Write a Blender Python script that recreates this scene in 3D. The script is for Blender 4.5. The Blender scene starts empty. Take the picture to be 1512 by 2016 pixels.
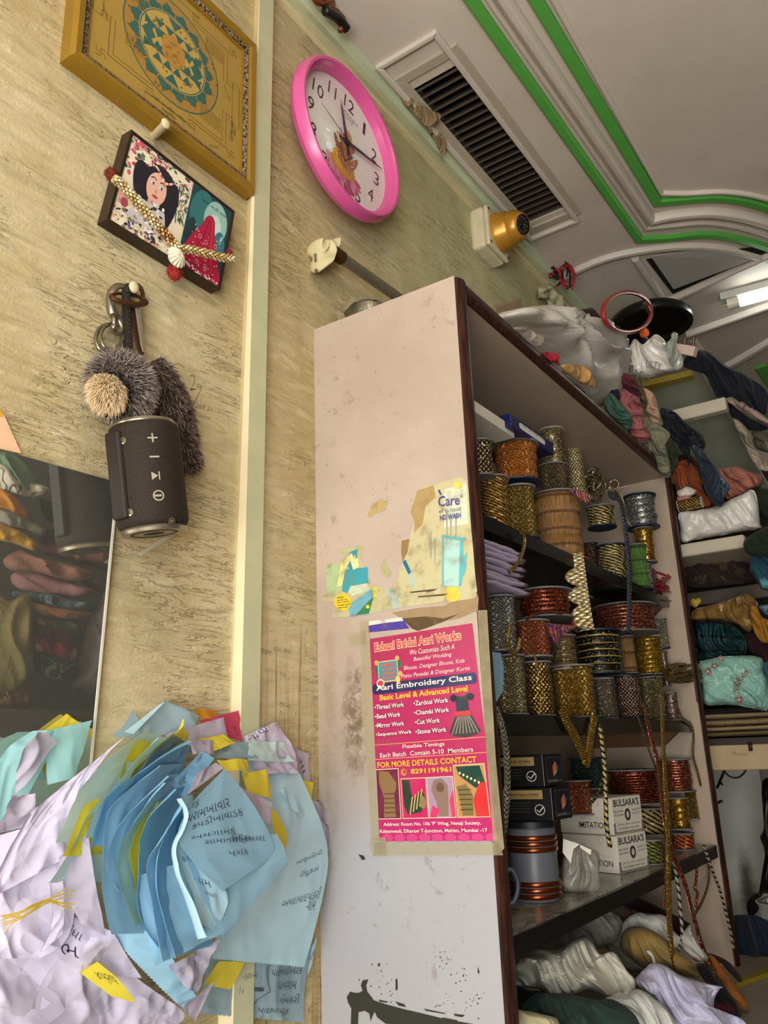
import bpy, bmesh, math, random
from mathutils import Vector, Matrix, noise
V = Vector
SC = bpy.context.scene
COL = SC.collection
# ------------------------------------------------------------------ camera
CAM_POS = V((1.0, 0.0, 0.6))
F_PX = 1591.4
RIGHT = V((0.82092754, 0.56997382, -0.03475374))
DOWN = V((-0.19061133, 0.21614822, -0.95757364))
FWD = V((-0.53827994, 0.79272303, 0.28608549))
cam = bpy.data.cameras.new('camera')
camo = bpy.data.objects.new('camera', cam)
COL.objects.link(camo)
cam.sensor_fit = 'AUTO'
cam.sensor_width = 36.0
cam.lens = F_PX / 2016 * 36.0
cam.clip_start = 0.01
camo.matrix_world = Matrix(((RIGHT.x, -DOWN.x, -FWD.x, CAM_POS.x), (RIGHT.y, -DOWN.y, -FWD.y, CAM_POS.y),
                            (RIGHT.z, -DOWN.z, -FWD.z, CAM_POS.z), (0, 0, 0, 1)))
SC.camera = camo
SC.view_settings.view_transform = 'Standard'
SC.view_settings.look = 'None'
SC.view_settings.gamma = 1.0
SC.view_settings.use_curve_mapping = False
SC.view_settings.exposure = 0.24
SC.cycles.max_bounces = 6
SC.cycles.diffuse_bounces = 4
SC.cycles.glossy_bounces = 3
SC.cycles.transparent_max_bounces = 12
SC.cycles.sample_clamp_indirect = 4.0
# ------------------------------------------------------------------ light
w = bpy.data.worlds.new('daylight'); SC.world = w; w.use_nodes = True
w.node_tree.nodes['Background'].inputs[0].default_value = (0.85, 0.93, 1.0, 1)
w.node_tree.nodes['Background'].inputs[1].default_value = 0.8


def area(name, loc, target, sx, sy, power, col):
    l = bpy.data.lights.new(name, 'AREA'); l.shape = 'RECTANGLE'; l.size = sx; l.size_y = sy
    l.energy = power; l.color = col
    o = bpy.data.objects.new(name, l); COL.objects.link(o); o.location = loc
    o.rotation_euler = (V(target) - V(loc)).to_track_quat('-Z', 'Y').to_euler()
    return o


# daylight through the open shop front, behind and to the left of the camera
area('shopfront_daylight', (1.65, -1.25, 0.9), (0.1, 1.1, 0.65), 1.5, 1.6, 38, (0.90, 0.96, 1.0))
# low upward fill added behind the camera to brighten ceiling and wall
area('ceiling_fill', (1.2, -1.1, 0.12), (0.5, 1.7, 2.35), 1.7, 1.0, 75, (1.0, 0.93, 0.84))
# unseen warm light overhead, added as fill for the upper parts
area('warm_fill', (1.3, -0.25, 2.3), (0.35, 1.05, 1.1), 0.5, 0.2, 10, (1.0, 0.80, 0.55))

# ------------------------------------------------------------------ pixel rays


def ray(px, py):
    return RIGHT * (px - 756) + DOWN * (py - 1008) + FWD * F_PX


def RX(px, py, x):
    d = ray(px, py); return CAM_POS + d * ((x - CAM_POS.x) / d.x)


def RY(px, py, y):
    d = ray(px, py); return CAM_POS + d * ((y - CAM_POS.y) / d.y)


def RZ(px, py, z):
    d = ray(px, py); return CAM_POS + d * ((z - CAM_POS.z) / d.z)


# ------------------------------------------------------------------ mesh building
ORG = {}


class MB:
    def __init__(s):
        s.v = []; s.f = []; s.c = []; s.uv = {}; s.cur = None; s.hascol = False

    def face(s, idx, uv=None):
        if uv: s.uv[len(s.f)] = uv
        s.f.append(tuple(idx)); s.c.append(s.cur)
        if s.cur: s.hascol = True

    def add(s, vs, fs, uvs=None):
        b = len(s.v); s.v += [V(p) for p in vs]
        for i, f in enumerate(fs): s.face([b + k for k in f], uvs[i] if uvs else None)
        return b

    def hexa(s, p):   # 8 corners: bottom loop 0-3, top loop 4-7
        s.add(p, [(3, 2, 1, 0), (4, 5, 6, 7), (0, 1, 5, 4), (1, 2, 6, 5), (2, 3, 7, 6), (3, 0, 4, 7)])
        return s

    def box(s, x0, y0, z0, x1, y1, z1, M=None):
        p = [V(q) for q in ((x0, y0, z0), (x1, y0, z0), (x1, y1, z0), (x0, y1, z0), (x0, y0, z1), (x1, y0, z1), (x1, y1, z1), (x0, y1, z1))]
        if M: p = [M @ q for q in p]
        return s.hexa(p)

    def slab(s, quad, n, t):   # quad (4 pts) extruded along n by t
        n = V(n) * t
        q = [V(a) for a in quad]
        return s.hexa(q + [a + n for a in q])

    def prism(s, pts, n, t):
        k = len(pts); n = V(n) * t
        P = [V(a) for a in pts]
        s.add(P + [a + n for a in P], [tuple(reversed(range(k))), tuple(range(k, 2 * k))] + [(i, (i + 1) % k, k + (i + 1) % k, k + i) for i in range(k)])
        return s

    def tube(s, path, r, seg=8, closed=False, flat=None, up=None, caps=True, vlen=1.0):
        P = [V(p) for p in path]; n = len(P)
        rr = r if callable(r) else (lambda t: r)
        prev = None; rings = []; L = 0
        for i in range(n):
            if closed: t = P[(i + 1) % n] - P[i - 1]
            else: t = P[min(i + 1, n - 1)] - P[max(i - 1, 0)]
            if t.length < 1e-9: t = V((0, 0, 1))
            t.normalize()
            if up is not None:
                a = V(up) - t * V(up).dot(t)
            elif prev is None:
                a = t.orthogonal()
            else:
                a = prev - t * prev.dot(t)
            if a.length < 1e-6: a = t.orthogonal()
            a.normalize(); prev = a; b = t.cross(a)
            if i: L += (P[i] - P[i - 1]).length
            q = rr(i / max(1, n - 1)); qa, qb = (q, q) if flat is None else (q * flat[1], q * flat[0])
            rings.append(([P[i] + a * (qa * math.cos(2 * math.pi * k / seg)) + b * (qb * math.sin(2 * math.pi * k / seg)) for k in range(seg)], L))
        base = len(s.v)
        for rg, _ in rings: s.v += rg
        m = n if closed else n - 1
        for i in range(m):
            j = (i + 1) % n
            l0, l1 = rings[i][1], rings[j][1] if j else rings[i][1] + .01
            for k in range(seg):
                k2 = (k + 1) % seg
                u0, u1 = k / seg * vlen, (k + 1) / seg * vlen
                s.face((base + i * seg + k, base + i * seg + k2, base + j * seg + k2, base + j * seg + k), ((u0, l0), (u1, l0), (u1, l1), (u0, l1)))
        if caps and not closed:
            s.face([base + k for k in reversed(range(seg))]); s.face([base + (n - 1) * seg + k for k in range(seg)])
        return s

    def lathe(s, prof, o, ax, seg=32, a0=None, wob=None):
        # prof: (radius, height) along axis ax from o
        o = V(o); ax = V(ax).normalized(); a = ax.orthogonal().normalized() if a0 is None else (V(a0) - ax * V(a0).dot(ax)).normalized(); b = ax.cross(a)
        base = len(s.v); n = len(prof); R = max(p[0] for p in prof)
        for i, (r, h) in enumerate(prof):
            for k in range(seg):
                t = 2 * math.pi * k / seg
                rr, hh = (r, h) if wob is None else wob(r, h, t, i)
                s.v.append(o + ax * hh + (a * math.cos(t) + b * math.sin(t)) * rr)
        L = 0
        for i in range(n - 1):
            L2 = L + math.hypot(prof[i + 1][0] - prof[i][0], prof[i + 1][1] - prof[i][1])
            for k in range(seg):
                k2 = (k + 1) % seg
                u0, u1 = k / seg * 2 * math.pi * R, (k + 1) / seg * 2 * math.pi * R
                s.face((base + i * seg + k, base + i * seg + k2, base + (i + 1) * seg + k2, base + (i + 1) * seg + k), ((u0, L), (u1, L), (u1, L2), (u0, L2)))
            L = L2
        if prof[0][0] > 1e-6: s.face([base + k for k in reversed(range(seg))])
        if prof[-1][0] > 1e-6: s.face([base + (n - 1) * seg + k for k in range(seg)])
        return s

    def grid(s, fn, nu, nv, thick=None):
        base = len(s.v)
        for j in range(nv + 1):
            for i in range(nu + 1): s.v.append(V(fn(i / nu, j / nv)))
        for j in range(nv):
            for i in range(nu):
                a = base + j * (nu + 1) + i
                u0, u1, v0, v1 = i / nu, (i + 1) / nu, j / nv, (j + 1) / nv
                s.face((a, a + 1, a + nu + 2, a + nu + 1), ((u0, v0), (u1, v0), (u1, v1), (u0, v1)))
        return s

    def ball(s, c, r, seg=12, rings=8, sc=(1, 1, 1), M=None):
        c = V(c); base = len(s.v)
        for j in range(rings + 1):
            p = math.pi * j / rings
            for k in range(seg):
                t = 2 * math.pi * k / seg
                q = V((math.sin(p) * math.cos(t) * sc[0], math.sin(p) * math.sin(t) * sc[1], math.cos(p) * sc[2])) * r
                s.v.append(c + (M @ q if M else q))
        for j in range(rings):
            for k in range(seg):
                k2 = (k + 1) % seg
                s.face((base + j * seg + k, base + (j + 1) * seg + k, base + (j + 1) * seg + k2, base + j * seg + k2),
                       ((k / seg, j / rings), (k / seg, (j + 1) / rings), ((k + 1) / seg, (j + 1) / rings), ((k + 1) / seg, j / rings)))
        return s

    def build(s, name, mat, parent=None, smooth=False, loc=None, bevel=0, solid=0, sub=0):
        lo = V(loc) if loc is not None else (ORG[parent.name] if parent else V((0, 0, 0)))
        me = bpy.data.meshes.new(name)
        me.from_pydata([tuple(p - lo) for p in s.v], [], s.f)
        if s.uv:
            ul = me.uv_layers.new(name='UVMap'); li = 0
            for i, f in enumerate(s.f):
                u = s.uv.get(i)
                for k in range(len(f)):
                    if u: ul.data[li].uv = u[k]
                    li += 1
        if s.hascol:
            ca = me.color_attributes.new('Col', 'FLOAT_COLOR', 'CORNER'); li = 0
            for i, f in enumerate(s.f):
                c = s.c[i] or (1, 1, 1)
                for k in range(len(f)):
                    ca.data[li].color = (c[0], c[1], c[2], 1); li += 1
        me.validate()
        if smooth:
            me.polygons.foreach_set('use_smooth', [True] * len(me.polygons))
        for m in (mat if isinstance(mat, (list, tuple)) else [mat]): me.materials.append(m)
        o = bpy.data.objects.new(name, me); COL.objects.link(o)
        if parent:
            o.parent = parent; o.location = lo - ORG[parent.name]
        else:
            o.location = lo
        ORG[o.name] = lo
        if smooth and smooth != True:
            md = o.modifiers.new('e', 'EDGE_SPLIT'); md.split_angle = math.radians(smooth)
        if solid:
            md = o.modifiers.new('s', 'SOLIDIFY'); md.thickness = solid; md.offset = 0
        if bevel:
            md = o.modifiers.new('b', 'BEVEL'); md.width = bevel; md.segments = 2; md.limit_method = 'ANGLE'
        if sub:
            md = o.modifiers.new('u', 'SUBSURF'); md.levels = sub; md.render_levels = sub
        return o


def tag(o, label, cat, group=None, kind=None):
    o['label'] = label; o['category'] = cat
    if group: o['group'] = group
    if kind: o['kind'] = kind
    return o


def thing(name, loc, label, cat, group=None):
    o = bpy.data.objects.new(name, None); COL.objects.link(o); o.location = loc; o.empty_display_size = .02
    ORG[o.name] = V(loc)
    return tag(o, label, cat, group)


def struct(o):
    o['kind'] = 'structure'; return o


# ------------------------------------------------------------------ materials
def srgb(h):
    h = h.lstrip('#'); r = []
    for i in (0, 2, 4):
        c = int(h[i:i + 2], 16) / 255
        r.append(c / 12.92 if c <= .04045 else ((c + .055) / 1.055) ** 2.4)
    return tuple(r)


def C3(c): return srgb(c) if isinstance(c, str) else c
def C4(c): return (*C3(c), 1)


class Mat:
    def __init__(s, name):
        s.m = bpy.data.materials.new(name); s.m.use_nodes = True
        s.nt = s.m.node_tree; s.b = s.nt.nodes['Principled BSDF']; s.out = s.nt.nodes['Material Output']

    def n(s, t, **kw):
        x = s.nt.nodes.new(t)
        for k, v in kw.items():
            if k[0] == 'i': x.inputs[int(k[1:])].default_value = v
            else: setattr(x, k, v)
        return x

    def l(s, a, b):
        s.nt.links.new(a, b); return s

    def sock(s, x, v):
        if hasattr(v, 'is_linked') or isinstance(v, bpy.types.NodeSocket): s.nt.links.new(v, x)
        else: x.default_value = v

    def math(s, op, a, b=0.0, c=None, clamp=False):
        x = s.nt.nodes.new('ShaderNodeMath'); x.operation = op; x.use_clamp = clamp
        s.sock(x.inputs[0], a); s.sock(x.inputs[1], b)
        if c is not None: s.sock(x.inputs[2], c)
        return x.outputs[0]

    def mix(s, f, a, b, mode='MIX'):
        x = s.nt.nodes.new('ShaderNodeMix'); x.data_type = 'RGBA'; x.blend_type = mode
        s.sock(x.inputs[0], f)
        for k, v in ((6, a), (7, b)):
            if isinstance(v, (str, tuple)) : x.inputs[k].default_value = C4(v) if len(v) != 4 or isinstance(v, str) else v
            else: s.nt.links.new(v, x.inputs[k])
        return x.outputs[2]

    def coord(s, which='Object', scale=(1, 1, 1), rot=(0, 0, 0), loc=(0, 0, 0)):
        t = s.n('ShaderNodeTexCoord'); m = s.n('ShaderNodeMapping')
        m.inputs['Scale'].default_value = scale; m.inputs['Rotation'].default_value = rot; m.inputs['Location'].default_value = loc
        s.l(t.outputs[which], m.inputs[0]); return m.outputs[0]

    def noise(s, vec, scale=5, detail=4, rough=.55, dist=0):
        x = s.n('ShaderNodeTexNoise'); s.l(vec, x.inputs['Vector'])
        x.inputs['Scale'].default_value = scale; x.inputs['Detail'].default_value = detail
        x.inputs['Roughness'].default_value = rough; x.inputs['Distortion'].default_value = dist
        return x.outputs['Fac']

    def ramp(s, v, a, b):   # smooth map a..b -> 0..1
        x = s.n('ShaderNodeMapRange'); x.interpolation_type = 'SMOOTHSTEP'
        s.l(v, x.inputs[0]); x.inputs[1].default_value = a; x.inputs[2].default_value = b
        return x.outputs[0]

    def bump(s, h, strength=.3, dist=.002):
        x = s.n('ShaderNodeBump'); s.l(h, x.inputs['Height']); x.inputs['Strength'].default_value = strength
        x.inputs['Distance'].default_value = dist
        s.l(x.outputs[0], s.b.inputs['Normal']); return s

    def base(s, c):
        if isinstance(c, bpy.types.NodeSocket): s.l(c, s.b.inputs['Base Color'])
        else: s.b.inputs['Base Color'].default_value = C4(c)
        return s

    def set(s, rough=.6, metal=0.0, spec=.4):
        s.sock(s.b.inputs['Roughness'], rough); s.sock(s.b.inputs['Metallic'], metal)
        s.b.inputs['Specular IOR Level'].default_value = spec
        return s


_mc = {}


def plain(name, col, rough=.6, metal=0., var=.18, scale=20, bump=0, spec=.4):
    if name in _mc: return _mc[name]
    m = Mat(name); v = m.coord()
    n = m.noise(v, scale, 5)
    c = C3(col); d = tuple(x * (1 - var) for x in c); e = tuple(min(1, x * (1 + var * .5)) for x in c)
    m.base(m.mix(n, d, e)).set(rough, metal, spec)
    if bump: m.bump(m.noise(v, scale * 4, 4), bump, .002)
    _mc[name] = m.m; return m.m


def fabric(name, col, col2=None, pat=None, scale=1., rough=.85, bump=.4, sheen=.04):
    if name in _mc: return _mc[name]
    m = Mat(name); v = m.coord()
    n = m.noise(v, 14 * scale, 5, .6)
    c = C3(col); base = m.mix(n, tuple(x * .78 for x in c), tuple(min(1, x * 1.1) for x in c))
    if col2:
        if pat == 'floral':
            q = m.n('ShaderNodeTexVoronoi'); m.l(v, q.inputs['Vector']); q.inputs['Scale'].default_value = 26 * scale
            q2 = m.noise(v, 40 * scale, 2)
            k = m.math('ADD', q.outputs['Distance'], m.math('MULTIPLY', q2, .5))
            k = m.ramp(k, .62, .52)
        elif pat == 'stripe':
            q = m.n('ShaderNodeTexWave'); m.l(v, q.inputs['Vector']); q.inputs['Scale'].default_value = 22 * scale; q.inputs['Distortion'].default_value = 1.5
            k = m.ramp(q.outputs['Fac'], .55, .65)
        elif pat == 'net':
            q = m.n('ShaderNodeTexVoronoi'); q.feature = 'DISTANCE_TO_EDGE'; m.l(v, q.inputs['Vector']); q.inputs['Scale'].default_value = 60 * scale
            k = m.math('MULTIPLY', m.ramp(q.outputs['Distance'], .07, .02), m.ramp(m.noise(v, 9 * scale, 3), .45, .6))
        elif pat == 'vine':
            q = m.noise(v, 18 * scale, 1.5, .4, 1.2)
            k = m.ramp(m.math('ABSOLUTE', m.math('SUBTRACT', q, .5)), .028, .012)
        else:
            k = m.ramp(m.noise(v, 9 * scale, 2), .52, .58)
        base = m.mix(k, base, col2)
    m.base(base).set(rough, 0, .25)
    m.b.inputs['Sheen Weight'].default_value = sheen
    fo = m.ramp(m.math('ABSOLUTE', m.math('SUBTRACT', m.noise(v, 16, 3, .5, .6), .5)), .12, .0)
    h = m.math('ADD', m.math('MULTIPLY', m.noise(v, 900, 2), .12), m.math('ADD', m.math('MULTIPLY', m.noise(v, 34, 3), .5), m.math('MULTIPLY', fo, .32)))
    m.bump(h, min(1, bump * 1.6), .006)
    _mc[name] = m.m; return m.m


def ribbon_mat(name, c1, c2, style='braid', fu=300., fv=300., metal=.75, rough=.36):
    """woven trim, in UV metres: u runs round / along, v across the wraps"""
    if name in _mc: return _mc[name]
    m = Mat(name); t = m.n('ShaderNodeTexCoord'); s = m.n('ShaderNodeSeparateXYZ'); m.l(t.outputs['UV'], s.inputs[0])
    u, v = s.outputs[0], s.outputs[1]
    vo = m.n('ShaderNodeTexVoronoi'); m.l(t.outputs['UV'], vo.inputs['Vector']); vo.inputs['Scale'].default_value = 380
    sp = m.n('ShaderNodeSeparateColor'); m.l(vo.outputs['Color'], sp.inputs[0]); rnd = sp.outputs[0]
    U = m.math('MULTIPLY', u, fu * .62); Vv = m.math('MULTIPLY', v, fv * .62 if style != 'edge' else fv)
    tri = m.math('PINGPONG', U, 1.0)
    if style == 'braid':      # chevron
        h = m.math('PINGPONG', m.math('ADD', Vv, m.math('MULTIPLY', tri, 1.2)), .5)
        h = m.math('MULTIPLY', h, 2)
    elif style == 'rope':
        h = m.math('MULTIPLY', m.math('PINGPONG', m.math('ADD', m.math('MULTIPLY', Vv, .8), m.math('MULTIPLY', U, .5)), .5), 2)
    elif style == 'stud':
        a = m.math('SINE', m.math('MULTIPLY', U, 6.283)); b = m.math('SINE', m.math('MULTIPLY', Vv, 6.283))
        h = m.math('MULTIPLY', m.math('ADD', m.math('MULTIPLY', a, b), 1), .5)
    elif style in ('stripe', 'edge'):
        h = m.math('MULTIPLY', m.math('PINGPONG', Vv, .5), 2)
    elif style == 'fringe':
        h = m.noise(t.outputs['UV'], 40, 2)
        mp = m.n('ShaderNodeMapping'); m.l(t.outputs['UV'], mp.inputs[0]); mp.inputs['Scale'].default_value = (900, 25, 1)
        h = m.noise(mp.outputs[0], 1, 3); bnd = m.ramp(m.math('PINGPONG', m.math('MULTIPLY', v, 46), 1.0), .80, .88); h = m.math('SUBTRACT', h, m.math('MULTIPLY', bnd, m.math('PINGPONG', m.math('MULTIPLY', u, 260), .5)))
    else:                      # sequin
        h = rnd
    k = m.ramp(h, *{'edge': (.80, .90), 'stud': (.50, .78)}.get(style, (.3, .62)))
    c = m.mix(k, c2, c1)
    c = m.mix(m.math('MULTIPLY', rnd, .5 if style != 'fringe' else .12), c, tuple(x * .35 for x in C3(c2)))
    spark = m.math('MULTIPLY', m.ramp(rnd, .9, .97), min(1, metal * 1.6 - .1) if style != 'fringe' else .05)
    c = m.mix(spark, c, tuple(min(1, x * 1.6 + .25) for x in C3(c1)))
    m.base(c).set(rough, metal, .5)
    m.sock(m.b.inputs['Roughness'], m.math('ADD', m.math('MULTIPLY', sp.outputs[1], .35), rough - .12))
    m.bump(m.math('ADD', h, m.math('MULTIPLY', rnd, .5)), 1., .0022)
    _mc[name] = m.m; return m.m


def print_mat(name='printed_ink', rough=.45, dirt=.12):
    if name in _mc: return _mc[name]
    m = Mat(name); a = m.n('ShaderNodeVertexColor'); a.layer_name = 'Col'
    n = m.noise(m.coord(), 35, 6, .65)
    m.base(m.mix(m.ramp(n, .45, .8), a.outputs[0], m.mix(dirt * 2.2, a.outputs[0], (.2, .14, .07)))).set(rough, 0, .4)
    _mc[name] = m.m; return m.m


def glass_mat(name='clear_glass', refl=.06, tint=(1, 1, 1)):
    if name in _mc: return _mc[name]
    m = Mat(name)
    tr = m.n('ShaderNodeBsdfTransparent'); tr.inputs[0].default_value = (*tint, 1)
    gl = m.n('ShaderNodeBsdfGlossy'); gl.inputs['Roughness'].default_value = .08
    lw = m.n('ShaderNodeLayerWeight'); lw.inputs[0].default_value = .25
    mx = m.n('ShaderNodeMixShader')
    m.l(m.math('ADD', m.math('MULTIPLY', lw.outputs['Fresnel'], .10), refl * .4), mx.inputs[0]); m.l(tr.outputs[0], mx.inputs[1]); m.l(gl.outputs[0], mx.inputs[2])
    m.l(mx.outputs[0], m.out.inputs[0])
    _mc[name] = m.m; return m.m


def film_mat(name, col, alpha=.5, rough=.25):
    if name in _mc: return _mc[name]
    m = Mat(name); n = m.noise(m.coord(), 45, 5)
    m.base(m.mix(n, tuple(x * .7 for x in C3(col)), col)).set(rough, 0, .5)
    m.l(m.math('ADD', m.math('MULTIPLY', n, .25), alpha - .12), m.b.inputs['Alpha'])
    m.bump(m.noise(m.coord(), 60, 3), .3, .002)
    _mc[name] = m.m; return m.m


# ------------------------------------------------------------------ curves & printing
def crom(pts, n=8, closed=False):
    P = [V(p) for p in pts]; k = len(P); out = []
    rng = range(k if closed else k - 1)
    for i in rng:
        if closed: a, b, c, d = P[i - 1], P[i], P[(i + 1) % k], P[(i + 2) % k]
        else: a, b, c, d = P[max(i - 1, 0)], P[i], P[i + 1], P[min(i + 2, k - 1)]
        for j in range(n):
            t = j / n
            out.append(.5 * ((2 * b) + (c - a) * t + (2 * a - 5 * b + 4 * c - d) * t * t + (3 * b - a - 3 * c + d) * t ** 3))
    if not closed: out.append(P[-1])
    return out


_tc = {}


def text_mesh(s, bold=0., shear=0., res=2):
    k = (s, bold, shear, res)
    if k in _tc: return _tc[k]
    c = bpy.data.curves.new('t', 'FONT'); c.body = s; c.offset = bold; c.shear = shear; c.resolution_u = res
    o = bpy.data.objects.new('t', c); COL.objects.link(o)
    dg = bpy.context.evaluated_depsgraph_get(); dg.update()
    e = o.evaluated_get(dg); me = e.to_mesh()
    vs = [(v.co.x, v.co.y) for v in me.vertices]; fs = [tuple(p.vertices) for p in me.polygons]
    e.to_mesh_clear(); bpy.data.objects.remove(o); bpy.data.curves.remove(c)
    if not vs: vs, fs = [(0, 0), (1, 0), (0, 1)], []
    x0 = min(a for a, b in vs); x1 = max(a for a, b in vs); y0 = min(b for a, b in vs); y1 = max(b for a, b in vs)
    _tc[k] = (vs, fs, (x0, x1, y0, y1)); return _tc[k]


class Paint:
    """coloured flat shapes laid on a surface; fn(u,v,h) -> point, h = height above the surface"""

    def __init__(s, fn, mb=None, eps=.00025):
        s.k = 0; s.fn = lambda u, v, h=0: fn(u, v, h + s.k * 8e-7); s.mb = mb or MB(); s.e = eps

    def poly(s, pts, col, lay=1):
        s.k += 1; s.mb.cur = C3(col); s.mb.add([s.fn(u, v, lay * s.e) for u, v in pts], [tuple(range(len(pts)))]); return s

    def rect(s, u0, v0, u1, v1, col, lay=1): return s.poly([(u0, v0), (u1, v0), (u1, v1), (u0, v1)], col, lay)

    def ell(s, u, v, ru, rv, col, lay=1, n=28, rot=0):
        c, q = math.cos(rot), math.sin(rot); pts = []
        for i in range(n):
            t = 2 * math.pi * i / n; a, b = ru * math.cos(t), rv * math.sin(t)
            pts.append((u + a * c - b * q, v + a * q + b * c))
        return s.poly(pts, col, lay)

    def ring(s, u, v, ru, rv, wu, wv, col, lay=1, n=48):
        s.k += 1; s.mb.cur = C3(col); a = []
        for i in range(n):
            t = 2 * math.pi * i / n
            a.append(s.fn(u + ru * math.cos(t), v + rv * math.sin(t), lay * s.e)); a.append(s.fn(u + (ru - wu) * math.cos(t), v + (rv - wv) * math.sin(t), lay * s.e))
        s.mb.add(a, [(2 * i, (2 * i + 2) % (2 * n), (2 * i + 3) % (2 * n), 2 * i + 1) for i in range(n)]); return s

    def line(s, pts, w, col, lay=1, asp=1.0):
        s.k += 1; s.mb.cur = C3(col); a = []; P = [V((p[0] * asp, p[1])) for p in pts]
        for i, p in enumerate(P):
            t = P[min(i + 1, len(P) - 1)] - P[max(i - 1, 0)]
            if t.length < 1e-9: t = V((1, 0))
            t.normalize(); nn = V((-t.y, t.x)) * w / 2
            for q in (p + nn, p - nn): a.append(s.fn(q.x / asp, q.y, lay * s.e))
        s.mb.add(a, [(2 * i, 2 * i + 1, 2 * i + 3, 2 * i + 2) for i in range(len(P) - 1)]); return s

    def text(s, t, u0, v0, wd, ht, col, lay=2, bold=0., shear=0., rot=0., res=2):
        vs, fs, (x0, x1, y0, y1) = text_mesh(t, bold, shear, res)
        s.mb.cur = C3(col); c, q = math.cos(rot), math.sin(rot); o = []
        for a, b in vs:
            x = (a - x0) / max(1e-6, x1 - x0) * wd; y = (b - y0) / max(1e-6, y1 - y0) * ht
            o.append(s.fn(u0 + x * c - y * q, v0 + x * q + y * c, lay * s.e))
        s.mb.add(o, fs); return s


def quad_fn(a, b, c, d, n):
    """a=(0,0) b=(1,0) c=(1,1) d=(0,1)"""
    a, b, c, d, n = V(a), V(b), V(c), V(d), V(n)
    return lambda u, v, h=0: (a * (1 - u) + b * u) * (1 - v) + (d * (1 - u) + c * u) * v + n * h


# ------------------------------------------------------------------ soft shapes
def puff(mb, outline, plane, thick, wr=.012, seed=0, wscale=14., ang=0., rings=22, npt=96, back=.5, c=None, aniso=4., smooth=True):
    """a soft heap with a given silhouette: outline (pixels) on a plane through the place where the thing is,
    swelling by 'thick' on both sides, creased by 'wr'"""
    cx = sum(p[0] for p in outline) / len(outline) if c is None else c[0]
    cy = sum(p[1] for p in outline) / len(outline) if c is None else c[1]
    kind, val = plane[0], plane[1]
    if kind == 'c':       # faces the viewer, at distance y=val
        P0 = RY(cx, cy, val); N = (CAM_POS - P0).normalized()
    elif kind == 'n':     # (point-y, normal)
        P0 = RY(cx, cy, val); N = V(plane[2]).normalized()
    elif kind == 'x': P0 = RX(cx, cy, val); N = V((1, 0, 0))
    elif kind == 'y': P0 = RY(cx, cy, val); N = V((0, -1, 0))
    elif kind == 'z': P0 = RZ(cx, cy, val); N = V((0, 0, 1)) if val < .6 else V((0, 0, -1))
    elif kind == 'm':     # seen in the wall mirror (mirror plane x=.012): reflected about it
        P0 = RX(cx, cy, .024 - val); N = (CAM_POS - P0).normalized()

    def hit(px, py):
        d = ray(px, py); return CAM_POS + d * ((P0 - CAM_POS).dot(N) / d.dot(N))
    if smooth:
        dens = crom([V((p[0], p[1], 0)) for p in outline], 10, True)
    else:
        dens = []
        for i, p in enumerate(outline):
            q = outline[(i + 1) % len(outline)]
            dens += [V((p[0] + (q[0] - p[0]) * j / 10, p[1] + (q[1] - p[1]) * j / 10, 0)) for j in range(10)]
    m = len(dens); npt = min(npt, m)
    Cc = hit(cx, cy)
    O = []
    for i in range(npt):
        d = dens[int(i * m / npt)]; p = hit(d.x, d.y); O.append(Cc + (p - Cc) * (1 + .55 * min(.05, wr * 2) * (noise.noise(p * 28) + .6 * noise.noise(p * 70))))
    e1 = (O[0] - Cc).normalized(); e2 = N.cross(e1)
    def wrinkle(p, side):
        q = p - Cc; a, b = q.dot(RIGHT), -q.dot(DOWN)
        g = noise.noise(V((a * wscale * .35, b * wscale * .35, seed * 1.9))) * 1.1; ca, sa = math.cos(ang + g), math.sin(ang + g)
        a, b = a * ca + b * sa, -a * sa + b * ca
        z = V((a * wscale, b * wscale / aniso, seed * 7.3 + side * 3.1))
        z2 = V((a * wscale * 2.3 + .6 * noise.noise(z), b * wscale / aniso * 2, seed * 3.7 + side))
        r1 = max(0, 1 - abs(noise.noise(z)) * 2.6) ** 1.5; r2 = max(0, 1 - abs(noise.noise(z2)) * 2.6) ** 1.4; z3 = noise.noise(V((a * wscale * .5, b * wscale * .5, seed + 5.5)))
        return r1 * .8 + r2 * .45 + z3 * .8 - .5
    flip = (lambda p: V((.024 - p.x, p.y, p.z))) if kind == 'm' else (lambda p: p)
    base = len(mb.v)
    for side, sg in ((0, 1), (1, -1)):
        for j in range(rings + 1):
            r = j / rings; h = (1 - r ** 4) ** .5
            for o in O:
                p = Cc + (o - Cc) * (r if j else 0.0001)
                w = wrinkle(p, side) * wr * 1.5 * min(1, (1 - r) * 5 + .15)
                t = thick * h if sg > 0 else thick * back * h
                mb.v.append(flip(p + N * (sg * (t + w))))
        b0 = base + side * (rings + 1) * npt
        for j in range(rings):
            for i in range(npt):
                i2 = (i + 1) % npt
                q = (b0 + j * npt + i, b0 + j * npt + i2, b0 + (j + 1) * npt + i2, b0 + (j + 1) * npt + i)
                uv = tuple(((mb.v[k] - Cc).dot(RIGHT), (mb.v[k] - Cc).dot(-DOWN)) for k in q)
                mb.face(q if (sg > 0) != (kind == 'm') else q[::-1], uv)
    # close the rim
    b0 = base + rings * npt; b1 = base + (2 * rings + 1) * npt
    for i in range(npt):
        i2 = (i + 1) % npt
        mb.face((b0 + i, b0 + i2, b1 + i2, b1 + i) if kind != 'm' else (b1 + i, b1 + i2, b0 + i2, b0 + i))
    return mb


def soft(name, outline, plane, thick, mat, label, cat, group=None, parent=None, **kw):
    mb = puff(MB(), outline, plane, thick, **kw)
    lo = sum(mb.v, V((0, 0, 0))) / len(mb.v)
    lo.z = min(p.z for p in mb.v)
    o = mb.build(name, mat, parent, smooth=True, loc=None if parent else lo)
    if not parent: tag(o, label, cat, group)
    return o


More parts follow.
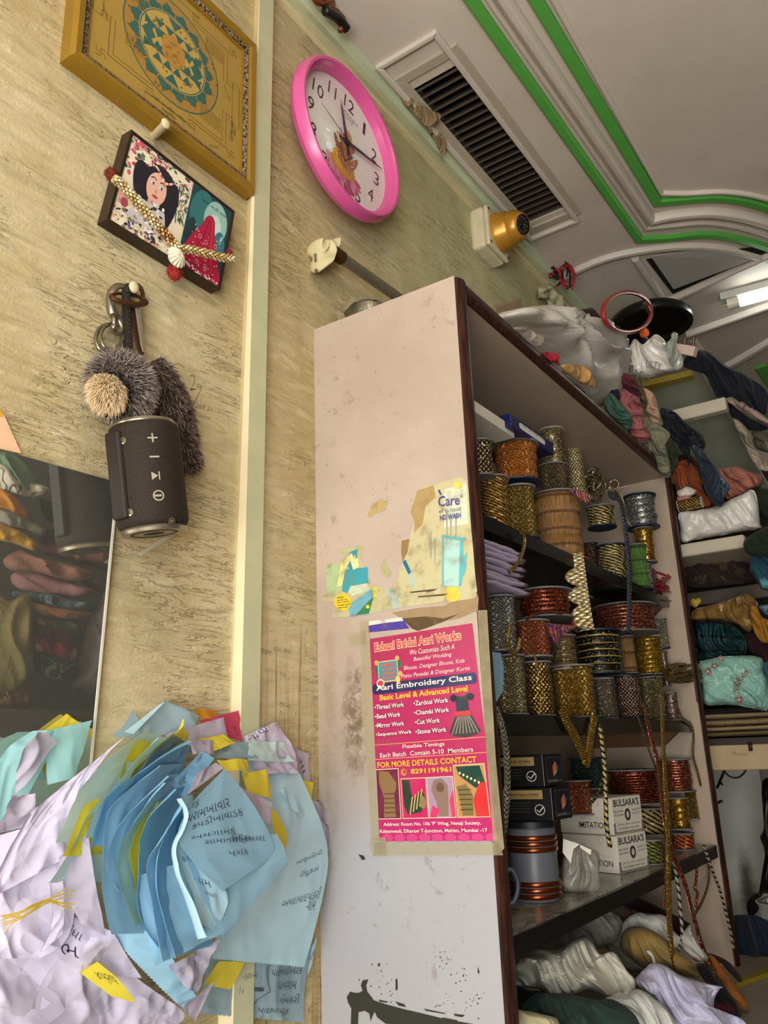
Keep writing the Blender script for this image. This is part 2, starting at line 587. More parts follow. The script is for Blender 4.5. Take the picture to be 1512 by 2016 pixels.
def zoomed(x0, y0, s, pts): return [(x0 + a / s, y0 + b / s) for a, b in pts]
# ================================================================== THE ROOM
CEIL = 2.35


def wall_mat():
    m = Mat('old_yellow_plaster'); v = m.coord()
    s1 = m.noise(m.coord(scale=(1, 7, 34), rot=(-.22, 0, 0)), 1.7, 6, .72, .9)     # trowel and brush streaks
    s2 = m.noise(m.coord(scale=(1, 7, 52), rot=(-.25, 0, 0)), 1.6, 3, .6, .9)
    vert = m.noise(m.coord(scale=(1, 60, 2.2)), 1.5, 4, .6)
    big = m.noise(v, 2.2, 4); mid = m.noise(v, 9, 5, .6); fine = m.noise(v, 160, 3)
    base = m.mix(m.ramp(big, .3, .7), '#b3a075', '#ccbe98')
    base = m.mix(m.math('MULTIPLY', m.ramp(mid, .4, .7), .5), base, '#ab9664')
    base = m.mix(m.math('MULTIPLY', m.ramp(s1, .5, .7), .35), base, '#e3d2ac')
    base = m.mix(m.math('MULTIPLY', m.ramp(s1, .46, .3), .5), base, '#a0834f')
    msk = m.ramp(m.noise(v, 5, 4, .6), .47, .62)
    cr = m.math('MULTIPLY', m.ramp(m.math('ABSOLUTE', m.math('SUBTRACT', s2, .5)), .022, .004), msk)
    base = m.mix(m.math('MULTIPLY', cr, .26), base, '#6b5228')
    pits = m.math('MULTIPLY', m.ramp(m.noise(m.coord(scale=(1, 1, .6)), 95, 3, .7), .66, .73), m.ramp(m.noise(v, 4, 3), .5, .62))
    base = m.mix(m.math('MULTIPLY', pits, .6), base, '#57421f')
    # peeling, vertically cracked paint low down beside the cabinet; greener paint high up behind it
    sp = m.n('ShaderNodeSeparateXYZ'); m.l(v, sp.inputs[0])
    low = m.math('MULTIPLY', m.ramp(sp.outputs[2], .95, .55), m.ramp(sp.outputs[1], 1.05, 1.09))
    base = m.mix(m.math('MULTIPLY', m.ramp(vert, .45, .7), low), base, '#9c7f48')
    ck = m.math('MULTIPLY', m.math('MULTIPLY', m.ramp(vert, .6, .68), low), m.ramp(mid, .42, .55))
    base = m.mix(m.math('MULTIPLY', ck, .9), base, '#3a2a12')
    hi = m.math('MULTIPLY', m.ramp(sp.outputs[2], 1.55, 1.85), m.ramp(sp.outputs[1], 1.2, 2.0))
    base = m.mix(m.math('MULTIPLY', hi, .45), base, '#b9bd8e')
    m.base(base).set(.82, 0, .25)
    h = m.math('ADD', m.math('MULTIPLY', s1, 1.2), m.math('ADD', m.math('MULTIPLY', fine, .25), m.math('MULTIPLY', m.math('ADD', cr, pits), -.8)))
    m.bump(h, .8, .005)
    return m.m


def ceil_mat():
    m = Mat('ceiling_paint'); v = m.coord()
    b = m.mix(m.ramp(m.noise(v, 1.6, 4), .3, .7), '#c4b8a8', '#d4c8ba')
    d = m.math('MULTIPLY', m.ramp(m.noise(v, 7, 6, .7), .58, .75), .35)
    m.base(m.mix(d, b, '#857a68')).set(.7, 0, .3)
    m.bump(m.noise(v, 12, 4), .1, .004); return m.m


M_WALL = wall_mat(); M_CEIL = ceil_mat()
M_CREAM = plain('cream_moulding_paint', '#cdc2b4', .55, var=.12, scale=9, bump=.1)
M_GREEN = plain('bright_green_gloss_paint', '#58a848', .42, var=.14, scale=12, bump=.06)
M_SAGE = plain('dusty_sage_paint', '#bdbc96', .55, var=.22, scale=16, bump=.15)
M_CREAMTRIM = plain('yellowed_cream_paint', '#d9caa0', .55, var=.2, scale=18, bump=.15)
M_MINT = plain('pale_mint_paint', '#c6cfae', .5, var=.2, scale=14, bump=.12)
M_DARK = plain('dark_recess', '#15120e', .9, var=.3)
M_FLOOR = plain('grey_mosaic_floor', '#8d8274', .5, var=.25, scale=9, bump=.1)

wl = MB().box(-.12, -1.6, 0, 0, 5.2, CEIL + .1).build('wall_left', M_WALL); struct(wl)
fl = MB().box(-.2, -2.6, -.1, 2.4, 5.3, 0).build('floor', M_FLOOR); struct(fl)
ce = MB()
# ceiling with the air-conditioning opening cut out of it
vy0, vy1, vx0, vx1 = 1.56, 2.30, .075, .232
ce.box(-.1, -1.6, CEIL, vx0, 5.2, CEIL + .06); ce.box(vx1, -1.6, CEIL, 2.4, 5.2, CEIL + .06)
ce.box(vx0, -1.6, CEIL, vx1, vy0, CEIL + .06); ce.box(vx0, vy1, CEIL, vx1, 5.2, CEIL + .06)
struct(ce.build('ceiling', M_CEIL))
wb = MB().box(-.1, 5.1, 0, 2.4, 5.2, CEIL).build('wall_back', M_CEIL); struct(wb)
wr = MB().box(2.2, -1.6, 0, 2.3, 5.2, CEIL).build('wall_right', plain('far_side_wall_paint', '#6b6258', .8)); struct(wr)

# vertical batten on the wall, bevelled on its left
b = MB()
pl = lambda px, py, x: RX(px, py, x)
def vline(a, c, x, z):
    p, q = RX(*a, x), RX(*c, x); return p.y + (q.y - p.y) * (z - p.z) / (q.z - p.z)
edges = [((502, 0), (462, 1100), 0), ((511, 0), (482.6, 1100), .024), ((539, 0), (517, 1100), .024), ((539, 0), (517, 1100), 0)]
if 1:
    P = [V((e[2], vline(*e[:3], z), z)) for z in (0, CEIL - .05) for e in edges]
    P[3].y = P[2].y; P[7].y = P[6].y
    b.add(P, [(3, 2, 1, 0), (4, 5, 6, 7)]);
    for i in range(4):
        j = (i + 1) % 4
        b.add([P[i], P[j], P[4 + j], P[4 + i]], [(0, 1, 2, 3)])
tb = b.build('trim_1', [M_SAGE, M_CREAMTRIM]); struct(tb)
for p in tb.data.polygons:
    if p.normal.y < -.3: p.material_index = 1


def sweep(path, prof, closed=False):
    """profile (offset across to the left of travel, drop) along a path on the ceiling (x,y) with mitres"""
    mb = MB(); P = [V((p[0], p[1])) for p in path]; n = len(P); k = len(prof)
    for i, p in enumerate(P):
        a = (p - P[i - 1]) if i else (P[1] - P[0]); c = (P[i + 1] - p) if i < n - 1 else a
        if i == 0: a = c
        a = a.normalized(); c = c.normalized(); t = (a + c)
        t = a if t.length < 1e-6 else t.normalized(); nn = V((-t.y, t.x)); sc = 1 / max(.35, nn.dot(V((-a.y, a.x))))
        for o, d in prof:
            q = p + nn * o * sc; mb.v.append(V((q.x, q.y, CEIL - d)))
    for i in range(n - 1):
        for j in range(k):
            j2 = (j + 1) % k
            mb.face((i * k + j, (i + 1) * k + j, (i + 1) * k + j2, i * k + j2))
    mb.face(tuple(range(k))); mb.face(tuple((n - 1) * k + j for j in reversed(range(k))))
    return mb


def cpt(px, py, drop=0.0):
    p = RZ(px, py, CEIL - drop); return (p.x, p.y)


def arc(pts, n=8): return [(p.x, p.y) for p in crom([V((*cpt(*q), 0)) for q in pts], n)]


def bead(w, h): return [(-w / 2, -.002), (-w / 2, h * .4), (-w * .3, h * .9), (0, h), (w * .3, h * .9), (w / 2, h * .4), (w / 2, -.002)]


def flatp(w, h): return [(-w / 2, -.002), (-w / 2, h * .6), (-w / 2 + .006, h), (w / 2 - .006, h), (w / 2, h * .6), (w / 2, -.002)]


# green strip nearest the wall, then cream bands, then the second green strip; all turn a corner into a curve
def band(name, px0, corner, arcpts, profile, mat):
    x0, y0 = cpt(*px0); cx_, cy_ = cpt(*corner)
    d = V((cx_ - x0, cy_ - y0)); st = V((x0, y0)) - d * 1.6
    path = [(st.x, st.y), (x0, y0)] + arc([corner] + arcpts, 8)
    struct(sweep(path, profile).build(name, mat, smooth=40))


band('trim_2', (930, 0), (1258, 469), [(1310, 467), (1400, 460), (1500, 482), (1590, 525)], flatp(.032, .014), M_GREEN)
band('trim_3', (965, 0), (1272, 448), [(1320, 443), (1400, 438), (1500, 458), (1590, 500)], bead(.016, .012), M_CREAM)
band('trim_4', (998, 0), (1282, 428), [(1330, 418), (1410, 414), (1500, 432), (1590, 470)], bead(.032, .03), M_CREAM)
band('trim_5', (1057, 0), (1294, 396), [(1340, 392), (1420, 388), (1500, 404), (1590, 440)], flatp(.034, .014), M_GREEN)
band('trim_6', (1092, 0), (1302, 378), [(1350, 379), (1430, 376), (1512, 390), (1590, 420)], bead(.016, .014), M_CREAM)
# cream arch moulding beyond the strips
struct(sweep(arc([(1040, 585), (1125, 535), (1190, 507), (1255, 492), (1330, 483), (1400, 484), (1460, 495), (1530, 517), (1600, 552)], 8), bead(.03, .02)).build('trim_7', M_CREAM, smooth=40))
# hatch frame (two mouldings) and the cross rails further off
for i, (a, c, w_) in enumerate([((1250, 505), (1310, 592), .03), ((1311, 592), (1580, 470), .03)]):
    struct(sweep([cpt(*a), cpt(*c)], bead(w_, .022)).build('trim_%d' % (8 + i), M_CREAM, smooth=40))
hp = MB(); q = [V((*cpt(*p), CEIL - .004)) for p in ((1272, 508), (1324, 576), (1545, 478), (1450, 488))]
hp.slab(q, (0, 0, -1), .003); struct(hp.build('trim_10', M_DARK))  # dark sheet painting the shade of the open hatch; ceiling is uncut here
hp = MB(); q = [V((*cpt(*p, .03), CEIL - .008)) for p in ((1280, 506), (1332, 572), (1512, 492), (1420, 486))]
q2 = [RZ(*p, CEIL - .012 - dz) for p, dz in (((1281, 503), .0), ((1326, 568), .012), ((1480, 510), .012), ((1400, 489), 0))]
hp.slab(q2, (0, 0, -1), .004); hp.build('hatch_board', plain('grey_board', '#a9a59c', .5)); tag(bpy.data.objects['hatch_board'], 'grey board lying askew in the open ceiling hatch', 'board')
struct(sweep([cpt(1352, 656), cpt(1600, 568)], bead(.035, .025)).build('trim_11', M_CREAM, smooth=40))
struct(sweep([cpt(1365, 668), cpt(1408, 728)], bead(.03, .022)).build('trim_12', M_CREAM, smooth=40))
struct(sweep(arc([(1425, 722), (1470, 697), (1540, 655)]), bead(.05, .025)).build('trim_13', M_CREAM, smooth=40))
struct(sweep([cpt(1446, 732), cpt(1540, 864)], flatp(.05, .014)).build('trim_14', M_GREEN))
struct(sweep([cpt(1496, 719), cpt(1570, 826)], flatp(.055, .014)).build('trim_15', M_GREEN))

# cornice in the angle of wall and ceiling
cz = CEIL
for nm, pr, mt in (('trim_16', [(0, .035), (0, .052), (.012, .052), (.012, .035)], M_CREAMTRIM), ('trim_17', [(0, 0), (0, .036), (.024, .036), (.027, .012), (.03, 0)], M_SAGE),
                   ('trim_18', [(.026, 0), (.026, .016), (.042, .014), (.045, 0)], M_MINT)):
    mb = MB(); k = len(pr)
    for yy in (-1.6, 5.1): mb.v += [V((x, yy, cz - d)) for x, d in pr]
    for j in range(k): mb.face((j, (j + 1) % k, k + (j + 1) % k, k + j))
    mb.face(tuple(range(k))); mb.face(tuple(reversed(range(k, 2 * k)))); struct(mb.build(nm, mt))

# low white cupboard front and the passage at the far end
M_WHITE = plain('dull_white_laminate', '#b9b7ad', .45, var=.15, scale=7)

# ================================================================== CABINET
def lam_mat():
    m = Mat('worn_pinkish_laminate'); v = m.coord('Object'); sp = m.n('ShaderNodeSeparateXYZ'); m.l(v, sp.inputs[0])
    big = m.noise(v, 4, 4); b = m.mix(m.ramp(big, .35, .7), '#ad9b8c', '#bcaa9c')
    # cool daylight on the foot put into the colour: bluer lower down
    b = m.mix(m.math('MULTIPLY', m.ramp(sp.outputs[2], .62, .42), .8), b, '#a4a7ae')
    ch = m.ramp(m.noise(v, 70, 5, .75), .64, .71)
    edge = m.math('MULTIPLY', m.ramp(m.noise(v, 30, 5, .7), .57, .66), m.ramp(m.noise(v, 5, 3), .44, .6))
    b = m.mix(m.math('MULTIPLY', m.math('MAXIMUM', ch, m.math('MULTIPLY', edge, .55)), .7), b, '#6b523b')
    def blob(y_, x_, z_, rx, rz, lo, hi):
        dx = m.math('DIVIDE', m.math('SUBTRACT', sp.outputs[0], x_ - .18), rx); dz = m.math('DIVIDE', m.math('SUBTRACT', sp.outputs[2], z_), rz)
        d = m.math('SQRT', m.math('ADD', m.math('MULTIPLY', dx, dx), m.math('MULTIPLY', dz, dz)))
        d = m.math('ADD', d, m.math('MULTIPLY', m.math('SUBTRACT', m.noise(v, 38, 5, .7), .5), 1.3))
        return m.ramp(d, hi, lo)
    st = m.math('MULTIPLY', blob(0, .085, .665, .035, .12, .3, 1.1), m.ramp(m.noise(v, 60, 5, .7), .35, .6))
    b = m.mix(m.math('MULTIPLY', st, .75), b, '#5e4a2c')
    st2 = m.math('MULTIPLY', blob(0, .03, .62, .022, .3, .2, 1.1), m.ramp(m.noise(v, 25, 5, .7), .3, .6))
    b = m.mix(m.math('MULTIPLY', st2, .5), b, '#8d7a5c')
    st3 = blob(0, .30, .9, .07, .11, .2, 1.2)
    b = m.mix(m.math('MULTIPLY', st3, .45), b, '#9c8561')
    m.base(b).set(.42, 0, .4); m.bump(m.noise(v, 40, 4), .06, .003); return m.m


M_LAM = lam_mat()
M_LAMIN = plain('inside_laminate_dull_pink', '#a6937f', .5, var=.16, scale=10)
M_EDGE = Mat('dark_red_brown_wood_edge'); v_ = M_EDGE.coord(scale=(1, 1, .08))
M_EDGE.base(M_EDGE.mix(M_EDGE.ramp(M_EDGE.noise(v_, 120, 5, .65), .35, .75), '#1f100c', '#502c20')).set(.42, 0, .4).bump(M_EDGE.noise(v_, 150, 3), .15, .001); M_EDGE = M_EDGE.m
M_MARBLE = Mat('grey_veined_marble'); v_ = M_MARBLE.coord(scale=(1, .5, 1), rot=(0, 0, .5))
M_MARBLE.base(M_MARBLE.mix(M_MARBLE.ramp(M_MARBLE.noise(v_, 22, 7, .7, 1.2), .35, .62), '#4c4a40', '#8f8c80')).set(.25, 0, .5); M_MARBLE = M_MARBLE.m
M_BLACKSTONE = plain('black_polished_edge', '#0c0d0d', .25, var=.3)

YN = 1.226                                # near face of the side panel
XF = .352                                 # front plane
TOPZ = 1.486
cab = thing('shelf_cabinet', (.18, 1.9, 0), 'tall open shelf cabinet with pinkish white side panel and dark wood edging', 'cabinet')
side_t = RY(628, 645, YN).z
nb = MB(); fz = RY(897.5, 541, YN).z
nb.hexa([(0, YN, 0), (XF, YN, 0), (XF, YN + .028, 0), (0, YN + .028, 0), (.0, YN, side_t), (XF, YN, fz), (XF, YN + .028, fz), (0, YN + .028, side_t)])
nb.build('side_panel', M_LAM, cab)
# far side panel, a little out of square as in the room
fy = [RX(1330, 960, XF).y, 2.585]
ft, fbm = 2.615, 2.63
nb = MB().hexa([(0, fbm - .03, 0), (XF, fbm - .03, 0), (XF, fbm, 0), (0, fbm, 0), (0, ft, 1.45), (XF, ft, 1.45), (XF, ft + .03, 1.45), (0, ft + .03, 1.45)])
fp = nb.build('side_panel', M_LAMIN, cab)
MB().box(0, YN + .028, .03, .012, fbm - .02, 1.45).build('back_panel', M_LAMIN, cab)
MB().hexa([(0, YN + .028, 1.452), (XF, YN + .028, 1.452), (XF, ft, 1.440), (0, ft, 1.440), (0, YN + .028, side_t), (XF, YN + .028, fz), (XF, ft + .03, 1.466), (0, ft + .03, 1.466)]).build('top_panel', M_LAMIN, cab)


def edge_strip(name, p0, p1, up, w, d):
    mb = MB().tube([p0, p1], w / 2, 10, flat=(1, d / w), up=up); return mb.build(name, M_EDGE, cab, smooth=50)


# half-round dark edging
edge_strip('edge_strip', (XF, YN + .019, 0), (XF, YN + .019, fz - .004), (1, 0, 0), .038, .022)
edge_strip('edge_strip', (XF, fbm - .008, 0), (XF, ft + .016, 1.455), (1, 0, 0), .04, .022)
edge_strip('edge_strip', (XF, YN + .03, fz - .019), (XF, ft + .01, 1.452), (1, 0, 0), .036, .022)
S1, S2, S3 = 1.04, .662, .315
for nm, z, mt, xf, th in (('shelf', S1, M_BLACKSTONE, .305, .028), ('shelf', S2, M_BLACKSTONE, .32, .03), ('shelf', S3, M_MARBLE, .345, .03)):
    sh = MB().box(.012, YN + .028, z - th, xf, 2.6, z).build(nm, mt, cab)
    MB().box(xf, YN + .03, z - th - .003, xf + .006, 2.595, z - .001).build('shelf_edge', M_BLACKSTONE, sh)
for z in (S1 - .028, S2 - .03, S3 - .03):
    MB().hexa([(.02, 2.565, z - .04), (.24, 2.565, z - .04), (.24, 2.6, z - .04), (.02, 2.6, z - .04), (.02, 2.565, z), (.29, 2.565, z), (.29, 2.6, z), (.02, 2.6, z)]).build('shelf_batten', plain('raw_brown_batten', '#5f3c20', .6), cab)

# black paint spilt down the foot of the side panel
ink1 = MB(); pf1 = Paint(lambda a, b_, h=0: RY(a, b_, YN - .0006 - h), ink1)
ink = MB(); pf = Paint(lambda a, b_, h=0: RY(a, b_, YN - .0004 - h), ink)
z8 = lambda pts: zoomed(600, 1650, 3.516, pts)
K = '#35352f'
for pts in ([(290, 1100), (315, 1062), (345, 1072), (380, 1070), (400, 1055), (388, 1020), (400, 985), (440, 978), (425, 1020), (432, 1062), (470, 1110), (495, 1180), (470, 1230), (455, 1268), (447, 1215), (415, 1195), (372, 1205), (368, 1290), (318, 1290), (322, 1180), (300, 1140)],
            [(470, 1120), (560, 1150), (690, 1185), (820, 1215), (960, 1250), (1180, 1290), (640, 1290), (560, 1285), (500, 1240), (480, 1190)],
            [(510, 1118), (570, 1130), (575, 1140), (520, 1134)], [(625, 1130), (690, 1150), (700, 1170), (650, 1160)], [(820, 1180), (975, 1212), (970, 1218), (840, 1196)],
            [(1030, 1215), (1110, 1225), (1090, 1240), (1040, 1232)], [(628, 975), (642, 975), (643, 1050), (628, 1055)], [(505, 868), (520, 865), (522, 885), (508, 890)], [(950, 1240), (1060, 1262), (1050, 1270), (960, 1254)],
            [(1200, 890), (1210, 930), (1203, 943), (1195, 925)], [(370, 112), (410, 122), (420, 148), (395, 152)], [(372, 975), (382, 975), (375, 992)]):
    (pf if pts[0][0] != 290 else pf1).poly(z8(pts), K)
ink1.build('paint_blot', print_mat('dried_dark_paint', .35, .02), bpy.data.objects['side_panel'])
random.seed(4)
for i in range(70):
    a, c = random.choice([(540, 960), (980, 830), (1060, 950), (1180, 1150), (960, 1150), (580, 1090)]); a += random.gauss(0, 45); c += random.gauss(0, 50)
    if a < 1330: pf.ell(600 + a / 3.516, 1650 + c / 3.516, random.uniform(.5, 1.5), random.uniform(.6, 2.0), K, n=8)
ink.build('paint_spill', print_mat('dried_dark_paint', .35, .02), bpy.data.objects['side_panel'])

# ---- torn soap advertisement
Z6 = lambda pts: zoomed(600, 900, 2.52, pts)
sf = Paint(lambda a, b_, h=0: RY(a, b_, YN - .0008 - h))
PAL, TEAL, LT = '#bfb68c', '#4aa3ab', '#b9d0c4'
sf.poly(Z6([(558, 165), (600, 148), (690, 120), (770, 97), (800, 118), (812, 160), (820, 300), (835, 450), (845, 580), (855, 660), (845, 700), (760, 712), (690, 716), (560, 735), (480, 745), (460, 745), (440, 690), (455, 600), (480, 540), (500, 480), (480, 430), (520, 400), (540, 330), (525, 270), (535, 220)]), PAL, 0)
sf.poly(Z6([(105, 530), (150, 525), (200, 500), (170, 455), (215, 452), (270, 435), (295, 450), (275, 500), (310, 560), (330, 640), (400, 650), (450, 640), (470, 745), (380, 765), (250, 790), (135, 797), (140, 770), (180, 755), (150, 715), (90, 715), (80, 690), (110, 680)]), '#b9b288', 0)
sf.poly(Z6([(310, 290), (330, 240), (375, 205), (412, 220), (400, 262), (350, 280), (325, 300)]), '#b59d6a', 0)
sf.poly(Z6([(375, 540), (395, 500), (410, 540), (430, 575), (410, 600), (385, 580)]), '#a9a878', 0)
sf.poly(Z6([(558, 165), (640, 140), (650, 200), (600, 240), (585, 330), (540, 380), (545, 330), (525, 270)]), '#a98f5f', 1)      # browned torn edge
sf.poly(Z6([(480, 415), (520, 405), (510, 470), (485, 520), (478, 470)]), '#8e7448', 1)
sf.poly(Z6([(690, 160), (800, 130), (812, 330), (690, 350)]), '#ccd0b8', 1)
sf.ell(*Z6([(758, 140)])[0], 9, 7, '#d9c95e', 2)
# teal outline of the refill pouch
for pts in ([(678, 385), (800, 400), (790, 415), (680, 400)], [(770, 415), (785, 412), (790, 560), (775, 640), (764, 640)], [(680, 400), (690, 402), (690, 640), (680, 640)], [(790, 490), (806, 470), (800, 560), (780, 600)]):
    sf.poly(Z6(pts), '#5db0b4', 3)
sf.poly(Z6([(690, 402), (770, 414), (765, 640), (690, 640)]), '#a9cdc4', 2)
for a, c in ((700, 330), (720, 350), (745, 340), (620, 430), (640, 460)):
    sf.poly(Z6([(a, c - 60), (a + 10, c - 60), (a + 8, c + 70), (a + 2, c + 70)]), '#97a08c', 2)
sf.ell(*Z6([(732, 680)])[0], 16, 15, '#ddc84a', 3)
sf.ell(*Z6([(188, 720)])[0], 17, 17, '#e2c52f', 4)
sf.poly(Z6([(225, 470), (262, 455), (258, 500), (250, 555), (225, 560), (200, 520)]), '#2d8f9c', 2)
sf.poly(Z6([(185, 560), (312, 545), (315, 625), (225, 640), (210, 675), (185, 665)]), '#3a9aa4', 1)
sf.poly(Z6([(105, 535), (185, 530), (195, 600), (160, 680), (110, 680)]), '#a9bd8a', 1)
sf.poly(Z6([(180, 530), (232, 475), (240, 490), (200, 560), (185, 640), (160, 640)]), '#d8d489', 2)
sf.poly(Z6([(228, 520), (234, 480), (242, 500), (248, 482), (254, 505), (262, 500), (270, 545), (240, 560)]), '#d6dc9c', 3)
sf.poly(Z6([(228, 640), (310, 625), (320, 660), (235, 690), (220, 670)]), '#c5cbb0', 2)
sf.poly(Z6([(215, 735), (335, 650), (350, 660), (315, 780), (225, 790)]), '#69a9ba', 2)
sf.poly(Z6([(250, 785), (340, 690), (352, 655), (318, 775)]), '#1f7a48', 3)
sf.ell(*Z6([(312, 742)])[0], 4, 4, '#e0cf3a', 4, 6)
sf.poly(Z6([(335, 650), (362, 645), (358, 690), (340, 700)]), '#d4c648', 3)
sf.poly(Z6([(485, 520), (500, 508), (528, 570), (515, 583)]), '#27658a', 3)
sf.poly(Z6([(510, 580), (528, 572), (548, 640), (530, 640)]), '#9fc0b8', 2)
sf.poly(Z6([(400, 660), (450, 648), (470, 745), (445, 755)]), '#a6b7ac', 2)
for a, c, d in ((520, 668, 120), (600, 665, 60), (560, 690, 150)):
    sf.poly(Z6([(a, c), (a + d, c - 14), (a + d - 15, c - 4), (a + 8, c + 6)]), '#4e3c1e', 3)
for i, wd in enumerate((38, 52, 60, 62, 48)):
    sf.text(['refill pack', 'also for use', 'every empty', 'bottle hand', 'wash bottle'][i], 600 + (158 + 2 * i) / 2.52, 900 + (703 + i * 12) / 2.52, wd / 2.52, -8 / 2.52, '#1b1a08', 5, .02, rot=-.12)
Dk = '#3a3a8e'
sf.text('Care', 863.5, 998, 42, -21, Dk, 5, .015, .12, rot=-.10); sf.text('\u2122', 905.5, 979, 5, -4, Dk, 5)
sf.poly(Z6([(660, 165), (668, 160), (680, 185), (672, 188)]), Dk, 5)
sf.text('er to liquid', 865, 1013, 43, -11, '#55586e', 5, .0, 0, rot=-.13)
sf.text('ND WASH', 866, 1025, 43, -10.5, Dk, 5, .03, .15, rot=-.13)
tag(sf.mb.build('torn_advertisement', print_mat('old_printed_sheet', .5, .4)), 'torn pale yellow hand wash advertisement peeling off the cabinet side', 'poster')

# ---- pink poster for the embroidery class
A = lambda px, py: RY(px, py, YN - .0006)
pq = quad_fn(A(747, 1656), A(979, 1655), A(930, 1227), A(728.5, 1258), (0, -1, 0))
HP = 1.55
pz = Paint(lambda u, v, h=0: pq(u, v, h), eps=.0003)
PK, DPK, CR, YE = '#b02a5c', '#a8235a', '#f1e2cf', '#f0b63a'
pz.rect(0, 0, 1, 1, PK, 1)
pz.poly([(0, 1), (1, 1), (1, .9), (.6, .86), (.25, .9), (0, .88)], '#a93055', 2); pz.poly([(.0, 0), (1, 0), (1, .12), (0, .12)], '#b82867', 2)
for i in range(9): pz.ell(.08 + i * .11, .015, .05, .018, '#c9447d', 3, 12)


def ptext(t, u0, u1, v, h, col, lay=6, bold=0., shear=0., outline=None):
    if outline:
        pz.text(t, u0 - .004, v - .003, u1 - u0 + .008, h + .006, outline, lay - 1, bold + .045, shear)
    pz.text(t, u0, v, u1 - u0, h, col, lay, bold, shear)


ptext('Eshani Bridal Aari Works', .05, .89, .928, .045, '#e8452f', 7, .02, 0, '#f3dcc4')
for i, (t, a, c) in enumerate((('We Customize Such A', .40, .82), ('Beautiful Wedding', .43, .79), ('Blouse, Designer Blouse, Kids', .33, .90), ('Pattu Pavadai & Designer Kurtis', .30, .94))):
    ptext(t, a, c, .886 - i * .039, .026, CR, 6, -.004, .25)
# discount badge
pz.rect(.07, .765, .27, .875, '#c8b07a', 3); pz.rect(.08, .772, .26, .868, '#3d8c99', 4)
for a in (.06, .09, .25, .28): pz.ell(a, .80 + (a * 7 % 1) * .06, .02, .035, '#2e6b4a', 2, 10, .5)
for a, c in ((.06, .87), (.27, .88), (.29, .80)): pz.ell(a, c, .022, .014, '#d9a05a', 5, 10)
pz.ell(.09, .762, .04, .022, '#e8d5bd', 5); pz.ell(.09, .762, .028, .015, '#c23b35', 6); pz.ell(.265, .772, .024, .018, '#e0c070', 5)
for i, t in enumerate(('SUMMER', 'VACATION', 'OFFERS', 'DISCOUNT')): ptext(t, .105, .245, .845 - i * .022, .015, '#e2563c', 6, .03)
# dark class band
pts = []
for cx_, cy_, s0 in ((.955, .728, -90), (.955, .742, 0), (.035, .742, 90), (.035, .728, 180)):
    for k in range(5): t = math.radians(s0 + k * 22.5); pts.append((cx_ + .03 * math.cos(t), cy_ + .02 * math.sin(t)))
pz.poly(pts, '#2d2b58', 4)
ptext('Aari Embroidery Class', .045, .945, .718, .036, CR, 6, .015)
ptext('Basic Level & Advanced Level', .075, .90, .675, .029, YE, 6, .03)
for i, (l, r) in enumerate((('•Thread Work', '•Zardosi Work'), ('•Bead Work', '•Chamki Work'), ('•Mirror Work', '•Cut Work'), ('•Sequence Work', '•Stone Work'))):
    wl_ = (.29, .25, .28, .345)[i]; wr_ = (.32, .32, .23, .28)[i]
    ptext(l, .02, .02 + wl_, .632 - i * .046, .024, '#f3e4d8', 7, .012, 0, '#7c1745'); ptext(r, .40, .40 + wr_, .632 - i * .046, .024, '#f3e4d8', 7, .012, 0, '#7c1745')
# little dress
pz.poly([(.74, .655), (.77, .668), (.81, .655), (.86, .655), (.90, .668), (.94, .655), (.93, .63), (.89, .635), (.89, .585), (.78, .585), (.78, .635), (.75, .63)], '#2b3340', 4)
pz.ell(.765, .65, .03, .016, '#20242c', 5); pz.ell(.915, .65, .03, .016, '#20242c', 5)
pz.poly([(.77, .585), (.90, .585), (.905, .562), (.765, .562)], '#c03a3a', 5)
pz.poly([(.765, .565), (.905, .565), (.97, .485), (.93, .47), (.84, .462), (.74, .47), (.70, .488)], '#3b3a38', 4)
for i in range(8): pz.line([(.79 + i * .014, .56), (.725 + i * .032, .48)], .006, '#8d8577', 5, .65)
for v_ in (.455, .385): pz.rect(.0, v_, 1, v_ + .0035, '#e39b6a', 5)
ptext('Flexible Timings', .27, .65, .425, .024, CR, 6, .005); ptext('Each Batch  Contain 5-10  Members', .05, .89, .394, .022, CR, 6, .005)
ptext('FOR MORE DETAILS CONTACT', .02, .91, .345, .028, YE, 6, .02)
pz.ring(.265, .318, .026, .016, .004, .003, YE, 6); pz.line([(.258, .328), (.255, .315), (.272, .308)], .005, YE, 6, .65)
ptext('8291191961', .33, .69, .308, .024, YE, 6, .03)
# four photographs of work
for (u0, u1, v0, v1, bg) in ((0.005, .21, .105, .335, '#6e2440'), (.235, .455, .105, .285, '#c22660'), (.47, .69, .105, .285, '#a78aa0'), (.71, .965, .105, .335, '#b78a55')):
    pz.rect(u0 - .006, v0 - .004, u1 + .006, v1 + .004, '#e6c79f', 4); pz.rect(u0, v0, u1, v1, bg, 5)
pz.poly([(.03, .33), (.12, .325), (.19, .27), (.185, .24), (.165, .22), (.17, .11), (.06, .11), (.07, .2), (.03, .27)], '#8b6a45', 6)
pz.poly([(.245, .28), (.31, .28), (.33, .19), (.42, .23), (.45, .19), (.40, .13), (.28, .12), (.25, .16)], '#2f3d2c', 6)
for i in range(4): pz.line([(.30 + i * .03, .12 + i * .012), (.33 + i * .03, .20 + i * .012)], .007, '#c2a868', 7, .65)
pz.ell(.42, .175, .03, .03, '#8d7a52', 7, 12)
pz.poly([(.50, .23), (.53, .275), (.60, .28), (.645, .25), (.64, .17), (.63, .11), (.55, .11), (.54, .17)], '#8a6f62', 6)
pz.poly([(.47, .105), (.53, .105), (.56, .14), (.50, .16)], '#d03a6a', 6); pz.poly([(.66, .105), (.69, .105), (.69, .23), (.65, .18)], '#d43c5c', 6)
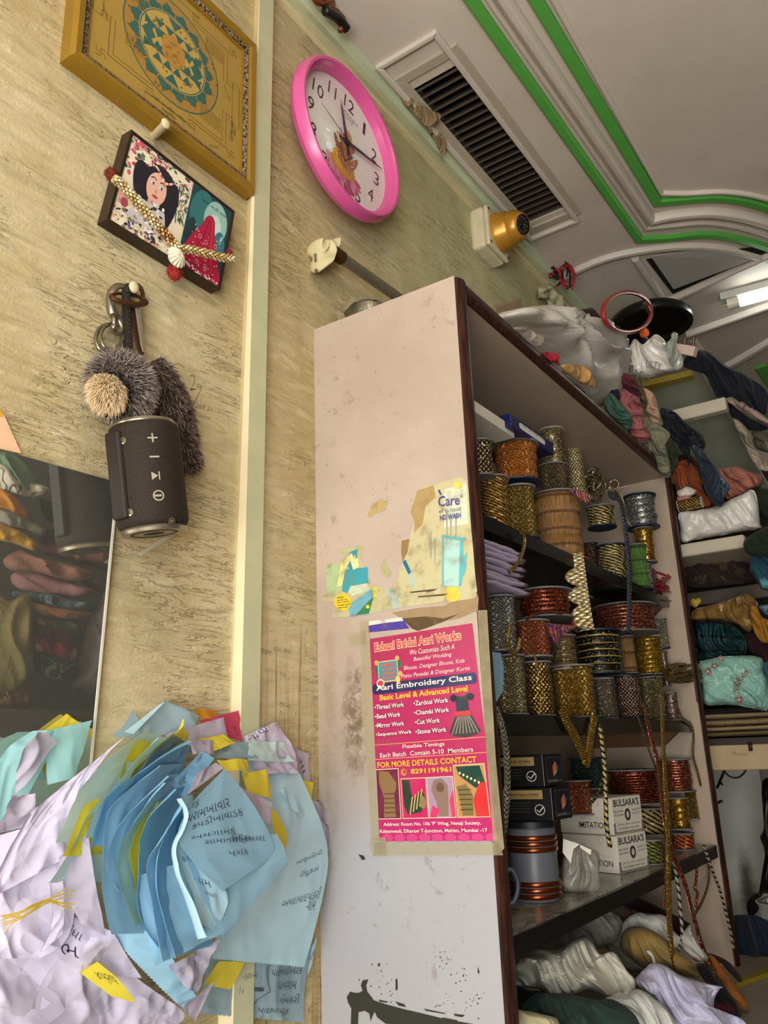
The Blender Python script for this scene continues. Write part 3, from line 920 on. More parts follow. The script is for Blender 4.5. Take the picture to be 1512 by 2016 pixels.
pz.ell(.58, .24, .035, .022, '#6a4d48', 7, 12)
pz.poly([(.73, .33), (.93, .33), (.96, .25), (.88, .23), (.75, .29)], '#1d4034', 6); pz.poly([(.72, .24), (.80, .25), (.85, .20), (.84, .11), (.75, .11), (.74, .17)], '#7e6a3e', 6)
pz.poly([(.86, .105), (.965, .105), (.965, .26), (.91, .25), (.85, .18)], '#cf2d2f', 7)
for i in range(6): pz.ell(.76 + i * .03, .30 - i * .009, .009, .006, '#e6d9ae', 8, 8)
for i in range(5):
    pz.line([(.735, .225 - i * .022), (.84, .225 - i * .022)], .004, '#3d3a24', 8, .65); pz.line([(.07, .22 - i * .022), (.165, .22 - i * .022)], .004, '#54341f', 8, .65)
ptext('Address: Room No. 106 ‘P’ Wing, Netaji Society,', .05, .89, .065, .021, CR, 6, .012); ptext('Kalyanwadi, Dharavi T-Junction, Mahim, Mumbai -17', .015, .935, .033, .021, CR, 6, .012)
tag(pz.mb.build('class_poster', print_mat('glossy_poster_print', .32, .12)), 'bright pink poster for an embroidery class taped to the cabinet side', 'poster')

# purple-edged remnant above the poster and the clear adhesive tape round it
rm = Paint(lambda a, b_, h=0: RY(a, b_, YN - .0003 - h))
rm.poly(Z6([(430, 772), (560, 748), (690, 738), (770, 700), (842, 640), (862, 700), (858, 762), (770, 800), (700, 812), (640, 822), (560, 850), (520, 840), (480, 800)]), '#9a8260', 0); rm.poly(Z6([(480, 800), (600, 790), (690, 800), (770, 775), (700, 812), (600, 850), (560, 862), (530, 850)]), '#57432a', 0)
rm.poly(Z6([(315, 830), (490, 800), (500, 822), (520, 850), (316, 870)]), '#4a3a92', 0); rm.poly(Z6([(316, 815), (480, 795), (490, 812), (400, 822), (316, 836)]), '#d9d4c8', 1)
tag(rm.mb.build('paper_remnant', print_mat('old_printed_sheet')), 'purple and brown paper remnants just above the pink poster', 'paper scrap')
tp = MB(); TA = lambda a, b_: RY(a, b_, YN - .003)
def tape(pts): tp.prism([TA(*p) for p in pts], (0, -1, 0), .0004)
tape(Z6([(325, 1888), (400, 1884), (408, 1980), (340, 1982), (318, 1930)])); tape(Z6([(345, 1910), (960, 1912), (985, 1975), (340, 1978)]))
tape(Z6([(272, 815), (318, 812), (345, 1400), (372, 1900), (330, 1895), (285, 1200)])); tape(Z6([(215, 875), (300, 860), (308, 930), (215, 938)]))
tape(Z6([(858, 760), (905, 758), (948, 1500), (990, 1940), (960, 1975), (935, 1905), (905, 1500), (880, 1150)]))
tag(tp.build('adhesive_tape', film_mat('yellowed_clear_tape', '#d2c49c', .26)), 'yellowed clear tape holding the pink poster to the cabinet', 'tape')
# ================================================================== ON THE WALL
M_GOLDF = plain('gold_painted_wood', '#93701f', .35, .25, var=.22, scale=18, bump=.08)
M_INK = print_mat('ink_on_foil', .3, .1)
PX1 = lambda a, b: (a / 2.8, b / 2.8)

# ---- framed yantra
fx = .034
BL = RX(125, 127, 0.012); BR = RX(490, 382, .012)
y0, y1, zb = BL.y, BR.y, (BL.z + BR.z) / 2
inn = RX(*PX1(1310, 985), fx - .01)
cen = RX(333, 92, fx - .012)
zt = 2 * cen.z - zb
fr = thing('picture_frame', (.0, (y0 + y1) / 2, zb), 'gold framed yantra diagram hanging high on the yellow wall', 'picture')
W_ = .032
mb = MB()
oy0, oy1, ob, ot = y0, y1, zb, zt
L = [(0, 0.0), (0.0, fx - .008), (.006, fx), (W_ * .55, fx - .002), (W_ * .7, fx - .009), (W_ * .72, 0)]   # (inset, x)
def frame_rails(mb, L):
    k = len(L); cs = []
    for (yy, zz, sy, sz) in ((oy0, ob, 1, 1), (oy1, ob, -1, 1), (oy1, ot, -1, -1), (oy0, ot, 1, -1)):
        cs.append([V((x, yy + sy * i, zz + sz * i)) for i, x in L])
    for s in range(4):
        a, c = cs[s], cs[(s + 1) % 4]
        for j in range(k - 1): mb.add([a[j], c[j], c[j + 1], a[j + 1]], [(0, 1, 2, 3)])
    return mb
frame_rails(mb, L).build('frame', M_GOLDF, fr)
M_BEADT = ribbon_mat('silver_brown_beaded_trim', '#b9a98c', '#2a1d12', 'sequin', metal=.3, rough=.5)
mt = Mat('tarnished_beaded_inlay'); v_ = mt.coord(); vo = mt.n('ShaderNodeTexVoronoi'); mt.l(v_, vo.inputs['Vector']); vo.inputs['Scale'].default_value = 210
mt.base(mt.mix(mt.ramp(mt.noise(v_, 190, 4, .7), .42, .62), '#2b1d14', '#a08a70')).set(.5, .2, .5).bump(vo.outputs['Distance'], .6, .002)
frame_rails(MB(), [(W_ * .7, fx - .012), (W_ * .74, fx - .006), (W_ * .98, fx - .010), (W_ * 1.0, .008)]).build('beaded_inlay', mt.m, fr)
frame_rails(MB(), [(W_ * .98, fx - .015), (W_ * 1.0, fx - .011), (W_ * 1.1, fx - .012), (W_ * 1.12, .008)]).build('inner_slip', M_GOLDF, fr)
i_ = W_ * 1.1
af = quad_fn((fx - .016, oy0 + i_, ob + i_), (fx - .016, oy1 - i_, ob + i_), (fx - .016, oy1 - i_, ot - i_), (fx - .016, oy0 + i_, ot - i_), (1, 0, 0))
WU, WV = (oy1 - oy0 - 2 * i_), (ot - ob - 2 * i_)
ar = WU / WV
pa = Paint(af, eps=.00015)
GO, GD, BLK = '#9f8038', '#2e5a52', '#3b3626'
pa.rect(0, 0, 1, 1, GO, 0)
rv = abs(RX(1180 / 2.8 - 0, 400 / 2.8, fx - .016).y - cen.y) / WU * 1.0
R1 = .325                          # outer circle, in widths
def E_(r): return r, r * ar
pa.ell(.5, .5, *E_(R1), '#9b7634', 1, 64); pa.ring(.5, .5, *E_(R1), *E_(.008), GD, 2, 64)
pa.ell(.5, .5, *E_(R1 * .80), GD, 2, 64)
for i in range(16):
    t = 2 * math.pi * (i + .5) / 16
    pa.ell(.5 + R1 * .785 * math.cos(t), .5 + R1 * .785 * math.sin(t) * ar, *E_(.030), GD, 2, 16)
    pa.ell(.5 + R1 * .90 * math.cos(t), .5 + R1 * .90 * math.sin(t) * ar, *E_(.006), '#7a5a22', 3, 6)
pa.ell(.5, .5, *E_(R1 * .70), '#b2944c', 3, 48); pa.ring(.5, .5, *E_(R1 * .685), *E_(.006), GD, 4, 48)
for i in range(16):
    t = 2 * math.pi * (i + 1) / 16; c0, s0 = math.cos(t), math.sin(t); pa.line([(.5 + R1 * r * c0, .5 + R1 * r * s0 * ar) for r in (.70, .78, .86)], .008, '#a9752b', 4, ar)
def tri(a, b, c, lay=5, col=GD): pa.poly([(.5 + x * R1 * .66, .5 + y * R1 * .66 * ar) for x, y in (a, b, c)], col, lay)
# interlocking triangles: green cells left between ochre ones
for s in (1, -1):
    for i, (hw, yb) in enumerate(((.90, .35), (.62, .62), (.78, .02))):
        n = (5, 4, 2)[i]
        for j in range(n):
            x0 = -hw + 2 * hw * j / n; x1 = -hw + 2 * hw * (j + 1) / n
            if i == 2: x0, x1 = ((-.98, -.55) if j == 0 else (.55, .98))
            h = (.26, .24, .3)[i]
            tri((x0, s * yb), (x1, s * yb), ((x0 + x1) / 2, s * (yb - h)))
    tri((-.22, s * .96), (.22, s * .96), (0, s * .66)); tri((-.5, s * .05), (-.28, s * .3), (-.62, s * .3)); tri((.5, s * .05), (.28, s * .3), (.62, s * .3))
for sx in (1, -1):
    for y_ in (.34, -.34, 0): tri((sx * .9, y_ + .14), (sx * .9, y_ - .14), (sx * .66, y_))
pa.poly([(.5 + x * R1 * .66, .5 + y * R1 * .66 * ar) for x, y in ((0, .5), (.36, .26), (.36, -.26), (0, -.5), (-.36, -.26), (-.36, .26))], '#a97c34', 7)
random.seed(7)
for i in range(26):
    a, c = random.uniform(-.25, .25), random.uniform(-.32, .32); pa.ring(.5 + a * R1 * .66, .5 + c * R1 * .66 * ar, .008, .008 * ar, .0025, .0025 * ar, '#7d5a2a', 8, 8)
for i in range(36):
    t = random.uniform(0, 6.28); r = R1 * random.choice((.6, .52, .93)); pa.rect(.5 + r * math.cos(t), .5 + r * math.sin(t) * ar, .5 + r * math.cos(t) + .012, .5 + r * math.sin(t) * ar + .009, '#5d4a26', 8)
# stepped double border with gates
def gate(off, w_):
    o = .11 + off; g = .12; st = .045; d = .05
    q = []
    side = [(o, o), (.5 - g, o), (.5 - g, o - d), (.5 - g - st, o - d), (.5 - g - st, o - 2 * d + off), (.5 + g + st, o - 2 * d + off), (.5 + g + st, o - d), (.5 + g, o - d), (.5 + g, o)]
    for k in range(4):
        for x, y in side:
            x, y = x - .5, y - .5
            for _ in range(k): x, y = -y, x
            q.append((.5 + x, .5 + y))
    pa.line(q + [q[0]], w_, '#4b3d1c', 3, ar)
gate(0, .0035); gate(.028, .0025)
for cx_, cy_ in ((.07, .09), (.93, .09), (.93, .91), (.07, .91)):     # small corner emblems
    for a, b_ in (((0, -.026), (0, .026)), ((-.026, 0), (.026, 0)), ((0, .026), (.026, .026)), ((.026, 0), (.026, -.026)), ((0, -.026), (-.026, -.026)), ((-.026, 0), (-.026, .026))):
        pa.line([(cx_ + a[0], cy_ + a[1]), (cx_ + b_[0], cy_ + b_[1])], .005, '#806226', 3, ar)
for (u, v_, n, wd) in ((.19, .62, 7, .12), (.2, .28, 7, .14), (.7, .19, 8, .15), (.72, .74, 8, .14), (.19, .8, 6, .12)):
    for i in range(n):
        x = u
        while x < u + wd:
            l = random.uniform(.008, .022); pa.rect(x, v_ + i * .014, min(x + l, u + wd), v_ + i * .014 + .005, '#80642a', 3); x += l + .006
pa.text('श्री कालिका सिद्ध', .385, .052, .22, .03, BLK, 4); pa.text('पत्रिका', .44, .018, .1, .026, BLK, 4)
pa.text('हूँ हूँ सिद्ध सिद्धि', .945, .20, .16, .028, BLK, 4, rot=1.5); pa.text('दक्षिण', .965, .25, .06, .018, BLK, 4, rot=1.5)
pa.text('वंदना सिद्धि', .05, .42, .1, .02, '#7a5f2a', 4, rot=-1.2); pa.text('पत्र लेख', .86, .58, .1, .02, '#7a5f2a', 4, rot=-1.1); pa.text('सिद्धि लेख', .77, .02, .08, .018, '#7a5f2a', 4, rot=.5)
pa.mb.build('artwork', M_INK, fr)

# ---- pencil scribbles on the plaster
ws = Paint(lambda a, c, h=0: RX(a, c, .0006 + h)); PCL = '#66532c'
ws.line([(360 + 38 * math.cos(t * .3), 760 + 40 * math.sin(t * .3) - 8 * math.sin(t)) for t in range(17)], .9, PCL); ws.text('2', 374, 768, 12, -30, PCL, 1, -.03); ws.text('8', 388, 765, 8, -9, PCL, 1, -.03)
for i, (t, a, c, wd) in enumerate((('7268 21', 378, 800, 40), ('હિસાબ', 380, 818, 34), ('ગ્રાહક', 548, 1198, 22), ('માપ ૩', 552, 1210, 18), ('૨૨ મી', 556, 1223, 24), ('FIXM', 514, 1286, 18), ('કાપડ ભાવ', 538, 1280, 34), ('મીટર ૧૨', 524, 1322, 40), ('જમા', 550, 1390, 22), ('3 9', 434, 1112, 12))):
    ws.text(t, a, c, wd, -9, PCL, 1, -.02, rot=.25)
ws.mb.build('pencil_scribble', print_mat('faint_pencil', .8, .3), wl)

# ---- dowel peg that carries the lower picture
pg = thing('wall_peg', RX(*PX1(845, 750), 0.0), 'whitewashed wooden peg jutting out under the gold frame', 'peg')
MB().tube([RX(*PX1(845, 755), -.005), RX(*PX1(912, 685), .062)], .007, 12).build('shaft', plain('whitewashed_wood', '#cbbd97', .6), pg, smooth=50)
MB().ball(RX(*PX1(914, 682), .062), .0095, sc=(.5, 1, 1)).build('head', plain('whitewashed_wood', '#cbbd97', .6), pg, smooth=True)

# ---- two-picture frame
xq = .04
cTL, cTR, cBR, cBL = RX(*PX1(725, 713), xq), RX(*PX1(1296, 1166), xq), RX(*PX1(1215, 1597), xq - .012), RX(*PX1(590, 1208), xq - .012)
ph = thing('photo_frame', (0, (cTL.y + cTR.y) / 2, cBL.z), 'dark narrow frame with two devotional photographs side by side', 'picture')
M_DKF = plain('dark_lacquered_wood', '#2a1a10', .4, var=.3)
cq = [cBL, cBR, cTR, cTL]; nrm = (cBR - cBL).cross(cTL - cBL).normalized()
if nrm.x < 0: nrm = -nrm
mb = MB(); cc = sum(cq, V((0, 0, 0))) / 4
for i in range(4):
    a, b_ = cq[i], cq[(i + 1) % 4]
    ia, ib = a + (cc - a) * .045, b_ + (cc - b_) * .045
    mb.hexa([a - nrm * .026, b_ - nrm * .026, ib - nrm * .026, ia - nrm * .026, a, b_, ib + nrm * -.001, ia + nrm * -.001])
mb.build('frame', M_DKF, ph)
pi_ = [a + (cc - a) * .045 - nrm * .004 for a in cq]
pf0 = quad_fn(*pi_, nrm); pp = Paint(pf0, eps=.00018)
pp.rect(0, 0, 1, 1, '#e2d6ba', 0)
D = .585
random.seed(11)
for i in range(150):   # hanging flowers along the top left
    u = random.uniform(0, D); v_ = random.uniform(.78 - .22 * (abs(u - .25) > .17), 1.0)
    pp.ell(u, v_, random.uniform(.008, .02), random.uniform(.012, .03), random.choice(('#c7566a', '#35594a', '#5b7a5c', '#e0a3a8', '#2f4a44', '#a8394a', '#e6d2c4')), 1 + i % 3, 8, random.random() * 3)
for i in range(60):
    u = random.uniform(.45, D); v_ = random.uniform(.42, .85); pp.ell(u, v_, .006, random.uniform(.02, .05), random.choice(('#49604c', '#7d8a70', '#a89c8a', '#2d4a40')), 2, 6, random.uniform(-.4, .4))
for i in range(110):
    u = random.uniform(0, D - .02); v_ = random.uniform(0, .2 + .12 * (u < .12)); pp.ell(u, v_, random.uniform(.008, .022), random.uniform(.01, .03), random.choice(('#2a3550', '#d8c6a2', '#48508a', '#c99a84', '#7d6a4c', '#e6dcc4', '#3a3020')), 4, 8, random.random() * 3)
HA = '#1c1a28'
pp.ell(.20, .52, .10, .30, HA, 5, 24, .25); pp.ell(.40, .48, .085, .34, HA, 5, 24, -.12); pp.ell(.30, .66, .16, .24, HA, 5)
pp.ell(.29, .62, .088, .185, '#dcae98', 7, 28); pp.ell(.29, .44, .05, .06, '#d5a08c', 6)
for s in (-1, 1):
    pp.ell(.29 + s * .038, .66, .019, .017, '#e9e2da', 8, 16); pp.ell(.292 + s * .038, .657, .011, .018, '#3d5b8e', 9, 12); pp.line([(.29 + s * .016, .71), (.29 + s * .04, .727), (.29 + s * .066, .705)], .012, '#3a2420', 9, 1.3)
pp.ell(.29, .585, .012, .03, '#c98f7c', 8); pp.ell(.29, .525, .026, .016, '#b03a3e', 9, 16)
for i in range(22): pp.ell(.18 + i * .011, .80 + .05 * math.sin(i * .3), .009, .014, random.choice(('#e6d6c8', '#b54a5a', '#d9c08a')), 9, 8)
pp.poly([(.18, .42), (.40, .42), (.46, .15), (.10, .15)], '#c9c3bf', 6)
for i in range(70): pp.ell(random.uniform(.14, .43), random.uniform(.12, .46), random.uniform(.008, .02), random.uniform(.012, .025), random.choice(('#efe8df', '#9a94a0', '#38323c', '#d6c6b4')), 8, 8)
for s in (.12, .1): pp.ell(.09 + s * .2, .28 + s, .035, .05, '#c98a86', 6)
pp.ell(.05, .32, .04, .06, '#d4a39a', 6, 12); pp.ell(.07, .26, .03, .05, '#a5404e', 7, 10)
# right-hand picture
pp.rect(D, 0, 1, 1, '#1d3f44', 10)
for (u, v_, a, c, col) in ((.72, .7, .12, .3, '#2d6a6c'), (.86, .72, .12, .26, '#8fb4ac'), (.84, .62, .09, .2, '#b9cfc4'), (.93, .45, .06, .2, '#2f6f78'), (.65, .4, .05, .2, '#173338')): pp.ell(u, v_, a, c, col, 11)
pp.poly([(D, 0), (D, .12), (.66, .38), (.74, .60), (.76, .70), (.79, .755), (.825, .765), (.855, .72), (.87, .6), (.93, .35), (1, .12), (1, 0)], '#a3183c', 12)
for i in range(60): pp.ell(random.uniform(.66, .95), random.uniform(.02, .55), .006, .009, random.choice(('#d9b6a8', '#c4687e', '#7a0f2c')), 13, 7)
for i in range(8): pp.ring(random.uniform(.7, .92), random.uniform(.1, .45), .016, .03, .004, .007, '#c9a08e', 13, 12)
pp.line([(.80, .70), (.77, .45), (.70, .2), (.66, .02)], .01, '#7a0f2c', 13, 1.4); pp.line([(.835, .7), (.86, .4), (.91, .1)], .01, '#c4405e', 13, 1.4)
for i in range(30): pp.ell(random.uniform(.6, .98), random.uniform(0, .06), .01, .012, random.choice(('#d8c6d0', '#b48aa0', '#f0e4e0')), 13, 7)
pp.text('જય માતાજી', .06, .93, .3, .05, '#c23a4a', 8, .01, rot=-.03); pp.text('રામ માડી રામ', .70, .86, .25, .045, '#213a3c', 13, .0, rot=0)
pp.mb.build('photograph', print_mat('photo_print', .3, .05), ph)
mb = MB(); mb.slab([a - nrm * .006 for a in pi_], nrm, -.002); mb.build('backing_board', M_DKF, ph)

# ---- bead garland hung across it
gp = [RX(*PX1(a, c), .052) for a, c in ((618, 975), (690, 1035), (770, 1130), (860, 1230), (930, 1310), (985, 1365), (1060, 1378), (1150, 1400), (1230, 1420), (1280, 1425))]
gl = thing('bead_garland', gp[5], 'gold bead garland with red pom-poms draped over the double photo frame', 'garland')
path = crom(gp, 26); bd = MB(); gm = Mat('gold_and_pearl_beads')
an = gm.n('ShaderNodeVertexColor'); an.layer_name = 'Col'; gm.base(an.outputs[0]).set(.25, .35, .6)
random.seed(3); acc = 0; last = path[0]; rot = 0
for i in range(1, len(path)):
    acc += (path[i] - path[i - 1]).length
    if acc < .0048: continue
    acc = 0; t = (path[i] - path[i - 1]).normalized(); a = t.orthogonal().normalized(); b_ = t.cross(a); rot += .55
    for k in range(6):
        th = rot + k * math.pi / 3; d = a * math.cos(th) + b_ * math.sin(th)
        z = (d * .8 + t * .6).normalized(); M3 = z.to_track_quat('Z', 'Y').to_matrix()
        fr_ = i / len(path); brown = .36 < fr_ < .48
        bd.cur = C3(random.choice(('#7a4a26', '#94602e', '#c9a46a') if brown else ('#b79a5e', '#d9c48c', '#a68a52', '#ded3b0')))
        bd.ball(path[i] + d * .0052, .0034, 6, 4, (.75, .75, 1.25), M3)
bd.build('bead_rope', gm.m, gl, smooth=True)
def pom(c, r, col, nm, n=520, par=None, seedv=1):
    random.seed(seedv); mb = MB(); mb.ball(c, r * .72, 12, 8)
    for i in range(n):
        d = V((random.gauss(0, 1), random.gauss(0, 1), random.gauss(0, 1))).normalized(); l = r * random.uniform(.8, 1.08); s = d.orthogonal().normalized() * r * .04
        e = d * l + V((random.gauss(0, 1), random.gauss(0, 1), random.gauss(0, 1))) * r * .08
        mb.add([c + d * r * .6 + s, c + d * r * .6 - s, c + e], [(0, 1, 2)])
    return mb.build(nm, plain('wool_' + col[1:], col, .95, var=.35, scale=120), par)
pom(RX(*PX1(615, 962), .035), .014, '#6e2a1c', 'pom_pom', par=gl); pom(RX(*PX1(1262, 1398), .035), .010, '#7a2430', 'pom_pom', par=gl, seedv=2); pom(RX(*PX1(962, 1505), .045), .0165, '#9a2a20', 'pom_pom', par=gl, seedv=3)
sh = MB(); c0 = RX(*PX1(970, 1420), .058)
for k in range(14):
    th = 2 * math.pi * k / 14
    sh.tube([c0 + V((0, math.cos(th) * r, math.sin(th) * r)) * .0165 + V((.012 * (1 - r * r), 0, 0)) for r in (0, .35, .65, .9, 1)], lambda t: .0012 + .0028 * t, 6)
sh.ball(c0, .015, 14, 8, (.75, 1, 1)); sh.build('shell_pendant', plain('ivory_shell', '#ded4b8', .35), gl, smooth=True)
MB().tube([c0 - V((0, 0, .014)), RX(*PX1(965, 1470), .05)], .0035, 8).build('bead_link', gm.m if 0 else plain('gold_bead_link', '#c0a468', .3, .5), gl, smooth=True)
MB().tube([RX(*PX1(985, 1375), .056), c0 + V((0, .004, .012))], .0025, 6).build('bead_link', plain('gold_bead_link', '#c0a468', .3, .5), gl, smooth=True)

# ---- keys, clasp, furry charm and speaker hanging from one nail
PX3 = lambda a, b: (100 + a / 3.6, 540 + b / 3.6)
K3 = lambda a, b, x: RX(*PX3(a, b), x)
M_RUST = plain('rusted_brown_steel', '#4f3018', .6, .5, var=.4, scale=60)
M_STEEL = plain('dull_nickel', '#8d8471', .3, .85, var=.25, scale=50)
M_STRAP = ribbon_mat('brown_braided_cord', '#3c3124', '#15100b', 'braid', 260, 220, 0., .8)
nl = thing('wall_nail', K3(570, 95, 0), 'pale paint-covered nail holding the keys and speaker strap', 'nail')
MB().tube([K3(570, 105, -.004), K3(585, 88, .035)], .006, 10).build('shank', plain('whitewashed_wood', '#cbbd97', .6), nl, smooth=50)
MB().ball(K3(590, 92, .038), .0095, 10, 6, (.6, 1, 1.1)).build('head', plain('whitewashed_wood', '#cbbd97', .6), nl, smooth=True)
ky = thing('key_bunch', K3(590, 200, .02), 'two rusty keys on brown split rings hanging from the nail', 'keys')
def ringpath(c, r1, r2, a, n=28, tilt=.35, x=.02): return [K3(c[0] + r1 * math.cos(t) * math.cos(a) - r2 * math.sin(t) * math.sin(a), c[1] + r1 * math.cos(t) * math.sin(a) + r2 * math.sin(t) * math.cos(a), x + tilt * .03 * math.sin(t)) for t in [2 * math.pi * i / n for i in range(n)]]
MB().tube(ringpath((590, 150), 62, 80, .0, x=.022), .0035, 8, True).build('split_ring', M_RUST, ky, smooth=True)
MB().tube(ringpath((555, 175), 130, 32, .18, x=.034), .0042, 8, True, flat=(1, .6)).build('split_ring', M_RUST, ky, smooth=True)
def key(a, c, w_, x, col):
    p0, p1 = K3(*a, x), K3(*c, x); d = (p1 - p0).normalized(); s = d.cross(V((1, 0, 0))).normalized() * w_
    mb = MB(); mb.prism([p0 - s * .5, p0 + s * .5, p0 + s + d * .012, p1 + s * .9 - d * .012, p1 + s * .4, p1 - s * .2, p1 - s * .7 - d * .006, p1 - s * .8 - d * .014, p1 - s * .6 - d * .02, p0 - s + d * .012], (1, 0, 0), .003)
    return mb.build('key', col, ky, bevel=.0006)
key((575, 190), (640, 575), .0085, .026, M_RUST); key((605, 205), (655, 555), .0045, .034, plain('bright_worn_steel', '#b3a894', .3, .7))
cl = thing('snap_hook', K3(450, 250, .02), 'tarnished nickel snap hook hanging left of the rusty keys', 'hook')
cp = [K3(a, c, .024) for a, c in ((520, 85), (470, 85), (432, 130), (425, 210), (440, 280), (480, 320), (500, 375), (470, 415), (438, 390))]
MB().tube(crom(cp, 8), lambda t: .0062 - .0016 * abs(t - .5), 10, flat=(1.25, .8)).build('body', M_STEEL, cl, smooth=True)
MB().tube([K3(440, 285, .026), K3(455, 370, .03)], .0045, 8).build('gate', M_STEEL, cl, smooth=True)
MB().ball(K3(447, 376, .032), .006, 10, 6).build('rivet', M_STEEL, cl, smooth=True)
MB().tube(ringpath((410, 455), 92, 100, .3, x=.024), .0033, 8, True).build('ring', M_STEEL, cl, smooth=True)
MB().tube(ringpath((432, 440), 78, 92, .3, x=.030), .0028, 8, True).build('ring', M_STEEL, cl, smooth=True)

# furry charm
def furmat(name, c1, c2):
    m = Mat(name); a = m.n('ShaderNodeVertexColor'); a.layer_name = 'Col'; m.base(a.outputs[0]).set(.9, 0, .15); return m.m
M_FUR = furmat('soft_fur', 0, 0)
def fur(mb, n, src, colf, ln, wd=.0007, seedv=0, fall=V((0, 0, -.35))):
    random.seed(seedv)
    for i in range(n):
        p, d = src(); c = C3(colf(p)); l = ln * random.uniform(.6, 1.15)
        d = (d + V((random.gauss(0, .35), random.gauss(0, .35), random.gauss(0, .35))) + fall * .4).normalized()
        s = d.cross(V((random.gauss(0, 1), random.gauss(0, 1), random.gauss(0, 1)))).normalized() * wd
        m_ = p + d * l * .55; e = m_ + (d + fall).normalized() * l * .5
        b0 = len(mb.v); mb.v += [p + s, p - s, m_ + s * .7, m_ - s * .7, e]
        dk = tuple(x * .55 for x in c); lt = tuple(min(1, x * 1.25) for x in c)
        mb.cur = dk if random.random() < .25 else c; mb.face((b0, b0 + 1, b0 + 3, b0 + 2)); mb.cur = lt; mb.face((b0 + 2, b0 + 3, b0 + 4))
fc = K3(500, 800, .055); FR = (K3(750, 800, .055) - fc).length * .80
ch = thing('furry_charm', fc + V((0, 0, -FR)), 'grey fur ball charm with cream muzzle and long fluffy tail', 'charm')
up_ = (K3(500, 560, .055) - K3(500, 1030, .055)).normalized()
def sph(c, r, f=lambda d: True, sc=(.75, 1, 1)):
    def g():
        while 1:
            d = V((random.gauss(0, 1), random.gauss(0, 1), random.gauss(0, 1))).normalized()
            if f(d): return c + V((d.x * sc[0], d.y * sc[1], d.z * sc[2])) * r, d
    return g
GR = ('#8d8076', '#6a5e58', '#a89a8e', '#4c433f', '#95877b')
def band_c(p):
    q = p - mz; r = q.length / FR
    return random.choice(('#2a2320', '#1e1917', '#453a34')) if .44 < r < .74 else random.choice(GR)
mz = K3(400, 840, .055 + FR * .55)
mb = MB(); mb.cur = C3('#4c433f'); mb.ball(fc, FR * .86, 20, 14, (.75, 1, 1)); fur(mb, 6500, sph(fc, FR * .84), band_c, FR * .30, .0008, 1)
mb.build('fur_ball', M_FUR, ch)
mb = MB(); mb.cur = C3('#c8ae86'); mb.ball(mz, FR * .34, 14, 10, (.6, 1.0, 1.05)); fur(mb, 3200, sph(mz, FR * .33, sc=(.6, 1.0, 1.05)), lambda p: random.choice(('#d9c29a', '#d3bb92', '#e2d0ae', '#c4a87e')), FR * .34, .0007, 2, V((0, -.3, -1.2)))
mb.build('muzzle', M_FUR, ch)
mb = MB()
for a, c in ((410, 965), (392, 1000), (450, 955)): mb.ball(K3(a, c, .085), .0035, 8, 6)
mb.build('claw', plain('dark_horn', '#2a1c14', .3), ch, smooth=True)
tpth = crom([K3(a, c, .020) for a, c in ((690, 640), (790, 800), (850, 980), (905, 1180), (950, 1400))], 10)
tr = lambda t: FR * (.34 + .16 * math.sin(min(1, t * 1.25) * math.pi * .9)) * (1 if t < .9 else 1 - (t - .9) * 5)
mb = MB(); mb.cur = C3('#4c3f38'); mb.tube(tpth, lambda t: tr(t) * .8, 12)
def tsrc():
    i = random.randrange(len(tpth) - 1); t = i / (len(tpth) - 1); d = (tpth[i + 1] - tpth[i]).normalized(); a = d.orthogonal(); b_ = d.cross(a); th = random.uniform(0, 6.28)
    o = a * math.cos(th) + b_ * math.sin(th); return tpth[i] + (tpth[i + 1] - tpth[i]) * random.random() + o * tr(t) * .78, (o + d * .5).normalized()
fur(mb, 5200, tsrc, lambda p: random.choice(('#5a4b44', '#453933', '#75645a', '#382e2a', '#857264')), FR * .32, .0008, 3, V((0, .1, -.7)))
mb.build('tail', M_FUR, ch)

# speaker
sx = .085
s_t, s_b = K3(655, 1085, sx), K3(730, 1800, sx)
ax = (s_t - s_b).normalized(); Ls = (s_t - s_b).length
RS = (K3(880, 1450, sx) - K3(460, 1450, sx)).length / 2 * .93
sp = thing('bluetooth_speaker', s_b, 'small dark brown mesh cylinder speaker hanging by its strap', 'speaker')
msh = Mat('dark_speaker_mesh'); t_ = msh.n('ShaderNodeTexCoord'); mp = msh.n('ShaderNodeMapping'); msh.l(t_.outputs['UV'], mp.inputs[0]); mp.inputs['Scale'].default_value = (420, 420, 1)
ck = msh.n('ShaderNodeTexVoronoi'); msh.l(mp.outputs[0], ck.inputs['Vector']); ck.inputs['Scale'].default_value = 1; ck.inputs['Randomness'].default_value = .25
msh.base(msh.mix(msh.ramp(ck.outputs['Distance'], .25, .6), '#33271b', '#120c07')).set(.75, 0, .3).bump(ck.outputs['Distance'], -.7, .0012); msh = msh.m
outw = V((1, 0, 0)) - ax * ax.x; outw.normalize(); lat = ax.cross(outw)     # lat: along +-y
sgn = 1 if lat.y > 0 else -1; lat = lat * sgn
mb = MB().lathe([(RS * .86, -.002), (RS * .97, .003), (RS, .010), (RS, Ls - .010), (RS * .97, Ls - .003), (RS * .86, Ls + .002)], s_b, ax, 48)
mb.build('body', msh, sp, smooth=50)
ridge = MB(); rc = -lat * RS * .90 + outw * RS * -.10
ridge.hexa([s_b + rc + ax * .012 + lat * a + outw * c for a, c in ((-.013, -.012), (.006, -.012), (.006, .016), (-.010, .016))] + [s_t + rc - ax * .012 + lat * a + outw * c for a, c in ((-.013, -.012), (.006, -.012), (.006, .016), (-.010, .016))])
ridge.build('foot_rail', plain('dark_brown_rubber', '#1e1610', .6), sp, bevel=.004)
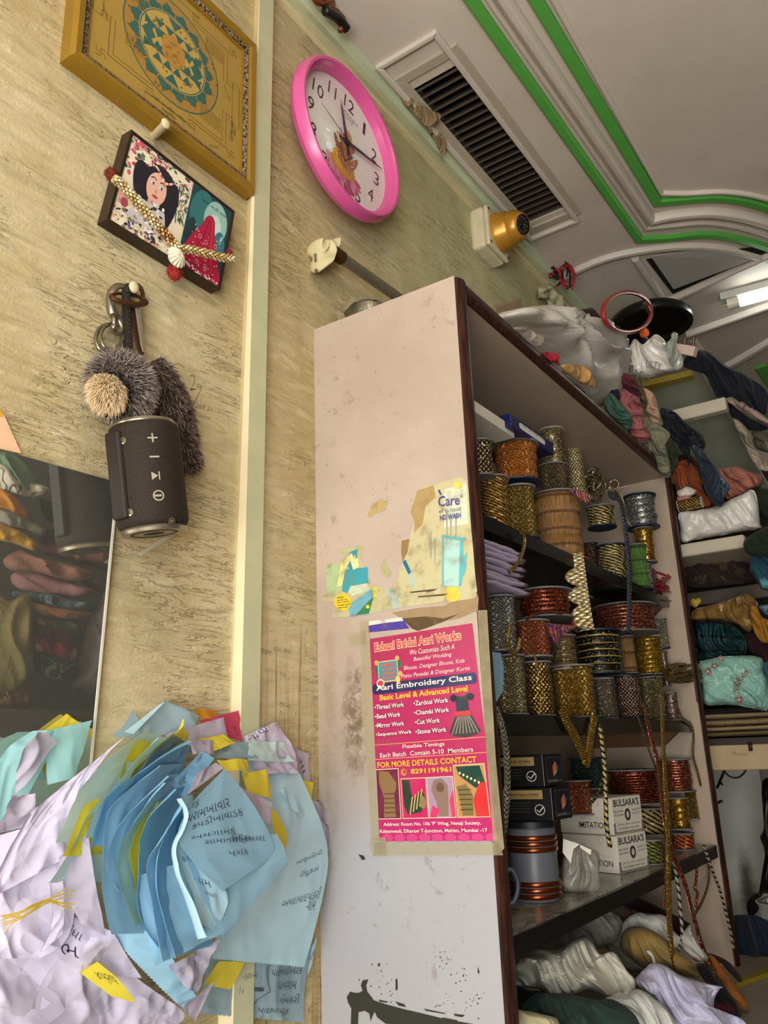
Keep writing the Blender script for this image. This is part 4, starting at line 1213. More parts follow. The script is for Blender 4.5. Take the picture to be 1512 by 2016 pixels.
for z_, nm in ((-.004, 'bottom_ring'), (Ls + .001, 'top_ring')):
    MB().lathe([(RS * .80, -.004), (RS * .90, -.0045), (RS * .93, 0), (RS * .88, .004), (RS * .8, .004)], s_b + ax * z_, ax, 48).build(nm, plain('satin_silver_rim', '#a09684', .3, .8), sp, smooth=40)
for z_, s in ((-.006, -1), (Ls + .003, 1)):
    MB().lathe([(RS * .80, 0), (RS * .6, s * .003), (RS * .5, -s * .002), (RS * .3, s * .002), (0, s * .003)], s_b + ax * z_, ax, 32).build('diaphragm', plain('dark_brown_rubber', '#1e1610', .6), sp, smooth=True)
def onbody(u, v, h=0):    # u: angle offset (rad) from facing point, v: metres above base
    th = u; d = outw * math.cos(th) + lat * math.sin(th); return s_b + ax * v + d * (RS + .0006 + h)
cam_ang = math.atan2((CAM_POS - s_b).dot(lat), (CAM_POS - s_b).dot(outw)) + .10
ic = Paint(lambda u, v, h=0: onbody(cam_ang + (u * .74 + .006) / RS, v * 1.0, h), eps=.0004)
IG = '#9a9080'; q = .0095
def zz(py): return Ls * (1800 - py) / (1800 - 1085)
z = zz(1225); ic.rect(-q, z - .0011, q, z + .0011, IG); ic.rect(-.0015, z - q * .7, .0015, z + q * .7, IG)
z = zz(1355); ic.rect(-q * .95, z - .0013, q * .95, z + .0013, IG)
z = zz(1485); ic.poly([(-.009, z + .006), (-.009, z - .006), (.003, z)], IG); ic.rect(.004, z - .006, .0065, z + .006, IG)
z = zz(1620); ic.ring(0, z, .0105, .0078, .0026, .0019, IG); ic.rect(-.0075, z - .0014, .006, z + .0014, IG)
ic.mb.build('control_symbols', print_mat('raised_grey_symbols', .5, .05), sp)
for a, c in ((515, 1180), (565, 1688), (858, 1748)):
    d = ray(*PX3(a, c)); w0 = CAM_POS - s_b; dp = d - ax * d.dot(ax); wp = w0 - ax * w0.dot(ax); A_q, B_q, C_q = dp.dot(dp), 2 * dp.dot(wp), wp.dot(wp) - RS * RS
    dis = B_q * B_q - 4 * A_q * C_q
    if dis < 0: continue
    b0 = CAM_POS + d * ((-B_q - math.sqrt(dis)) / (2 * A_q)); d = b0 - s_b; d = (d - ax * d.dot(ax)).normalized()
    mb = MB().lathe([(.0052, -.001), (.0052, .0012), (.0030, .0016), (.0024, .0004), (.0018, .0004), (.001, .0012), (0, .0012)], b0, d, 14); mb.build('screw', M_STEEL, sp, smooth=40)
mb = MB().tube(crom([K3(a, c, x) for a, c, x in ((570, 95, .03), (535, 140, .028), (545, 400, .03), (560, 700, .03), (600, 900, .032), (650, 1060, .07))], 8), .009, 10, flat=(1, .35), up=(1, 0, 0), vlen=.06); mb.build('strap', M_STRAP, sp, smooth=True)
fl_ = [K3(a, c, .05) for a, c in ((895, 1800), (905, 1830), (640, 1995), (612, 1980))]
mb = MB().prism(fl_, (1, 0, 0), .0025); mb.build('port_cover', film_mat('clear_silicone_flap', '#c9bfa8', .7), sp, bevel=.0008)

# ---- mirror
mx = .012
mTR, mBR = RX(229.3, 949, mx), RX(181, 1455, mx)
top = (RX(0, 885.2, mx) - mTR); TLm = mTR + top * 1.7
z_b = .42; yb = mBR.y + (mBR.y - mTR.y) * (z_b - mBR.z) / (mBR.z - mTR.z)
mq = [TLm + (V((mx, yb, z_b)) - mTR), V((mx, yb, z_b)), mTR, TLm]
mr = thing('wall_mirror', V((0, .5, z_b)), 'frameless mirror on the wall reflecting stacks of folded cloth', 'mirror')
mm = Mat('dusty_silvered_glass'); d_ = mm.ramp(mm.noise(mm.coord(), 260, 3, .8), .72, .76); v2 = mm.noise(mm.coord(), 6, 5, .7)
mm.base(mm.mix(d_, '#d5d4ca', '#d8d4c6')).set(mm.math('ADD', mm.math('MULTIPLY', d_, .5), mm.math('MULTIPLY', mm.ramp(v2, .5, .8), .05)), mm.math('SUBTRACT', .94, mm.math('MULTIPLY', d_, .6)), .5)
mb = MB(); mb.slab(mq, (-1, 0, 0), .004); mb.build('glass', mm.m, mr)
ed = (mTR - mq[1]); mb = MB().hexa([mq[1] + V((-.011, 0, 0)), mq[1] + V((-.011, .004, 0)), mq[1] + V((.0008, .004, 0)), mq[1] + V((.0008, 0, 0)), mTR + V((-.011, 0, 0)), mTR + V((-.011, .004, 0)), mTR + V((.0008, .004, 0)), mTR + V((.0008, 0, 0))])
mb.build('ground_edge', plain('pale_ground_glass_edge', '#cfc9b8', .4), mr)
cd = Paint(lambda a, c, h=0: RX(a, c, .003 + h))
cd.poly([(-60, 780), (0, 808), (8, 818), (42, 893), (0, 884), (-60, 868)], '#e3b893', 0); cd.poly([(-60, 780), (0, 806), (7, 822), (-60, 800)], '#d6a52c', 1)
tag(cd.mb.build('wall_card', print_mat('card_print'), solid=.001), 'peach card with yellow top edge above the mirror', 'card')

# ---- clock
cxr, cxd, cxf = .036, .046, .078
cc_ = RX(679, 282, cxd); RC = .197
ck_ = thing('wall_clock', V((0, cc_.y, cc_.z - RC)), 'round pink-rimmed wall clock with black numerals', 'clock')
M_PINK = plain('glossy_pink_plastic', '#cf5590', .28, var=.05, spec=.55)
o_ = V((0, cc_.y, cc_.z))
X_ = V((1, 0, 0))
MB().lathe([(RC * .55, -.002), (RC * .55, cxr), (RC * .9, cxr), (RC * .97, cxr + .004), (RC, cxr + .016), (RC * .985, cxf - .008), (RC * .955, cxf), (RC * .925, cxf - .001), (RC * .90, cxf - .008), (RC * .875, cxf - .012), (RC * .855, cxd + .004), (RC * .85, cxd - .004)], o_, X_, 96).build('case', M_PINK, ck_, smooth=35)
MB().lathe([(0, cxd - .003), (RC * .86, cxd - .003), (RC * .86, cxd), (0, cxd)], o_, X_, 64).build('backplate', plain('white_dial_board', '#d8d2c4', .5), ck_)
tq = math.radians(-9); cq_, sq_ = math.cos(tq) * RC, math.sin(tq) * RC
dl = Paint(lambda u, v, h=0: V((cxd + .0006 + h, o_.y + u * cq_ - v * sq_, o_.z + u * sq_ + v * cq_)), eps=.0003)
dl.ell(0, 0, .86, .86, '#e4e2da', 0, 64)
dl.ring(0, 0, .855, .855, .09, .09, '#e6e2d8', 1, 64)
for n in range(1, 13):
    a = math.radians(90 - n * 30); r = .66; s = str(n); wd = .20 if len(s) > 1 else .11
    if n == 11: wd = .15
    if n == 1: wd = .05
    dl.text(s, r * math.cos(a) - wd / 2, r * math.sin(a) - .1, wd, .20, '#2a2626', 2, .0)
dl.text('VICTOR', -.17, .44, .32, .055, '#5d5850', 2, -.005); dl.text('®', .165, .47, .035, .035, '#5d5850', 2); dl.text('QUARTZ', -.11, .39, .21, .035, '#6d685e', 2)
# seated figure on a lotus
random.seed(5)
for i in range(16):
    a = math.pi * (1.0 + i / 15); dl.ell(.02 + .24 * math.cos(a), -.42 + .22 * math.sin(a), .11, .045, random.choice(('#c46f86', '#b5566f', '#d896a4', '#a2455c')), 2, 12, a)
for i in range(10): dl.ell(-.2 + i * .047, -.52, .05, .09, random.choice(('#c46f86', '#d08a98', '#a8506a')), 3, 12, .2 * (i - 5) / 5)
dl.ell(.0, -.40, .24, .11, '#c98a2c', 4); dl.ell(-.10, -.34, .10, .13, '#d39a36', 5, 16, .5); dl.ell(.13, -.36, .10, .10, '#b9822e', 5, 16, -.5); dl.ell(.02, -.2, .15, .2, '#9c6a48', 5)
dl.ell(-.14, -.14, .045, .14, '#8a5a3c', 5, 12, .6); dl.ell(.19, -.2, .04, .16, '#a0674a', 5, 12, -.4); dl.ell(.02, .02, .10, .11, '#b07a4e', 6); dl.ell(.03, .12, .08, .10, '#c08a3e', 6); dl.ell(-.09, .01, .05, .06, '#a5704c', 5, 10); dl.ell(.13, .01, .05, .06, '#a5704c', 5, 10)
dl.line([(.02, .0), (.03, -.1), (.0, -.18), (.05, -.22)], .05, '#a5704c', 7); dl.line([(-.1, -.08), (.02, -.28), (.15, -.1)], .03, '#4a3a30', 7)
for i in range(40): dl.ell(random.uniform(-.18, .2), random.uniform(-.45, .15), .012, .012, random.choice(('#e0b85a', '#7a4a30', '#8d3a44', '#e6d0a0')), 8, 6)
dl.mb.build('dial', print_mat('clock_print', .4, .03), ck_)
M_HAND = plain('black_hand_paint', '#1f1c1c', .35, var=.05)
def hand(nm, tip, tail, w_, x):
    t = RX(*tip, x); c = V((x, o_.y, o_.z)); d = (t - c); d.x = 0; L_ = d.length; d.normalize(); s = V((0, -d.z, d.y))
    MB().prism([c - d * tail - s * w_ * .5, c - d * tail + s * w_ * .5, c + s * w_, c + d * L_ * .75 + s * w_ * .6, c + d * L_, c + d * L_ * .75 - s * w_ * .6, c - s * w_], (1, 0, 0), .0008).build(nm, M_HAND, ck_)
hand('hour_hand', (671, 197), .035, .0062, cxd + .006); hand('minute_hand', (752, 333), .03, .0052, cxd + .008); hand('second_hand', (632, 201), .03, .0012, cxd + .010)
MB().lathe([(.006, cxd), (.006, cxd + .011), (0, cxd + .012)], o_, X_, 16).build('hand_pivot', M_HAND, ck_)
MB().lathe([(RC * .87, cxf - .014), (0, cxf - .012)], o_, X_, 48).build('glass', glass_mat('clock_glass', .03), ck_, smooth=True)

# ---- curtain pole in its plastered socket, foil bowl on the cabinet
PX2 = lambda a, b: (540 + a / 2.52, 60 + b / 2.52)
K2 = lambda a, b, x: RX(*PX2(a, b), x)
po = thing('curtain_pole', K2(300, 1100, .04), 'old steel pole in a plaster-caked bracket, running over the cabinet', 'pole')
p0 = K2(285, 1095, .045); d = V((.0, 1, .0)); p1 = RX(790, 590, .045)
MB().tube([p0, p1 + (p1 - p0) * .6], .013, 16).build('pole', plain('scuffed_steel_tube', '#8f8670', .3, .6, var=.35, scale=40), po, smooth=50)
MB().tube([p0 + (p1 - p0) * .02, p0 + (p1 - p0) * .13], .0155, 16).build('collar', M_RUST, po, smooth=50)
soft('bracket', zoomed(540, 60, 2.52, [(205, 1040), (260, 1045), (300, 1035), (305, 1075), (275, 1110), (250, 1150), (228, 1195), (212, 1190), (208, 1110)]), ('x', .028), .026, plain('caked_plaster', '#c9bd92', .8, bump=.3), '', '', parent=po, wr=.01, wscale=40, back=1.1)
bw = MB(); bc = RZ(*PX2(475, 1372), 1.492); bc.x = .075; bc.y = 1.335; bc.z = 1.492
M_FOIL = plain('crumpled_foil', '#8d877a', .3, .85, var=.3, scale=60, bump=.6)
def wob(r, h, t, i): return (r * (1 + .14 * noise.noise(V((math.cos(t) * 3, math.sin(t) * 3, i * .8)))), h + .004 * noise.noise(V((math.cos(t) * 4, math.sin(t) * 4, 9 + i))))
bw.lathe([(0, .0), (.03, 0), (.050, .02), (.056, .062), (.053, .066), (.046, .03), (.02, .012), (0, .010)], bc, (0, 0, 1), 40, wob=wob)
tag(bw.build('foil_bowl', M_FOIL, smooth=True), 'shiny silver foil bowl on top of the cabinet by the wall', 'bowl')

# ---- dome camera on its junction box
bl_, br_ = None, None
xb = .062
A_ = [K2(*p, xb) for p in ((1040, 1095), (1168, 1135), (1095, 850), (1000, 880))]
fy0, fy1 = K2(1052, 1150, xb).y, K2(1165, 1120, xb).y
fz1 = K2(1065, 855, xb).z; fz0 = K2(1060, 1140, xb).z
byc = K2(1105, 1000, xb)
hw = (fy1 - fy0) / 2 * 1.15; hz = .075
hw = .072
jc = V((0, byc.y + .01, byc.z))
cm = thing('dome_camera', jc - V((0, 0, hz)), 'gold dome security camera on a grubby white wall box', 'camera')
M_JB = plain('grubby_cream_plastic', '#d2c7a6', .45, var=.3, scale=20, bump=.1)
MB().box(-.005, jc.y - hw, jc.z - hz, xb - .016, jc.y + hw, jc.z + hz).build('junction_box', M_JB, cm, bevel=.012)
MB().box(xb - .016, jc.y - hw * .98, jc.z - hz * .98, xb, jc.y + hw * .98, jc.z + hz * .98).build('box_lid', M_JB, cm, bevel=.01)
for a in (-1, 1):
    for c in (-1, 1): MB().lathe([(.005, -.001), (.005, .001), (0, .001)], V((xb, jc.y + a * hw * .82, jc.z + c * hz * .82)), X_, 10).build('lid_screw', M_RUST, cm)
M_GOLDP = plain('brass_gold_plastic', '#c08a32', .3, .35, var=.2, scale=25)
dc = V((xb, jc.y + .003, jc.z + .002))
MB().lathe([(.066, -.002), (.066, .012), (.062, .020), (.060, .036), (.055, .046), (0, .05)], dc, X_, 48).build('dome_base', M_GOLDP, cm, smooth=40)
bd_ = dc + V((.052, .0, .0)); look = V((.75, -.05, -.42)).normalized(); look = V((.90, -.22, -.28)).normalized()
mb = MB().lathe([(.0, -.05), (.03, -.042), (.05, -.016), (.053, .004), (.05, .018), (.043, .033), (.036, .04), (.033, .0415), (.031, .034), (0, .034)], bd_, look, 40); mb.build('eyeball', M_GOLDP, cm, smooth=40)
MB().lathe([(.034, .036), (.034, .0405), (.031, .041), (.030, .038), (0, .037)], bd_, look, 32).build('lens_window', plain('black_lens_glass', '#0c0a09', .12, spec=.6), cm)
MB().lathe([(.013, .037), (.011, .0395), (.0, .0405)], bd_, look, 20).build('lens', plain('dark_lens', '#1a1420', .08), cm, smooth=True)
a0 = look.orthogonal().normalized(); b0 = look.cross(a0)
for k in range(10): MB().ball(bd_ + look * .0385 + (a0 * math.cos(k * .628) + b0 * math.sin(k * .628)) * .0235, .0032, 8, 5).build('led', plain('dim_led', '#4a3a34', .2), cm, smooth=True)

# ---- ceiling grille
gy0, gy1 = vy0, vy1
vn = thing('air_grille', (.15, (gy0 + gy1) / 2, CEIL), 'dusty air-conditioning grille set in the ceiling above the wall', 'grille')
M_GRF = plain('dusty_beige_grille_paint', '#b3a693', .5, var=.18, scale=20)
def ringframe(x0, y0, x1, y1, w_, z0, z1):
    mb = MB()
    for q in (((x0, y0), (x1, y0), (x1 - w_, y0 + w_), (x0 + w_, y0 + w_)), ((x1, y0), (x1, y1), (x1 - w_, y1 - w_), (x1 - w_, y0 + w_)), ((x1, y1), (x0, y1), (x0 + w_, y1 - w_), (x1 - w_, y1 - w_)), ((x0, y1), (x0, y0), (x0 + w_, y0 + w_), (x0 + w_, y1 - w_))):
        mb.hexa([(a, b_, z0) for a, b_ in q] + [(a, b_, z1) for a, b_ in q])
    return mb
oA, oC = RZ(867, 66, CEIL), RZ(1136, 428, CEIL)
ringframe(.052, gy0 - .13, oA.x, gy1 + .09, .016, CEIL - .013, CEIL + .002).build('outer_moulding', plain('cream_moulding_paint', '#cdc2b4'), vn, bevel=.004)
ringframe(.062, gy0 - .062, vx1 + .03, gy1 + .055, .030, CEIL - .006, CEIL + .002).build('frame', M_GRF, vn, bevel=.002)
MB().box(vx0 - .04, gy0 - .05, CEIL + .14, vx1 + .04, gy1 + .05, CEIL + .15).box(vx0 - .05, gy0 - .06, CEIL + .061, vx0 - .01, gy1 + .06, CEIL + .15).box(vx1 + .01, gy0 - .06, CEIL + .061, vx1 + .05, gy1 + .06, CEIL + .15).box(vx0 - .05, gy0 - .06, CEIL + .061, vx1 + .05, gy0 - .02, CEIL + .15).box(vx0 - .05, gy1 + .02, CEIL + .061, vx1 + .05, gy1 + .06, CEIL + .15).build('duct', M_DARK, vn)
N_ = 25; M_SLAT = plain('dark_slat_paint', '#4a4036', .5, var=.35, scale=60)  # slats dark brown, tone varying at random
for i in range(N_):
    y = gy0 + (i + .5) * (gy1 - gy0) / N_
    MB().hexa([(vx0, y - .004, CEIL + .002), (vx1, y - .004, CEIL + .002), (vx1, y + .001, CEIL - .001), (vx0, y + .001, CEIL - .001), (vx0, y + .010, CEIL + .026), (vx1, y + .010, CEIL + .026), (vx1, y + .0125, CEIL + .024), (vx0, y + .0125, CEIL + .024)]).build('slat', M_SLAT, vn)
M_BRP = plain('brown_packing_paper', '#85704f', .6, var=.3, scale=30, bump=.2)
soft('torn_paper', zoomed(540, 60, 2.52, [(630, 335), (660, 322), (760, 385), (825, 420), (800, 465), (745, 470), (700, 420), (650, 375)]), ('n', 1.62, (.5, -.4, -.75)), .008, M_BRP, 'torn brown paper tucked into the near end of the ceiling grille', 'paper scrap', wr=.014, wscale=30)
soft('torn_paper', zoomed(540, 60, 2.52, [(745, 475), (800, 480), (850, 545), (850, 585), (835, 620), (800, 560)]), ('n', 1.75, (.5, -.4, -.75)), .008, M_BRP, 'smaller crumpled brown paper hanging beside the ceiling grille', 'paper scrap', wr=.014, wscale=30)

# ---- loose wires
def wires(name, label, strands, parts=True):
    t = thing(name, strands[0][0][0], label, 'wires')
    for pts, r, m_ in strands: MB().tube(crom(pts, 7), r, 6).build('wire', m_, t, smooth=True)
    return t
M_WR, M_WB = plain('red_wire', '#a11f22', .4), plain('black_wire', '#17120f', .4)
random.seed(21); st = []
PW = lambda a, c, x: RY(1000 + a / 2.953, 380 + c / 2.953, x)
for i in range(8):
    cx_, cy_ = random.uniform(270, 345), random.uniform(430, 500); r = random.uniform(30, 65); ph_ = random.uniform(0, 6)
    st.append(([PW(225 + random.uniform(-20, 20), 400 + random.uniform(-20, 30), 2.62)] + [PW(cx_ + r * .7 * math.cos(ph_ + t * 1.2), cy_ + r * 1.1 * math.sin(ph_ + t * 1.2), 2.62 + .015 * math.sin(t + i)) for t in range(5)], .0035, M_WR if i % 2 else M_WB))
st += [([PW(190, 385, 2.6), PW(240, 372, 2.6), PW(285, 340, 2.6)], .005, M_WB), ([PW(250, 440, 2.6), PW(310, 385, 2.6), PW(355, 440, 2.6), PW(360, 530, 2.6), PW(340, 560, 2.6)], .004, M_WB), ([PW(325, 365, 2.6), PW(345, 420, 2.6), PW(385, 480, 2.6), PW(375, 560, 2.6)], .004, M_WR)]
wires('wire_tangle', 'tangle of red and black wires poking out by the ceiling corner', st)
st = []
for i, (pts, m_) in enumerate(((((612, -30), (640, 10), (660, 30), (682, 55)), M_WB), (((620, -30), (650, 12), (676, 38), (670, 60)), plain('copper_wire', '#7a3f1c', .4, .4)), (((605, -30), (625, 5), (655, 5), (640, 25), (664, 22)), plain('copper_wire', '#7a3f1c', .4, .4)))):
    st.append(([RX(a, c, .08) for a, c in pts], .007, m_))
st.append(([RX(640, 20, .085), RX(665, 36, .085), RX(683, 58, .085)], .012, M_WB))
wires('cable_ends', 'dark cable ends in the ceiling corner above the clock', st)
soft('peeled_paint', zoomed(960, 540, 2.739, [(275, 75), (320, 50), (330, 85), (350, 95), (385, 150), (390, 185), (350, 190), (345, 150), (320, 120), (300, 130)]), ('x', .035), .012, plain('curling_paint', '#a9a585', .8), 'curled flake of peeling paint under the cornice', 'paint flake', wr=.02, wscale=30)
# ================================================================== ON THE SHELVES
Z7 = lambda a, b: (920 + a / 3.15, 800 + b / 3.15)
Z8 = lambda a, b: (940 + a / 2.965, 1250 + b / 2.965)
M_FLG = {'grey': plain('grey_card_flange', '#6f6b68', .6, var=.2), 'navy': plain('dark_blue_card_flange', '#1b2a3c', .5, var=.3), 'pink': plain('dull_pink_card_flange', '#8d4a58', .55, var=.25), 'clear': plain('cloudy_plastic_flange', '#9a9284', .3, var=.15), 'black': plain('black_flange', '#15161a', .5)}


def spool(cv, l, r, t, b, x, mat, label, zb=None, fl=('grey', 'grey'), wrap=.011, fo=1.12, mess=.02, group='spools of trimming', seed=0, nofl=False, thin=1.0):
    pt, pb = cv((l + r) / 2, t), cv((l + r) / 2, b)
    if zb is not None and x is None:
        p = RZ(*pb, zb); x = min(.30, max(.10, p.x))
    P0, P1 = RX(*pb, x), RX(*pt, x)
    if zb is not None: P0.z = zb + .0008
    h = P1.z - P0.z
    c = V((x, (P0.y + P1.y) / 2, P0.z))
    mid = c + V((0, 0, h / 2)); dep = (mid - CAM_POS).dot(FWD)
    s_ = cv(1, 0)[0] - cv(0, 0)[0]
    R = (r - l) / 2 * s_ * dep / F_PX * .97 * thin
    sp_ = thing('trim_spool', c, label, 'spool', group)
    random.seed(seed + int(l * 7 + t)); n = max(2, round((h - .008) / wrap)); pr = []; base = [random.uniform(.93, 1.03) for _ in range(n)]
    ph_ = random.random() * 9
    for i in range(n):
        z0 = .004 + (h - .008) * i / n; z1 = .004 + (h - .008) * (i + 1) / n; q = R * base[i]
        pr += [(q * .90, z0 + (z1 - z0) * .03), (q * .985, z0 + (z1 - z0) * .2), (q, z0 + (z1 - z0) * .5), (q * .985, z0 + (z1 - z0) * .82)]
    pr.append((R * .93, h - .004))
    def wob(rr, hh, th, i):
        return (rr * (1 + mess * noise.noise(V((math.cos(th) * 1.6, math.sin(th) * 1.6, hh * 60 + ph_)))), hh + mess * .8 * R * noise.noise(V((math.cos(th) * 1.2, math.sin(th) * 1.2, hh * 40 + 7 + ph_))) * (0 < i < len(pr) - 1))
    a0 = V((random.gauss(0, 1), random.gauss(0, 1), 0))
    MB().lathe([(R * .3, .004)] + pr + [(R * .3, h - .004)], c, (0, 0, 1), 44, a0, wob).build('winding', mat, sp_, smooth=55)
    for k, z0 in enumerate((0, h - .0035)):
        f = fl[k]
        if f: MB().lathe([(R * fo, z0), (R * fo, z0 + .0035), (R * .22, z0 + .0035)], c, (0, 0, 1), 40).build('flange', M_FLG[f], sp_)
    return sp_, c, R, h


def rope(path, r, mat, seg=6): return MB().tube(path, r, seg, vlen=.02)


RB = ribbon_mat
m_ant = RB('antique_bead_lace', '#b59a6a', '#181310', 'stud', 140, 130, .5, .4)
m_org = RB('orange_gold_braid', '#c9781c', '#6e3608', 'braid', 210, 200, .35, .42)
m_lgd = RB('grey_gold_lace', '#b3a070', '#4d4128', 'sequin', metal=.6, rough=.35)
m_tau = RB('taupe_gold_braid', '#84704a', '#352a1a', 'braid', 240, 190, .5, .45)
m_prl = RB('pearl_sequin_lace', '#e6d8a8', '#97804e', 'stud', 150, 120, .6, .3)
m_grp = RB('gold_rope_braid', '#b48a3c', '#4a3310', 'rope', 210, 260, .6, .4)
m_gbr = RB('olive_gold_braid', '#a5853a', '#4a3a12', 'braid', 260, 240, .6, .4)
m_frg = RB('tan_silk_fringe', '#a87a45', '#5c3c1c', 'fringe', metal=.25, rough=.4)
m_bgr = RB('black_and_gold_cord', '#c4ae6c', '#0d0c0b', 'rope', 130, 150, .4, .42)
m_brn = RB('brown_cord', '#5c422c', '#22160e', 'rope', 210, 200, .3, .5)
m_slv = RB('silver_sequin_trim', '#b7b6b0', '#5c5a56', 'sequin', metal=.75, rough=.28)
m_gld = RB('bright_gold_braid', '#c9982c', '#5e410c', 'sequin', metal=.75, rough=.3)
m_grn = RB('leaf_green_cord', '#5f8a34', '#27401a', 'fringe', metal=.1, rough=.6)
m_slk = RB('silver_knit_cord', '#a9a498', '#4b463e', 'braid', 240, 220, .55, .35)
m_cpr = RB('dark_copper_cord', '#a34a22', '#4a1a0a', 'sequin', metal=.65, rough=.34)
m_cpk = RB('copper_pink_cord', '#b86a4c', '#5f2a1e', 'sequin', metal=.7, rough=.3)
m_cor = RB('coral_cord', '#b5603a', '#5e2812', 'braid', 260, 220, .5, .38)
m_srb = RB('champagne_ribbon', '#b39c70', '#5c4a2c', 'stripe', 100, 330, .65, .3)
m_bkg = RB('black_ribbon_gold_edge', '#c9a04e', '#0a0f0b', 'edge', 100, 44, .3, .35)
m_tan = RB('tan_gold_ribbon', '#a17a42', '#5a3f1c', 'fringe', metal=.4, rough=.4)
m_ygd = RB('yellow_gold_cord', '#cfa22e', '#6e4f0c', 'sequin', metal=.7, rough=.3)
m_psl = RB('pale_silver_braid', '#b9b49a', '#5a5644', 'braid', 220, 200, .6, .3)
m_osl = RB('olive_silver_braid', '#a89c72', '#433b24', 'braid', 230, 240, .6, .34)
m_gsq = RB('gold_sequin_braid', '#cda852', '#553a10', 'stud', 150, 140, .75, .28)
m_gbd = RB('broad_gold_braid', '#c99c34', '#5a3d0c', 'braid', 250, 250, .7, .32)
m_sgr = RB('grey_gold_knit', '#9c8d70', '#463d2c', 'stud', 240, 240, .55, .36)
m_pur = RB('purple_studded_braid', '#b0895c', '#1f1220', 'stud', 150, 150, .4, .42)
m_rsl = RB('rose_silver_braid', '#a58a78', '#4c3a32', 'sequin', metal=.6, rough=.34)
m_dgr = RB('dark_green_cord', '#2c4a34', '#0e1a12', 'braid', 230, 200, .3, .45)
m_olv = RB('olive_gold_rope', '#8c8a3c', '#2c3012', 'rope', 150, 150, .4, .42)
m_orr = RB('orange_gold_rope', '#c4602c', '#5c2408', 'rope', 140, 150, .4, .42)
m_nvy = RB('navy_grey_braid', '#596070', '#14161f', 'braid', 220, 150, .3, .45)

